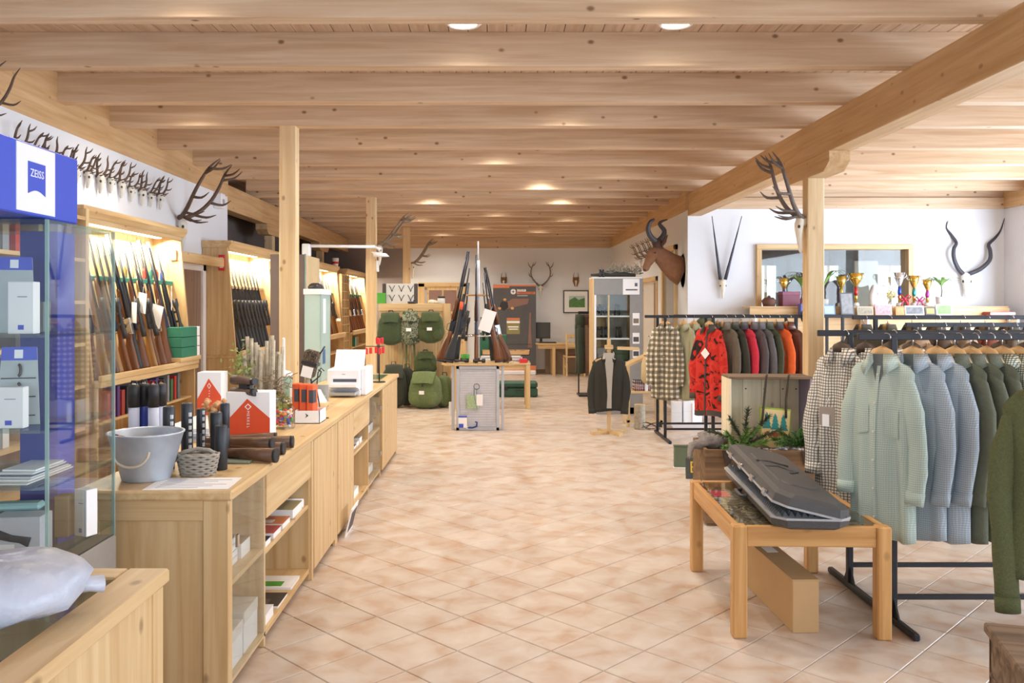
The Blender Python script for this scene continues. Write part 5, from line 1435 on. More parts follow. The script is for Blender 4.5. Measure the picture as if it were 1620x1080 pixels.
# ================================================================== old chest, crate with plaque, fir sprigs
chest_m = wood('old_chest_wood', '8a6d50', '5e4732', 'x', knot=.3, rough=.75)
t = root('wooden_chest', 'old brown wooden chest standing behind the low oak table', 'chest', (1.93, 6.42, 0), R(-4))
part('front', MB().box(-.40, .45, -.28, -.255, .02, .555, .004), chest_m, t); part('back', MB().box(-.40, .45, .255, .28, .02, .555, .004), chest_m, t)
for a_, b_ in ((-.40, -.375), (.425, .45)): part('side', MB().box(a_, b_, -.255, .255, .02, .555, .004), chest_m, t)
part('bottom', MB().box(-.38, .43, -.26, .26, .0, .03), chest_m, t); part('inner_lid', MB().box(-.374, .42, -.25, .25, .50, .525), oldwood, t)
part('hasp', MB().prism([(-.28, .55), (-.20, .55), (-.22, .46), (-.24, .44), (-.26, .46)], 'xz', -.292, -.279), M('rusty_iron', '4d4038', .7, .5), t)
part('hasp', MB().prism([(.28, .55), (.36, .55), (.34, .46), (.32, .44), (.30, .46)], 'xz', -.292, -.279), M('rusty_iron', '4d4038', .7, .5), t)
# pale crate standing on edge, open to the room
t = root('wooden_crate', 'pale wooden crate stood on edge framing the painted plaque', 'crate', (2.03, 6.42, .526), R(-3))
for k in range(4): part('board', MB().box(-.285 + .1425 * k + .001, -.1445 + .1425 * k, .13, .15, .0, .525, .002), palecrate, t)
part('side_board', MB().box(-.30, -.285, -.13, .15, 0, .53, .003), palecrate, t); part('side_board', MB().box(.285, .305, -.13, .15, 0, .53, .003), M('mauve_paint_board', '9a92ac', .7), t)
part('top_board', MB().box(-.30, .305, -.13, .15, .525, .545, .003), oldwood, t); part('bottom_board', MB().box(-.285, .285, -.13, .13, 0, .015), oldwood, t)
for x in (-.26, -.12, .02, .16, .26):
    for z in (.1, .43): part('nail', MB().tube([(x, .13, z), (x, .126, z)], .006, 6), M('rusty_iron', '4d4038', .7, .5), t)
# plaque on a cord
t = root('painted_plaque', 'painted wooden shield of green firs and red fox hanging in crate', 'plaque', (2.07, 6.33, .642), R(-3))
poly = [(-.105, .19), (.105, .17), (.10, .02), (.07, -.07), (.0, -.12), (-.07, -.08), (-.10, .0)]
part('shield', MB().prism(poly, 'xz', -.008, .012), M('cream_paint', 'e8cf96', .6), t)
part('border', MB().prism([(a * 1.09, b * 1.07) for a, b in poly], 'xz', -.002, .018), M('lime_edge', '9fb84a', .6), t)
for k in range(3):
    x = -.062 + .06 * k
    poly = [(x, .165 - .01 * k)]
    for s_ in range(4): poly += [(x + .016 + .006 * s_, .13 - .028 * s_ - .01 * k), (x + .010 + .004 * s_, .13 - .028 * s_ - .01 * k)]
    L_ = [(2 * x - a, b) for a, b in poly[1:]][::-1]
    part('fir', MB().prism(poly + L_, 'xz', -.011, -.007), M('fir_teal', '2f8a86', .6), t)
part('fox', MB().prism([(-.085, .005), (-.06, .025), (-.04, .012), (.03, .015), (.06, .02), (.085, -.005), (.06, -.035), (.055, -.008), (.02, -.012), (-.01, -.04), (-.02, -.01), (-.05, -.03), (-.055, -.005)], 'xz', -.011, -.007), M('fox_red', 'b0502c', .6), t)
cord = M('plaited_cord', '5a5148', .9, var=.3, scale=90)
part('cord', MB().tube([(-.10, -.01, .06), (-.09, -.015, .2), (-.09, -.10, .438), (-.09, -.115, .446)], .009, 6), cord, t); part('cord', MB().tube([(.075, -.01, .12), (.075, -.015, .25), (.07, -.10, .438), (.07, -.115, .446)], .009, 6), cord, t)
def sprig(loc, rz, label, n, ln, seed, spread=.5, group=None, green='4f7a3c'):
    t = root('fir_sprig', label, 'fir branch', loc, rz, group)
    f = random.Random(seed); tw = MB(); nd = MB()
    for k in range(n):
        a = R(-70 + 140 * k / max(1, n - 1)); p = Vector((0, 0, .01)); d = Vector((math.sin(a), -.25 + f.uniform(-.3, .3), spread * math.cos(a) + .2)).normalized(); pts = [p]
        for q in range(6):
            p = p + d * ln / 6; d = (d + Vector((0, 0, -.06))).normalized(); pts.append(p)
        tw.tube(pts, [.004] * 6 + [.002], 5)
        for q in range(170):
            s_ = f.uniform(.08, 1) * 5.99; i = int(s_); b = pts[i].lerp(pts[min(6, i + 1)], s_ - i)
            dd = (d + Vector((f.uniform(-1, 1), f.uniform(-1, 1), f.uniform(-.8, .9))) * 1.1).normalized() * f.uniform(.032, .05); w_ = dd.orthogonal().normalized() * .005
            nd.add([b - w_, b + w_, b + dd], [(0, 1, 2)])
    part('twig', tw, M('fir_twig', '6a5038', .9), t)
    o = part('needles', nd, M('fir_needle_' + green, green, .7, var=.2), t); o['kind'] = 'stuff'
    return t
sprig((2.23, 6.24, .555), R(10), 'bushy fir sprig before the mauve side board of the crate', 14, .25, 41, .35)
sprig((1.82, 6.26, .555), R(0), 'dark fir sprig standing up inside the crate beside cord', 5, .30, 42, 1.1, green='3c4f38')
sprig((1.74, 6.15, .54), R(20), 'bright fir sprig spreading at the crate foot', 5, .22, 43, .7, green='5f8a3c')
t = root('pebble_pile', 'heap of white stones lying at the crate foot', 'stones', (2.06, 6.20, .527))
fr = random.Random(8)
for k in range(26): part('stone', MB().ball((fr.uniform(-.16, .16), fr.uniform(-.05, .04), .012 + fr.uniform(0, .02)), fr.uniform(.012, .02), fr.uniform(.012, .02), .011, 7, 5), M('white_stone', 'c9c8cc', .7, var=.15), t)
# grey fur bundle and dark sign, green box
mb = MB(); rg = []
for j in range(9):
    ph = j / 8 * PI; ring = []
    for k in range(18):
        a = 2 * PI * k / 18; q = 1 + .5 * noise.noise(Vector((math.cos(a) * 2, math.sin(a) * 2, j * .7))) + .25 * noise.noise(Vector((math.cos(a) * 6, math.sin(a) * 6, j * 2.0)))
        ring.append((.12 * math.sin(ph) ** .6 * q * math.cos(a), .09 * math.sin(ph) ** .6 * q * math.sin(a), .06 - .06 * math.cos(ph) * q))
    rg.append(ring)
t = root('fur_bundle', 'folded grey fur bundle lying on top of the old chest', 'fur', (1.60, 6.36, .527))
part('fur', MB().loft(rg), M('grey_fur', '8f8784', .95, var=.2, scale=40, bump=.9, bscale=60), t); part('tail', MB().tube(spl([(-.08, -.05, .03), (-.16, -.09, .04), (-.2, -.16, -.04)]), splr([.03, .03, .01]), 8), M('grey_fur', '8f8784', .95), t)
t = root('green_ammo_case', 'flat grey green case standing on floor behind the letter sign', 'case', (px(1090, 8.35), 8.38, 0), R(-6))
part('body', MB().box(-.14, .14, -.03, .03, 0, .215, .006), M('grey_green_case', '63735f', .6), t); part('lid_edge', MB().box(-.143, .143, -.033, .033, .205, .222, .004), M('grey_green_dark', '4f5c4c', .6), t)
part('base_edge', MB().box(-.143, .143, -.033, .033, 0, .01), paper, t)
t = root('white_ring', 'white ring shaped roll lying beside the green case', 'roll', (px(1098, 8.1), 8.1, .0))
part('ring', MB().tube([(.055 * math.cos(a), 0, .075 + .055 * math.sin(a)) for a in [2 * PI * k / 20 for k in range(21)]], .02, 8, caps=False), white_pl, t); part('core', MB().tube([(0, -.015, .075), (0, .015, .075)], .03, 14), grey_metal, t)
t = root('letter_sign', 'slate sign with yellow letter leaning against the old chest', 'sign', (px(1104, 7.85), 7.85, 0), rot=(R(-8), 0, R(-3)))
part('board', MB().box(-.11, .11, -.008, .008, 0, .19, .003), M('slate_board', '4a5252', .7), t); part('edge', MB().box(-.115, .115, -.004, .012, -.004, .0), M('yellow_edge', 'd8c070', .6), t)
o = text_part('B', .15, M('yellow_letter', 'e2c040', .6), t, (-.035, -.0095, .10), (R(90), 0, 0))
# old trunk in the near right corner
t = root('old_trunk', 'weathered plank trunk under the olive knitted jumper', 'trunk', (2.0, 2.72, 0), R(-16))
for k in range(3): part('plank', MB().box(-.32, .34, -.25, -.225, .02 + .135 * k, .15 + .135 * k, .004), oldwood, t)
for k in range(3): part('plank', MB().box(-.32, -.295, -.225, .25, .02 + .135 * k, .15 + .135 * k, .004), oldwood, t)
part('lid', MB().box(-.335, .355, -.265, .265, .425, .462, .006), oldwood, t); part('corner_iron', MB().box(-.337, -.26, -.267, -.24, .38, .45, .002), M('rusty_iron', '4d4038', .7, .5), t)
part('back', MB().box(-.32, .34, .225, .25, .02, .42), oldwood, t)

# ================================================================== gun stand in the middle of the aisle
ST = (-.235, 11.15)
t = root('gun_stand_plinth', 'grey wire panel plinth with wooden top holding upright guns', 'display stand', (ST[0], ST[1], 0))
part('top', MB().prism([(-.47, -.15), (-.40, -.32), (.40, -.32), (.47, -.15), (.45, .22), (-.45, .22)], 'xy', .828, .856), pine_x, t)
part('body', MB().box(-.255, .255, -.26, .2, .02, .828), M('pale_lilac_panel', 'd9dbe4', .5), t)
for a, b in ((-.275, -.235), (.235, .275)): part('frame', MB().box(a, b, -.285, -.26, .0, .82, .003), grey_metal, t)
for z in (.0, .78): part('frame', MB().box(-.275, .275, -.285, -.26, z, z + .04, .003), grey_metal, t)
mb = MB()
for k in range(24): mb.box(-.235, .235, -.274, -.270, .06 + .0305 * k, .064 + .0305 * k)
for k in range(15): mb.box(-.225 + .032 * k, -.222 + .032 * k, -.271, -.268, .04, .79)
o = part('wire_mesh', mb, M('pale_wire', 'dfe1e8', .4, .3), t); o['kind'] = 'stuff'
part('side_frame', MB().box(-.335, -.30, -.24, -.2, 0, .82, .003), grey_metal, t); part('side_frame', MB().box(.30, .335, -.24, -.2, 0, .82, .003), grey_metal, t)
part('pole', MB().tube([(.0, .0, .856), (.0, 0, 2.0), (0, 0, 2.18)], [.022, .022, .022], 12), M('pale_blue_pole', 'cfd4e2', .35, .2), t); part('pole_tip', MB().tube([(0, 0, 2.18), (0, 0, 2.43)], .008, 8), white_pl, t)
part('wood_ring', MB().lathe([(.165, 1.715), (.165, 1.735), (.03, 1.735), (.03, 1.715)], 20), oak_x, t)
part('steel_ring', MB().tube([(.30 * math.cos(a), .2 * math.sin(a), 1.20) for a in [2 * PI * k / 28 for k in range(29)]], .011, 8, caps=False), chrome, t)
for a in (0, PI / 2, PI, 3 * PI / 2): part('spoke', MB().tube([(0, 0, 1.20), (.30 * math.cos(a), .2 * math.sin(a), 1.20)], .007, 6), chrome, t)
def srifle(kind, x, y, tx, ty, spin, sc, lab):
    o = rifle(kind, (x, y, .876), rspin(R(spin), R(tx), R(ty)), lab); o.scale = (sc, sc, sc); return o
srifle('long', px(705, 10.95), 10.98, 0, 11.5, 80, 1.18, 'longest walnut gun leaning inward beside the orange banded rifle')
o = srifle('black', px(716, 10.9), 10.93, 0, 9.0, 80, 1.12, 'black rifle with orange band leaning on the gun stand')
part('orange_band', MB().tube([(0, 0, .60), (0, 0, .69)], .024, 8), orange, o, 'orange sleeve')
srifle('long', px(753, 10.9), 10.93, -2.5, 0, 0, 1.12, 'slim walnut gun standing straight up before the pole')
srifle('bolt', px(784, 10.95), 10.98, 0, -6.0, -80, 1.04, 'walnut rifle with hanging white card on the gun stand')
srifle('shotgun', px(797, 11.0), 11.02, 0, -11.0, -80, 1.06, 'walnut shotgun above a leather sling on the plinth')
srifle('black', px(724, 11.2), 11.30, 0, 7.0, 100, .95, 'black rifle standing behind the orange banded rifle on plinth')
srifle('black', px(777, 11.2), 11.30, 0, -5.0, -100, .95, 'black rifle standing behind the walnut shotgun on plinth')
t = root('gun_sling', 'brown leather sling looping under the shotgun butt', 'sling', (px(800, 10.9), 10.86, .86))
part('strap', MB().tube([(-.12, .0, .40), (-.02, -.01, .2), (.05, -.02, .05), (.03, -.02, .006), (-.03, -.02, .006), (-.1, 0, .30)], .011, 6, flat=(1, .5)), leather, t)
price_tag((-.07, 10.905, 1.53), (0, R(18), 0), 'big white card hanging from the rifle on the gun stand', .16, .28)
solo('green_cup', MB().lathe([(.05, 0), (.06, .09), (.055, .09), (.045, .01)], 16), M('grass_green', '4fa840', .5), 'bright green cup on the wooden gun stand top', 'cup', None, (px(736, 11.25), 11.26, .857))
def scope(loc, rz, label, s=1.0, group=None):
    t = root('rifle_scope', label, 'scope', loc, rz, group)
    part('tube', MB().tube([(-.15 * s, 0, .03), (-.07 * s, 0, .03), (-.05 * s, 0, .03), (.06 * s, 0, .03), (.09 * s, 0, .03), (.16 * s, 0, .03)], [.021, .021, .014, .014, .027, .027], 12), black_plastic, t)
    part('turret', MB().tube([(0, 0, .03), (0, 0, .065)], .014, 10), black_plastic, t)
    part('lens', MB().tube([(.16 * s, 0, .03), (.163 * s, 0, .03)], .024, 12), gun_steel, t)
    return t
scope((px(730, 11.0), 10.90, .857), R(20), 'black riflescope lying on the gun stand top by green cup', .6); scope((px(758, 11.0), 10.88, .857), R(8), 'black riflescope lying at the centre gun foot', .5)
t = root('hanging_pack', 'green and white hanging pack on the plinth wire panel', 'pack', (px(750, 10.85), 10.86, .36))
part('bag', MB().box(-.095, .06, -.02, .0, -.08, .09, .006), M('leaf_print', 'a9c49a', .6, var=.3, scale=50), t); part('card', MB().box(.03, .11, -.024, -.004, -.04, .10), paper, t); part('stripe', MB().bar((.0, -.023, .09), (.04, -.023, -.08), .01, .002), blue, t)
part('hook', MB().tube([(.0, -.01, .09), (0, -.01, .17)], .003, 5), black_metal, t)
t = root('wire_loop', 'thin black wire loop hanging on the plinth wire panel', 'wire loop', (px(754, 10.85), 10.862, .56))
part('loop', MB().tube([(.035 * math.cos(a), -.01, .035 * math.sin(a)) for a in [2 * PI * k / 16 for k in range(17)]], .004, 5, caps=False), black_metal, t); part('tail', MB().tube([(0, -.01, -.035), (0, -.01, -.1)], .003, 5), black_metal, t)
t = root('blue_pack', 'blue and white blister pack at the bottom of the plinth', 'pack', (px(732, 10.85), 10.84, .04))
part('card', MB().box(-.055, .055, -.006, 0, 0, .15), paper, t); part('blue_print', MB().box(-.05, .01, -.008, -.006, .0, .05), blue, t); part('blue_edge', MB().box(-.055, .055, -.008, -.006, .13, .15), blue, t)
t = root('blue_strap', 'curled blue strap at the bottom of the plinth', 'strap', (px(748, 10.85), 10.83, .03))
part('strap', MB().tube([(-.07, 0, .012), (0, 0, .01), (.05, 0, .03), (.055, 0, .08), (.03, 0, .085)], .01, 6), blue_dark, t); part('buckle', MB().box(-.085, -.06, -.008, .008, .0, .03), white_pl, t)
solo('socket_box', MB().box(-.03, .03, -.03, .03, 0, .17, .006), white_pl, 'white socket box fixed beside the plinth frame', 'socket', None, (px(714, 11.0), 11.0, .18))

# ================================================================== table with catalogues behind the gun stand
t = root('pine_table', 'pine side table loaded with catalogues behind the gun stand', 'table', (-.07, 13.45, 0))
part('top', MB().box(-.62, .60, -.32, .32, .675, .705, .006), pine_x, t)
for sx in (-.58, .56):
    for sy in (-.28, .28): part('leg', MB().box(sx - .035, sx + .035, sy - .035, sy + .035, 0, .675, .005), pine_z, t)
part('apron', MB().box(-.55, .53, -.275, -.25, .60, .675), pine_x, t); part('apron', MB().box(-.55, .53, .25, .275, .60, .675), pine_x, t)
for k in range(5):
    w_ = .8 - .05 * k
    flat_mag(-.3 + .02 * k, -.3 + .02 * k + w_, 13.2 + .02 * (k % 2), 13.55, .7055 + .022 * k, .021, ['4a4a50', 'd8d8dc', '6a7a94', 'e8e8ec', 'f0f0f2'][k], '%s catalogue layer on the pine table' % ['dark lowest', 'pale second', 'blue third', 'grey fourth', 'white top'][k], 'catalogue', 'catalogue')
t = root('cardboard_tray', 'flat cardboard tray on the catalogue pile', 'tray', (.1, 13.4, .818)); part('bottom', MB().box(-.32, .42, -.16, .16, 0, .01), cardboard, t)
for a, b, c_, d_ in ((-.32, .42, -.16, -.152), (-.32, .42, .152, .16), (-.32, -.312, -.16, .16), (.412, .42, -.16, .16)): part('wall', MB().box(a, b, c_, d_, 0, .07), cardboard, t)
for i, (x, y) in enumerate(((-.05, 13.33), (.12, 13.42), (.30, 13.36))): scope((x, y, .829), R(12 * i - 10), ['long black riflescope in the cardboard tray', 'black riflescope in the middle of cardboard tray', 'black riflescope at the tray end'][i], .9)
for i, (x, w_) in enumerate(((-.18, .17), (.02, .2))):
    t = root('green_case', ['dark green tool case standing on the table behind guns', 'wider dark green tool case beside the grey banner'][i], 'case', (x, 13.66, .706))
    part('shell', MB().box(-w_ / 2 - .05, w_ / 2 + .05, -.06, .06, 0, .45 - .03 * i, .012), M('case_green', '2c6a52', .5), t); part('handle', MB().tube([(-.05, 0, .44 - .03 * i), (-.04, 0, .48 - .03 * i), (.04, 0, .48 - .03 * i), (.05, 0, .44 - .03 * i)], .008, 6), black_plastic, t)
    part('seam', MB().box(-w_ / 2 - .053, w_ / 2 + .053, -.005, .005, .01, .44 - .03 * i), M('case_green_dark', '1f4d3c', .5), t)
solo('red_box', MB().box(-.06, .06, -.05, .05, 0, .06, .005), red, 'small red box on the pine table edge', 'box', None, (.42, 13.18, .706)); 
t = root('long_green_case', 'long dark green case lying on the floor under pine table', 'case', (.36, 14.95, 0))
part('lower_shell', MB().box(-.50, .36, -.16, .16, 0, .15, .02), M('case_green_long', '2f5a4c', .5), t); part('lid', MB().box(-.50, .36, -.16, .16, .152, .265, .03), M('case_green_long', '2f5a4c', .5), t); part('latch', MB().box(-.22, -.16, -.17, -.155, .12, .18, .003), black_plastic, t); part('handle', MB().tube([(-.02, -.165, .14), (-.0, -.2, .13), (.14, -.2, .13), (.16, -.165, .14)], .01, 6), black_plastic, t)

# ================================================================== roll-up banner
BY = 19.55
t = root('roll_up_banner', 'dark roll-up banner with orange edges and rifle picture', 'banner', ((px(780, BY) + px(848, BY)) / 2, BY, 0))
hw = (px(848, BY) - px(780, BY)) / 2
part('base', MB().box(-hw, hw, -.10, .10, 0, .10, .02), white_pl, t)
part('orange_foot', MB().box(-hw, hw, -.006, .0, .10, .21), M('banner_orange', 'd9805a', .6), t)
part('sheet', MB().box(-hw, hw, -.004, .004, .10, 2.07), M('banner_slate', '55565c', .55, var=.12, scale=3), t)
part('top_bar', MB().box(-hw, hw, -.012, .012, 2.06, 2.09, .004), grey_metal, t)
om = M('banner_orange', 'd9805a', .6)
part('orange_top', MB().box(-hw, hw, -.007, -.004, 2.025, 2.06), om, t); part('orange_tab', MB().box(-hw, -.12, -.0075, -.0045, 1.985, 2.03), om, t)
part('round_emblem', MB().tube([(-.03, -.005, 1.90), (-.03, -.008, 1.90)], .062, 20), white_pl, t); part('emblem_core', MB().tube([(-.03, -.008, 1.90), (-.03, -.0095, 1.90)], .018, 12), M('banner_dark', '2f3036', .6), t)
for a in range(4): part('emblem_ray', MB().bar((-.03, -.0085, 1.90), (-.03 + .06 * math.cos(a * PI / 2), -.0085, 1.90 + .06 * math.sin(a * PI / 2)), .006, .001, up=(0, 1, 0)), M('banner_dark', '2f3036', .6), t)
part('name_plate', MB().box(.06, .26, -.0075, -.0045, 1.905, 1.955), white_pl, t); text_part('STEYR', .058, M('banner_dark', '2f3036', .6), t, (.16, -.0085, 1.93), (R(90), 0, 0))
part('name_plate', MB().box(.05, hw - .02, -.0075, -.0045, 1.845, 1.90), om, t); text_part('MANNLICHER', .058, M('banner_dark', '2f3036', .6), t, (.05 + (hw - .07) / 2, -.0085, 1.872), (R(90), 0, 0))
part('small_print', MB().box(.06, .30, -.0075, -.0045, 1.80, 1.82), grey_metal, t)
part('rifle_picture', MB().prism([(-.20, 1.50), (.30, 1.62), (.33, 1.74), (-.05, 1.74), (-.28, 1.60)], 'xz', -.0065, -.0045), M('print_mauve_brown', '8a6a62', .5), t)
part('dark_muzzle', MB().prism([(-.36, 1.52), (-.24, 1.46), (-.14, 1.54), (-.16, 1.66), (-.30, 1.68)], 'xz', -.0075, -.0055), M('banner_dark', '2f3036', .6), t)
for x, z in ((-.22, 1.72), (-.34, 1.52), (-.05, 1.52)): part('spark', MB().ball((x, -.007, z), .04, .002, .03, 8, 6), M('print_amber', 'e0a868', .5), t)
part('text_panel', MB().box(-.18, .12, -.0075, -.0045, .93, 1.28), M('print_olive', '8f8a5c', .5), t); part('text_band', MB().box(-.18, .12, -.0085, -.0065, 1.18, 1.23), paper, t); part('text_band', MB().box(-.15, .09, -.0085, -.0065, 1.08, 1.11), paper, t); part('text_band', MB().box(-.13, .08, -.0085, -.0065, 1.03, 1.055), paper, t); part('orange_band', MB().box(-.18, .12, -.0085, -.0065, 1.25, 1.30), om, t)
part('stock_picture', MB().prism([(.30, .62), (.40, .62), (.37, 1.1), (.38, 1.42), (.34, 1.42), (.33, 1.05)], 'xz', -.0065, -.0045), M('print_mauve_brown', '8a6a62', .5), t)
part('frame_line', MB().box(-hw + .05, hw - .12, -.0065, -.0045, .69, .70), M('banner_dark', '2f3036', .6), t)
solo('white_board', MB().box(-.09, .09, -.01, .01, 0, 1.95, .004), white_pl, 'tall narrow white board standing behind the dark banner', 'board', None, (px(780, 19.8), 19.85, 0))

# ================================================================== desk, monitor, chair, pictures at the back wall
t = root('pine_desk', 'pine desk with monitor against the back wall', 'desk', (1.72, 19.55, 0))
part('top', MB().box(-.82, .88, -.36, .36, .70, .735, .005), pine_x, t)
for x in (-.42, .80): part('leg', MB().box(x - .035, x + .035, -.33, -.26, 0, .70, .004), pine_z, t); part('leg', MB().box(x - .035, x + .035, .26, .33, 0, .70, .004), pine_z, t)
part('apron', MB().box(-.78, .84, -.32, -.30, .61, .70), pine_x, t)
t = root('monitor', 'black computer monitor on the pine desk beside banner', 'monitor', (px(856, 19.5), 19.6, .736), R(-14))
part('screen_frame', MB().box(-.22, .22, -.02, .02, .09, .46, .006), black_plastic, t); part('screen', MB().box(-.20, .20, -.022, -.019, .12, .44), M('dark_screen', '3c434c', .2), t); part('stand', MB().box(-.03, .03, 0, .04, .01, .12), black_plastic, t); part('foot', MB().box(-.11, .11, -.08, .08, 0, .014, .004), black_plastic, t)
t = root('keyboard', 'dark keyboard lying on the desk before the monitor', 'keyboard', (px(866, 19.3), 19.28, .7355)); part('base', MB().box(-.2, .2, -.06, .06, 0, .02, .004), black_plastic, t)
part('keys', MB().box(-.19, .19, -.05, .05, .02, .028, .003), dark_synth, t)
t = root('dining_chair', 'pine ladder-back chair with dark red cushion at the desk', 'chair', (px(908, 19.2), 19.15, 0), R(4))
for sx in (-.2, .2):
    part('leg', MB().box(sx - .02, sx + .02, .18, .22, 0, .45, .003), pine_z, t); part('back_post', MB().box(sx - .02, sx + .02, -.22, -.18, 0, .97, .003), pine_z, t)
part('seat', MB().box(-.22, .22, -.22, .23, .43, .46, .006), pine_x, t); part('cushion', MB().box(-.20, .20, -.17, .21, .46, .50, .015), M('dark_red_cushion', '6a4038', .9), t)
for z in (.66, .86): part('slat', MB().box(-.18, .18, -.212, -.192, z, z + .08, .004), pine_x, t)
for sx in (-.2, .2): part('stretcher', MB().box(sx - .01, sx + .01, -.18, .18, .2, .225), pine_y, t)
t = root('framed_picture', 'framed landscape photograph of green hills on the back wall', 'picture', (px(911, 20), 19.985, pz(477, 20)))
a, b = px(931, 20) - px(911, 20), (495 - 459) / 2 * 20 / 1350
part('frame', MB().box(-a, a, -.015, .012, -b, b, .003), M('picture_frame_black', '3c3c40', .5), t); part('mount', MB().box(-a + .025, a - .025, -.018, -.014, -b + .025, b - .025), paper, t)
part('sky', MB().box(-a * .55, a * .7, -.020, -.017, .02, b * .5), M('picture_sky', 'bcd2d6', .6), t); part('hills', MB().prism([(-a * .55, -b * .5), (a * .7, -b * .5), (a * .7, b * .35), (a * .2, b * .15), (-a * .1, b * .4), (-a * .55, b * .1)], 'xz', -.022, -.019), M('picture_green', '5f8f54', .6, var=.35, scale=30), t)
solo('wall_panel', MB().box(-.55, .9, -.01, .01, 0, .66, .003), M('taupe_panel', 'a29080', .8), 'taupe panel on the wall under the pine desk', 'panel', None, (1.7, 19.965, .0))

# ================================================================== backpack wall
PY = 13.62
t = root('display_partition', 'low pine partition with hooks for backpacks', 'partition', (-1.3, PY + .05, 0))
for k in range(7): wp('board', MB().box(-1.86 + .146 * k + .002, -1.714 + .146 * k - .002, PY, PY + .03, .05, 1.50), pine_z, t)
wp('top_rail', MB().box(-1.87, -.83, PY - .02, PY + .10, 1.50, 1.62, .005), pine_x, t); wp('end_post', MB().box(-.845, -.735, PY - .04, PY + .24, 0, 1.62, .005), pine_z, t); wp('base_rail', MB().box(-1.86, -.84, PY - .01, PY + .05, 0, .06), pine_x, t)
for x in (-1.70, -1.62, -1.54, -1.40, -1.32, -1.10, -1.02, -.94): wp('hook', MB().tube([(x, PY, 1.42), (x, PY - .09, 1.41), (x, PY - .12, 1.45)], .006, 6), black_metal, t)
olv = [cloth('bag_green_dark', '46543e', .12), camo('bag_camo', ['5a6450', '8a9080', '46503c', '9ca08c'], 14), cloth('bag_green_olive', '4d5a3c', .15), cloth('bag_olive', '6a7a52', .12), cloth('bag_black_green', '3c4038', .1)]
def backpack(loc, rz, m_, lab, w=.36, h=.46, d=.2, lid=True, pockets=2, seed=1, tagp=False):
    t = root('backpack', lab, 'backpack', loc, rz); f = random.Random(seed); rg = []
    for j in range(13):
        v = j / 12; s_ = (1 - abs(2 * v - 1) ** 4) ** .35 if 0 < v < 1 else .35
        ring = []
        for k in range(24):
            a = 2 * PI * k / 24; c, s2 = math.cos(a), math.sin(a)
            q = 1 + .10 * noise.noise(Vector((c * 2 + seed, s2 * 2, v * 4))) + .035 * noise.noise(Vector((c * 6, s2 * 6 + seed, v * 12)))
            ring.append((w / 2 * (.78 + .3 * s_ - .22 * v * v) * math.copysign(abs(c) ** .6, c) * q * s_, d / 2 * math.copysign(abs(s2) ** .7, s2) * q * s_ * 1.1, h * v))
        rg.append(ring)
    part('bag', MB().loft(rg), m_, t)
    if lid:
        g = []
        for j in range(7):
            v = j / 6
            g.append([((-.36 + .72 * i / 8) * w * (1 - .25 * (v - .3) ** 2) , -d * .5 * (.1 + 1.25 * v ** .8) - .012 - .01 * math.sin(i), h * (1.03 - .30 * v ** 1.6) - .02 * abs(i / 4 - 1) ** 2 * h) for i in range(9)])
        g2 = [[(p[0], p[1] + .012, p[2] - .012) for p in r] for r in g]
        part('lid', MB().sheet(g).sheet(g2), m_, t)
        part('buckle', MB().box(-.012, .012, -d * .68 - .02, -d * .66 - .005, h * .63, h * .71, .003), black_plastic, t)
    for k in range(pockets):
        x = 0 if pockets == 1 else (-.25 + .5 * k) * w
        rr = []
        for j in range(6):
            v = j / 5; s_ = .6 + .4 * math.sin(PI * v); rr.append([(x + .2 * w * s_ * math.cos(a), -d * .5 - .045 * s_ * max(-.2, -math.sin(a)) + .01, h * (.12 + .36 * v)) for a in [2 * PI * q / 12 for q in range(12)]])
        part('pocket', MB().loft(rr), m_, t)
    for s_ in (-1, 1):
        part('shoulder_strap', MB().tube([(s_ * .1, d * .42, h * .9), (s_ * .13, d * .75, h * .6), (s_ * .13, d * .6, h * .15)], .016, 6, flat=(1, .4)), m_, t)
    part('grab_loop', MB().tube([(-.04, d * .2, h * .95), (-.03, d * .2, h * 1.08), (.03, d * .2, h * 1.08), (.04, d * .2, h * .95)], .008, 6), black_plastic, t)
    if tagp:
        part('white_tag', MB().box(-.05, .03, -d * .78, -.775 * d, h * .42, h * .52), paper, t)
    return t
backpack((px(617, 13.3), 13.37, .97), 0, olv[0], 'dark green hunting rucksack hanging beside the pine post', .40, .50, .20, True, 0, 3)
backpack((px(648, 13.3), 13.38, .97), 0, olv[1], 'pale camouflage rucksack hanging in the middle of partition', .34, .52, .18, True, 1, 4, True)
backpack((px(681, 13.3), 13.37, 1.0), 0, olv[2], 'olive mesh rucksack hanging by the partition end post', .40, .48, .2, True, 2, 5, True)
backpack((px(672, 13.1), 13.20, 0), R(-8), olv[3], 'big olive rucksack with white tag standing on the floor', .50, .56, .28, True, 2, 6, True)
backpack((px(672, 13.3), 13.42, .52), R(5), olv[2], 'small olive rucksack hanging above the big floor rucksack', .34, .34, .17, True, 0, 7)
backpack((px(622, 13.2), 13.28, 0), R(12), olv[4], 'blackish rucksack standing on floor beside the counter end', .38, .66, .22, True, 1, 8)
backpack((px(641, 13.2), 13.40, .02), R(-6), olv[4], 'blackish rucksack squeezed between floor rucksacks', .26, .60, .17, False, 0, 9)
backpack((px(701, 13.2), 13.34, 0), R(-20), olv[3], 'narrow olive rucksack on the floor at partition end', .26, .50, .2, False, 1, 10)
t = root('hanging_straps', 'loose olive straps hanging under the camouflage rucksack', 'straps', (px(645, 13.3), 13.50, .30))
for k in range(4): part('strap', MB().tube([(-.10 + .06 * k, 0, .70), (-.11 + .07 * k, -.03, .3), (-.12 + .07 * k, -.02, .0)], .014, 6, flat=(1, .3)), [cloth('strap_tan', 'a09a78'), olv[3]][k % 2], t)
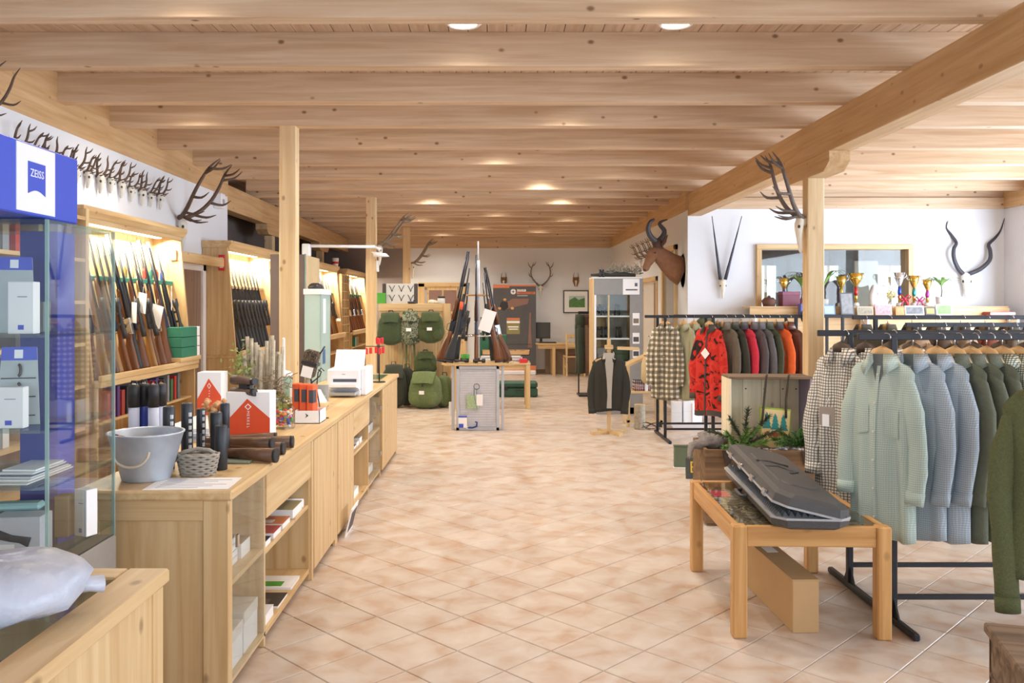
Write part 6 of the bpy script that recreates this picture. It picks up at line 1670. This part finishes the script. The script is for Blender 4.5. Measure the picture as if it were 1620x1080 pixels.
# objects on the partition top
t = root('antler_poster', 'grey poster board of roe antlers standing on the partition', 'poster', (px(633, 13.7), 13.70, 1.62))
w_ = px(661, 13.7) - px(633, 13.7)
part('board', MB().box(-w_, w_, 0, .012, 0, .32), M('poster_grey', 'd4d6d6', .7), t); part('edge', MB().box(-w_, -w_ + .06, -.004, 0, 0, .32), M('poster_dark', '4a4444', .7), t); part('edge', MB().box(w_ - .06, w_, -.004, 0, 0, .32), M('poster_dark', '4a4444', .7), t)
for i in range(3):
    for j in range(2):
        x = -.13 + .15 * i; z = .10 + .15 * j
        part('printed_antler', MB().tube([(x, -.004, z - .06), (x - .015, -.004, z - .01), (x - .045, -.004, z + .04)], .005, 5).tube([(x, -.004, z - .06), (x + .015, -.004, z - .01), (x + .045, -.004, z + .04)], .005, 5), M('poster_dark', '4a4444', .7), t)
solo('leaf_card', MB().box(-.08, .08, -.004, .004, 0, .17, .002), M('grass_green', '4fa840', .5), 'bright green card standing by the antler poster', 'card', None, (px(602, 13.6), 13.62, 1.62))
t = root('skull_ornament', 'small white skull lying on the partition top', 'skull', (px(683, 13.65), 13.66, 1.62)); part('cranium', MB().ball((0, 0, .03), .06, .04, .035), bone, t); part('snout', MB().tube([(.04, 0, .03), (.11, 0, .015)], [.03, .015], 8), bone, t)
t = root('white_jar', 'dark lidded white jar on the partition end', 'jar', (px(698, 13.65), 13.66, 1.62)); part('jar', MB().lathe([(.055, 0), (.06, .01), (.06, .09)], 16), M('pale_jar', 'cfd2ce', .5), t); part('lid', MB().lathe([(.062, .088), (.062, .115), (.03, .12)], 16), black_plastic, t)
t = root('dark_duck_call', 'dark carved block lying on the partition top', 'ornament', (px(652, 13.65), 13.62, 1.62)); part('block', MB().box(-.07, .07, -.03, .03, 0, .035, .012), hornm, t); part('knob', MB().ball((.04, 0, .045), .02), hornm, t)

# ================================================================== glass cabinet with binoculars
GX0, GX1, GY = px(940, 12.5), px(1017, 12.5), 12.5
t = root('glass_cabinet', 'grey glass display cabinet of binoculars with pine side', 'display cabinet', ((GX0 + GX1) / 2, 12.7, 0))
cg = M('cabinet_grey', '8f8f90', .5)
wp('pine_side', MB().box(GX0 - .03, GX0, GY, GY + .42, 0, 1.99, .003), pine_z, t); wp('back_panel', MB().box(GX0, GX1, GY + .40, GY + .42, 0, 1.99), wood('cabinet_back_pine', 'dcc08c', 'c4a06a', 'z'), t) 
wp('right_panel', MB().box(GX1 - .19, GX1, GY, GY + .02, 0, 1.98), cg, t); wp('right_side', MB().box(GX1 - .02, GX1, GY + .02, GY + .40, 0, 1.98), cg, t)
wp('inner_panel', MB().box(GX0 + .22, GX1 - .19, GY + .30, GY + .32, .1, 1.78), M('cabinet_inner', '8c908e', .5), t)
wp('header_panel', MB().box(GX0, GX1, GY - .005, GY + .02, 1.745, 1.985, .003), cg, t); wp('header_card', MB().box(GX0 + .42, GX1 - .05, GY - .008, GY - .005, 1.75, 1.98), paper, t)
wp('header_mark', MB().box(GX1 - .12, GX1 - .08, GY - .0095, GY - .008, 1.87, 1.92), M('grey_print_dark', '5a6274', .7), t); wp('header_line', MB().box(GX0 + .46, GX1 - .08, GY - .0095, GY - .008, 1.81, 1.83), M('grey_print_dark', '5a6274', .7), t)
wp('frame', MB().box(GX0, GX0 + .03, GY - .006, GY + .02, 0, 1.745, .003), white_pl, t); wp('frame', MB().box(GX0 + .20, GX0 + .225, GY - .002, GY + .02, 0, 1.745, .003), M('bronze_frame', 'c8b48a', .4), t)
wp('top', MB().box(GX0 - .03, GX1, GY, GY + .42, 1.985, 2.005, .003), white_pl, t)
for z in (.38, .74, 1.09, 1.42): wp('glass_shelf', MB().box(GX0 + .03, GX1 - .19, GY + .02, GY + .39, z, z + .022), white_pl, t)
wp('glass_pane', MB().box(GX0 + .03, GX1 - .19, GY + .004, GY + .01, .1, 1.745), clear, t)
wp('base_cabinet', MB().box(GX0, GX1, GY, GY + .40, 0, .10, .003), cg, t)
for i, (z, col) in enumerate(((1.30, 'c8b890'), (1.03, 'e8e8ea'), (.82, 'dcdce0'))):
    wp('card', MB().box(GX1 - .15, GX1 - .05, GY - .004, GY - .001, z, z + .18 - .02 * i), paper, t); wp('card_photo', MB().box(GX1 - .14, GX1 - .06, GY - .006, GY - .004, z + .03, z + .10), M('photo_' + col, '7d7468' if i == 0 else '4a4c52', .6), t)
for i, (x, z) in enumerate(((GX0 + .07, 1.442), (GX0 + .135, 1.442), (GX0 + .10, 1.112), (GX0 + .18, 1.112), (GX0 + .38, 1.112), (GX0 + .36, 1.442))):
    binoculars((x, GY + .16, z), R(10 * i), 'black binoculars standing on a shelf of the grey glass cabinet', 1.0, black_plastic, 'binoculars in the glass cabinet')
for i, (x, s_) in enumerate(((GX0 + .12, .8), (GX0 + .42, 1.2))):
    t2 = root('shoulder_bag', ['small grey case on the lower cabinet shelf', 'dark green shoulder bag on the lower cabinet shelf'][i], 'bag', (x, GY + .17, .762)); part('body', MB().box(-.1 * s_, .1 * s_, -.06, .06, 0, .2, .03), [cg, M('bag_bottle_green', '2f4a3c', .7)][i], t2); part('flap', MB().box(-.102 * s_, .102 * s_, -.066, .0, .10, .205, .02), [cg, M('bag_bottle_green', '2f4a3c', .7)][i], t2)
binoculars((px(952, 12.4), 12.42, 1.765), 0, 'small dark binoculars on the cabinet header ledge', .7, black_plastic).location = (px(952, 12.55), 12.56, 2.006)
t = root('soft_gun_case', 'black soft gun case lying on top of the glass cabinet', 'gun case', (px(965, 12.6), 12.62, 2.006)); part('case', MB().tube([(-.28, 0, .035), (-.1, 0, .04), (.2, 0, .045), (.38, 0, .03)], [.025, .04, .05, .03], 10, flat=(.7, 1)), M('soft_black', '3a3a3a', .85), t); part('strap', MB().tube([(-.15, 0, .06), (0, 0, .09), (.15, 0, .07)], .012, 6), M('soft_black', '3a3a3a', .85), t)
fr = random.Random(23); t = root('dried_branches', 'grey tangle of dried lichen branches on top of glass cabinet', 'branches', (px(988, 12.6), 12.66, 2.05)); mb = MB()
for k in range(70):
    p = Vector((fr.uniform(-.24, .24), fr.uniform(-.08, .08), fr.uniform(.0, .06))); pts = [p]
    for q in range(4): pts.append(pts[-1] + Vector((fr.uniform(-.06, .06), fr.uniform(-.03, .03), fr.uniform(-.01, .05))))
    mb.tube(pts, [.006, .006, .005, .004, .003], 4)
part('twigs', mb, M('grey_lichen', '9a978c', .95, var=.25), t)['kind'] = 'stuff'

# ================================================================== sloping display bench beside the cardigan
t = root('display_bench', 'pine bench with sloping board carrying folded textiles', 'bench', (1.98, 11.35, 0))
part('sloping_board', MB().bar((-.30, 0, .78), (.14, -.0, .98), .35, .03, up=(0, 0, 1)), pine_x, t)
part('sloping_board', MB().bar((-.1, -.1, 1.02), (-.38, -.1, 1.03), .05, .04), pine_x, t)
part('seat', MB().box(-.28, .22, -.2, .2, .44, .47, .004), pine_x, t)
for x in (-.25, .18):
    for y in (-.17, .17): part('leg', MB().box(x - .02, x + .02, y - .02, y + .02, 0, .8 + (x + .25) * .4, .003), pine_z, t)
part('stretcher', MB().box(-.27, .22, -.19, -.15, .06, .09), pine_x, t)
for k in range(3):
    t = root('folded_blanket', '%s folded patterned blanket on the sloping bench seat' % ['lowest', 'middle', 'top'][k], 'blanket', (1.97, 11.30, .4705 + .045 * k)); part('folds', MB().box(-.16, .16, -.12, .12, 0, .044, .018), check('knit_pattern_%d' % k, ['8a4a50', 'c8a0a8', '5a5a68'][k], 'e8dcd8', '3a3a44', 40, 40), t); part('band', MB().box(-.02, .02, -.122, .122, -.0005, .0445), paper, t)
t = root('log_stool', 'pale log stool standing before the sloping bench', 'stool', (px(1012, 11.0), 11.0, 0)); part('log', MB().lathe([(.07, 0), (.075, .02), (.072, .30), (.07, .31)], 14), birch, t); part('seat_top', MB().lathe([(.071, .31), (.068, .318)], 14), pine_x, t)
t = root('wire_coil', 'loose black wire coil on floor behind the plaid shirt', 'wire', (px(1030, 10.95), 10.95, 0)); part('coil', MB().tube([((.12 + .02 * math.sin(2.3 * a)) * math.cos(a), .05 * math.sin(a), .05 + .045 * math.sin(a * 1.3 + 1)) for a in [k * .35 for k in range(50)]], .004, 5), black_metal, t); part('tie', MB().box(.10, .14, -.01, .01, .03, .07), black_plastic, t)
for i, (x, h_) in enumerate(((1070, .30), (1088, .34), (1100, .28))):
    t = root('white_carton', '%s white carton on the floor under the olive shirts' % ['first', 'tallest', 'last'][i], 'box', (px(x, 11.5), 11.5, 0), R(10 * i - 8)); part('box', MB().box(-.07, .07, -.06, .06, 0, h_, .003), paper, t); part('fold_line', MB().box(-.071, .071, -.061, .061, h_ * .5, h_ * .5 + .004), M('print_e4e2dc', 'e4e2dc', .6), t)
t = root('white_tray', 'flat white tray on the floor under the olive shirts', 'tray', (px(1088, 11.1), 11.1, 0), R(-6)); part('base', MB().box(-.2, .2, -.1, .1, 0, .02, .004), white_pl, t); part('rim', MB().box(-.2, .2, -.105, -.095, .0, .06).box(-.2, .2, .095, .105, 0, .06), white_pl, t)
t = root('straw_sack', 'pale sack hanging at the bench end beside plaid shirt', 'sack', (px(1022, 11.2), 11.12, .58)); part('sack', MB().lathe([(.05, 0), (.08, .05), (.075, .25), (.04, .36), (.05, .40)], 14), M('sackcloth', 'd8c49c', .9), t); part('tie', MB().lathe([(.042, .35), (.045, .365)], 12), leather, t)
# ================================================================== skulls, antlers and horns
def skull_parts(t, s, m_, zs=1.0):
    st = [(.075, -.045, .030, .024), (.05, -.055, .052, .042), (-.01, -.066, .060, .052), (-.07, -.072, .054, .045), (-.14, -.068, .036, .036), (-.24, -.060, .024, .027), (-.31, -.052, .017, .02), (-.33, -.05, .008, .01)]
    part('skull', MB().loft([ell(0, cy * s, hx * s, hy * s, z * s * (zs if z < 0 else 1), 12) for z, cy, hx, hy in st]), m_, t)
    for q in (-1, 1):
        part('eye_socket', MB().ball((q * .047 * s, -.086 * s, -.045 * s), .017 * s, .015 * s, .02 * s, 8, 6), socket, t)
    part('wall_plate', MB().box(-.02 * s, .02 * s, -.02 * s, .0, -.03 * s, .05 * s), m_, t)
def antlers(t, s, m_, tilt=0.0, spread=1.0, tines=5, thick=1.0, h=1.0):
    for q in (-1, 1):
        mb = MB(); mb.M = Matrix.Translation((0, -.05 * s, .06 * s)) @ Matrix.Rotation(R(tilt), 4, 'X')
        def P(x, y, z): return (q * x * s * spread, y * s, z * s * h)
        k = s * thick
        main = [P(.035, 0, 0), P(.09, -.03, .05), P(.19, -.06, .17), P(.27, -.06, .34), P(.28, -.04, .52), P(.24, -.02, .68), P(.20, -.04, .82)]
        mb.tube(spl(main, 3), splr([.024 * k, .022 * k, .020 * k, .018 * k, .016 * k, .012 * k, .003 * k], 3), 8)
        mb.ball(P(.035, 0, .0), .03 * k, nu=8, nv=6)
        tn = [[P(.06, -.01, .03), P(.09, -.14, .05), P(.10, -.24, .13)], [P(.13, -.04, .09), P(.17, -.17, .15), P(.18, -.24, .24)], [P(.26, -.06, .30), P(.33, -.18, .36), P(.35, -.22, .46)], [P(.265, -.03, .60), P(.34, -.10, .70), P(.37, -.12, .82)], [P(.25, -.02, .66), P(.18, -.12, .74), P(.14, -.16, .84)]]
        for a in tn[:tines]: mb.tube(spl(a, 3), splr([.015 * k, .012 * k, .003 * k], 3), 6)
        part('antler', mb, m_, t)
def mount(loc, rz, s, label, group=None, tilt=0, spread=1.0, tines=5, am=None, sm=None, thick=1.0, h=1.0, name='stag_skull', sk=1.0):
    t = root(name, label, 'antler mount', loc, rz, group)
    skull_parts(t, s * sk, sm or bone, .62 if sk > 1 else 1.0); antlers(t, s, am or antlerm, tilt, spread, tines, thick, h)
    return t
# row on the left wall
proto = None
for i, y in enumerate([5.92, 6.13, 6.34, 6.55, 6.75, 6.95, 7.17, 7.38, 7.58, 7.79, 8.01, 8.23, 8.45]):
    lab = 'small antlered skull in the long row above a lit gun cabinet'
    if i < 4: proto = proto or []; proto.append(mount((-3.36, y, 2.66), R(90), [.27, .24, .28, .25][i], lab, 'antler row on the left wall', [22, 34, 14, 28][i], [.95, .75, 1.1, .85][i], [4, 5, 3, 5][i], None, bone_gray, 1.9, [.95, 1.0, .85, .8][i], 'antler_skull', 2.2))
    else: dup(proto[(i * 3) % 4], loc=(-3.36, y, 2.66 + rnd.uniform(-.012, .012)), rot=(0, 0, R(90 + rnd.uniform(-14, 14))))
mount((-3.36, 5.45, 2.78), R(90), .5, 'antlered skull apart from the row, before the shop sign', None, 35, .8, 3, None, bone_gray, 1.2, 1, 'antler_skull')
mount((-3.36, 8.98, 2.46), R(90), .92, 'large stag skull reaching out beside the brown door', None, 36, 1.1, 5, None, bone_gray, 1.15, 1.0)
mount((2.707, 7.47, pz(352, 7.45)), R(-90), .80, 'large stag skull on the post between the clothes racks', None, 24, .62, 5, M('antler_grey_brown', '6d625c', .6, var=.2, scale=25, bump=.5, bscale=80), bone, 1.25, .95)
mount((-1.739, 12.385, pz(392, 12.4)), R(90), .78, 'stag skull on the post by the hanging backpacks', None, 42, .7, 5, antler_pale, bone, 1.2)
mount((-1.739, 17.265, pz(420, 17.27)), R(90), .80, 'stag skull on the post before the glazed back door', None, 38, .6, 5, antler_pale, bone, 1.2)
mount((px(855, 20), 20.0, pz(455, 20)), 0, .80, 'wide stag antlers on the back wall above the banner', None, 6, 1.0, 5, antler_pale, bone, 1.2, .85)
for i, x in enumerate((797, 911)):
    t = root('roe_head', ['small roe skull above the dark banner', 'small roe skull above the framed landscape'][i], 'antler mount', (px(x, 20), 20.0, pz(445, 20)))
    part('shield', MB().prism([(-.07, .10), (.07, .10), (.075, 0), (.03, -.12), (-.03, -.12), (-.075, 0)], 'xz', -.02, 0), M('shield_brown', '8a6038', .5), t)
    skull_parts(t, .42, bone); antlers(t, .24, antlerm, 5, .8, 2, 1.6)
t0 = None
for i, y in enumerate((13.95, 14.35, 14.8, 15.3, 15.8)):
    if t0 is None: t0 = mount((2.70, y, 2.42), R(-90), .40, 'small antlered skull in the row above the partition door', 'skulls above the partition door', 30, .7, 4, antler_pale, bone_gray, 1.3, 1, 'antler_skull')
    else: dup(t0, loc=(2.70, y, 2.42))
# hartebeest shoulder mount
k = 12.35 / 1350
fur = M('russet_fur', '8a6248', .85, var=.16, scale=20, bump=.6, bscale=140); furd = M('dark_fur', '5a4036', .85, var=.15, scale=30)
t = root('hartebeest_mount', 'brown antelope shoulder mount with curled dark horns on the partition', 'animal mount', (2.70, 12.35, pz(428, 12.35)))
def hp(x, y, dy=0): return ((x - 1081) * k, dy, (428 - y) * k)
path = [(1081, 428, 25), (1070, 424, 21), (1058, 415, 17), (1047, 405, 13.5), (1040, 400, 12), (1034, 403, 10.5), (1029, 410, 8), (1025, 418, 6), (1022, 425, 5.5), (1020, 428, 3)]
part('neck_and_head', MB().tube([hp(a, b) for a, b, c in path], [c * k for a, b, c in path], 14, flat=(1, .62), up=(0, 0, 1)), fur, t)
part('back_board', MB().tube([hp(1081, 428), hp(1083.5, 428)], [27 * k, 27 * k], 16, flat=(1, .75), up=(0, 0, 1)), M('shield_brown', '8a6038', .5), t)
part('brow', MB().tube([hp(1045, 396), hp(1041, 388), hp(1039, 380)], [7 * k, 7.5 * k, 6.5 * k], 10, flat=(1, .8)), furd, t)
for dy, (ps) in ((-.03, [(1038, 382), (1029, 374), (1025, 363), (1028, 352), (1035, 348)]), (.03, [(1042, 382), (1050, 374), (1053, 364), (1046, 354), (1050, 349), (1059, 346)])):
    part('horn', MB().tube(spl([hp(a, b, dy * (1 + .5 * i)) for i, (a, b) in enumerate(ps)]), splr([4.6 * k, 4.4 * k, 3.8 * k, 3.0 * k, 2 * k, .8 * k][:len(ps)]), 9), hornm, t)
for dy in (-.05, .06): part('ear', MB().tube([hp(1045, 390, dy * .8), hp(1050, 382, dy * 1.6), hp(1055, 372, dy * 2)], [3 * k, 4 * k, .8 * k], 8, flat=(1, .4)), furd, t)
part('eye', MB().ball(hp(1036, 400, -.062), .014, nu=8, nv=6), black_plastic, t)
part('nose', MB().ball(hp(1021, 426), 3.4 * k, nu=8, nv=6), furd, t)
# oryx skull
Y = 12.03; k = Y / 1350
t = root('oryx_skull', 'white oryx skull with two long straight horns on the wall', 'horn mount', (px(1142, Y), Y, pz(448, Y)))
skull_parts(t, .78, bone, .85)
for q, dx in ((-1, -18), (1, 29)):
    pts = []
    for i in range(8):
        v = i / 7; pts.append((q * .035 + (dx - q * 4) * k * v, -.05 - .03 * v, .05 + (102 * k - .02) * v))
    part('horn', MB().tube(pts, [.024 - .021 * i / 7 + (.002 if i % 2 else 0) for i in range(8)], 9), hornm, t)
t = root('kudu_skull', 'white kudu skull with spiralling dark horns on the white wall', 'horn mount', (px(1524, Y), Y, pz(440, Y)))
skull_parts(t, 1.05, M('bright_bone', 'efeae6', .7, var=.05), .75)
for ps in ([(1521, 434), (1510, 424), (1503, 408), (1504, 394), (1510, 384), (1503, 370), (1497, 360), (1499, 349)], [(1528, 434), (1545, 426), (1559, 412), (1561, 397), (1561, 387), (1573, 377), (1583, 364), (1588, 345)]):
    part('horn', MB().tube(spl([((a - 1524) * k, -.05 - .05 * math.sin(i * .8), (440 - b) * k) for i, (a, b) in enumerate(ps)]), splr([.030, .030, .028, .026, .023, .019, .012, .003]), 10), hornm, t)
solo('wall_box', MB().box(0, .03, -.06, .06, -.08, .08, .006), white_pl, 'small white box on the post below the stag skull', 'box', None, (-1.737, 12.385, pz(421, 12.4)))
t = root('paper_cup', 'white and red paper cup standing on the gun cabinet crown', 'cup', (-3.08, 16.35, 2.335)); part('cup', MB().lathe([(.05, 0), (.065, .16), (.06, .16), (.045, .01)], 14), paper, t); part('print', MB().lathe([(.058, .05), (.062, .09)], 14, cap=False), red, t)

# ================================================================== trophy shelf before the interior window
t = root('wall_shelf', 'white low cabinet shelf carrying the trophies under the interior window', 'shelf', (4.95, 11.7, 0))
wp('top', MB().box(3.45, 6.98, 11.62, 11.98, 1.555, 1.58, .004), pine_x, t); wp('ledge', MB().box(3.45, 6.98, 11.38, 11.62, 1.44, 1.46, .004), pine_x, t)
wp('front', MB().box(3.45, 6.98, 11.60, 11.62, .1, 1.555), pine_x, t)
for x in (3.45, 4.95, 6.95): wp('upright', MB().box(x, x + .03, 11.38, 11.98, 0, 1.44), white_pl, t)
def trophy(x, top, col, lab, w=.075, h=None, handles=True):
    Y = 11.8; h = h or (pz(top, Y) - 1.58)
    m_ = M('trophy_' + col, col, .25, .5); gold = M('trophy_gold', 'd8b45a', .22, .9); silv = M('trophy_silver', 'd9dbe0', .18, .9)
    t = root('trophy_cup', lab, 'trophy', (px(x, Y), Y, 1.58))
    part('base', MB().lathe([(.045, 0), (.045, .035), (.035, .04), (.035, .05)], 12), M('marble_base', 'e2e2e6', .3, var=.1), t)
    part('column', MB().lathe([(.018, .05), (.022, h * .3), (.016, h * .35)], 12), gold, t)
    part('coloured_column', MB().lathe([(.020, h * .33), (.026, h * .42), (.018, h * .58)], 12), m_, t)
    part('bowl', MB().lathe([(.012, h * .57), (.02, h * .62), (w * .75, h * .78), (w, h), (w * .93, h), (w * .6, h * .78)], 18), silv if col in ('2f4fc0',) else gold, t)
    part('rim_band', MB().lathe([(w * .84, h * .86), (w * .93, h * .94)], 18, cap=False), m_, t)
    if handles:
        for q in (-1, 1): part('handle', MB().tube([(q * w * .8, 0, h * .82), (q * (w + .03), 0, h * .9), (q * (w + .01), 0, h * 1.0)], .005, 6), silv, t)
    return t
trophy(1331, 437, 'e0c850', 'gold and yellow trophy cup beside the dark picture frame', .07); trophy(1354, 432, 'd0352f', 'tall red and gold trophy cup by the picture frame', .095); trophy(1423, 431, '2f4fc0', 'silver trophy cup with blue stem', .07)
trophy(1446, 436, '3a9c98', 'gold trophy cup with teal stem and pink bows', .072); trophy(1467, 442, 'b03aa0', 'gold trophy cup with magenta stem', .062); trophy(1240, 440, '5a6ac0', 'trophy cup with blue stem before interior window by burgundy box', .06)
for i, (x, s_) in enumerate(((1432, 1), (1456, .8))):
    t = root('ribbon_bow', ['large crimson ribbon bow leaning on the teal trophy', 'smaller magenta ribbon bow beside the teal trophy'][i], 'bow', (px(x, 11.66), 11.68, 1.58)); rm = M(['ribbon_crimson', 'ribbon_magenta'][i], ['c8304e', 'b8346e'][i], .5)
    for q in (-1, 1):
        part('loop', MB().tube([(0, 0, .10 * s_), (q * .05 * s_, 0, .16 * s_), (q * .09 * s_, 0, .13 * s_), (q * .05 * s_, 0, .09 * s_), (0, 0, .10 * s_)], .018 * s_, 7, flat=(.5, 1)), rm, t); part('tail', MB().tube([(0, 0, .10 * s_), (q * .03, -.01, .05), (q * .045, -.01, .004)], .014 * s_, 6, flat=(1, .3)), rm, t)
    part('knot', MB().ball((0, -.01, .10 * s_), .02 * s_), rm, t)
def plant(x, Y, z, lab, n, ln, seed, pot, ph, up=.6):
    t = root('potted_plant', lab, 'plant', (px(x, Y), Y, z)); f = random.Random(seed)
    part('pot', MB().lathe([(.06, 0), (.075, ph), (.068, ph), (.055, .02)], 16), pot, t); part('soil', MB().lathe([(.066, ph - .015), (.001, ph - .012)], 12), M('potting_soil', '4a3a2e', .95), t)
    lm = M('leaf_green_bright', '7fa85a', .5, var=.2); top = Vector((0, 0, ph + .16)); part('stem', MB().tube([(0, 0, ph - .02), (.01, 0, ph + .08), (0, 0, ph + .17)], [.009, .008, .006], 6), M('stem_brown', '6a5a3c', .8), t)
    for k in range(n):
        a = 2 * PI * k / n + f.uniform(-.3, .3); l_ = ln * f.uniform(.75, 1.1); g = []
        for j in range(7):
            v = j / 6; w_ = .02 * math.sin(PI * min(1, v * .95 + .05)) + .001; r_ = l_ * v; zz = top.z + up * l_ * math.sin(v * 1.9) * .6 - .25 * l_ * v * v + f.uniform(-.03, .03) * (j == 0)
            c = Vector((r_ * math.cos(a), r_ * math.sin(a) * .7, zz)); s_ = Vector((-math.sin(a), math.cos(a), 0)) * w_; g.append([c - s_, c + Vector((0, 0, -.004)), c + s_])
        part('leaf', MB().sheet(g), lm, t)
    return t
plant(1302, 11.8, 1.58, 'leafy potted plant half hidden by the bracketed post', 16, .30, 5, white_pl, .10, 1.5); plant(1268, 11.8, 1.58, 'drooping green plant beside the burgundy box', 12, .24, 6, M('pot_burgundy', '7a4458', .5), .11, 1.4)
plant(1489, 11.8, 1.58, 'small tree-like plant in a white pot below the kudu skull', 14, .26, 7, white_pl, .13, .9)
t = root('flower_ball', 'pale yellow ball of flowers on a thin stem', 'flower', (px(1410, 11.8), 11.8, 1.58)); part('stem', MB().tube([(0, 0, 0), (0, 0, .12)], .004, 6), M('stem_green', '6a8a50', .7), t); part('foot', MB().lathe([(.035, 0), (.03, .02), (.006, .03)], 12), white_pl, t); mb = MB(); fr = random.Random(2)
for q in range(40):
    v = Vector((fr.gauss(0, 1), fr.gauss(0, 1), fr.gauss(0, 1))).normalized() * .05; mb.ball((v.x, v.y, .16 + v.z), .016, nu=6, nv=4)
part('blossoms', mb, M('pale_yellow', 'e6e0a8', .7), t)
rg = [[(.13 * (1 - .25 * (j / 8) ** 2) * (1 + .06 * math.sin(3 * a + j)) * math.copysign(abs(math.cos(a)) ** .6, math.cos(a)), .05 * math.sin(a), .28 * j / 8 + .02 * math.sin(a * 2) * (j == 8)) for a in [2 * PI * q / 20 for q in range(20)]] for j in range(9)]
t = root('white_bag', 'white paper bag standing among the trophies', 'bag', (px(1391, 11.8), 11.83, 1.58)); part('bag', MB().loft(rg), white_pl, t); part('print', MB().box(-.03, .03, -.056, -.052, .15, .19), M('pale_lilac_panel', 'c9cbd6', .5), t)
def pframe(x, Y, z, w, h, fm, pm, lab, rz=0, name='picture_frame'):
    t = root(name, lab, 'picture', (px(x, Y), Y, z), rot=(R(-10), 0, R(rz))); part('frame', MB().box(-w / 2, w / 2, -.008, .008, 0, h, .003), fm, t); part('picture', MB().box(-w / 2 + .018, w / 2 - .018, -.010, -.007, .018, h - .018), pm, t); part('stand', MB().bar((0, .008, h * .6), (0, .07, .0), .03, .005), fm, t); return t
pframe(1341, 11.5, 1.46, .19, .31, M('frame_dark_grey', '4a4c54', .5), M('photo_grey', '8a8c90', .5, var=.3, scale=20), 'dark grey picture frame standing before the red trophy', 4)
pframe(1369, 11.5, 1.46, .22, .12, M('frame_sand', 'b8b09c', .6), M('photo_fur', 'a09888', .6, var=.3, scale=30), 'low sand coloured picture before the tall red trophy')
pframe(1398, 11.5, 1.46, .22, .15, M('frame_pink', 'e0b8c0', .6), M('photo_pink', 'd8a8b0', .6, var=.35, scale=30), 'pink edged picture before the white bag', -4)
pframe(1424, 11.5, 1.46, .12, .12, oak_x, M('photo_orange', 'dca070', .6, var=.3), 'small orange wooden picture before the blue trophy'); pframe(1447, 11.5, 1.46, .26, .13, M('frame_pale', 'dedbd6', .6), M('photo_badger', '7a7c84', .6, var=.5, scale=18), 'pale picture of a grey animal before the teal trophy')
pframe(1472, 11.5, 1.46, .14, .11, M('frame_dark_grey', '4a4c54', .5), M('photo_gold', 'b09a5a', .6), 'small dark plate with gold band beside the green picture'); pframe(1494, 11.5, 1.46, .22, .15, paper, M('photo_leaf', '7fa866', .6, var=.3, scale=12), 'white framed green picture below the plant pot')
pframe(1312, 11.5, 1.46, .16, .14, M('frame_blue', '7aa0c4', .6), M('photo_sky', 'b4cfe4', .6), 'light blue card beside the bracketed post')
t = root('storage_box', 'burgundy storage box on the shelf before the interior window', 'box', (px(1254, 11.6), 11.74, 1.58)); part('box', MB().box(-.12, .12, -.09, .09, 0, .19, .006), M('burgundy_card', '7d4a5c', .6), t); part('lid', MB().box(-.125, .125, -.095, .095, .15, .20, .006), M('burgundy_lid', '8a5268', .6), t)
for i, (x, c, h_) in enumerate(((1268, '5a6ab8', .15), (1274, 'c8a878', .17))): book((px(x, 11.5), 11.45, 1.461), h_, .05, .12, c, ['blue book on the ledge before the interior window', 'tan book on the ledge before the interior window'][i], 'books on the trophy ledge')
t = root('dark_basket', 'dark brown basket on the shelf corner under the interior window', 'basket', (px(1218, 11.7), 11.74, 1.58)); part('basket', MB().lathe([(.08, 0), (.10, .08), (.06, .12), (.055, .10)], 14), M('basket_brown', '6a4a40', .8), t); part('knob', MB().ball((0, 0, .125), .025), M('basket_brown', '6a4a40', .8), t)
t = root('red_binder', 'flat red binder lying on the shelf end under kudu skull', 'binder', (px(1566, 11.75), 11.78, 1.46)); t.location = (px(1560, 11.8), 11.5, 1.46); part('cover', MB().box(-.17, .17, -.09, .09, 0, .045, .004), M('binder_red', 'a83c48', .5), t); part('pages', MB().box(-.165, .165, -.092, .085, .006, .038), paper, t)
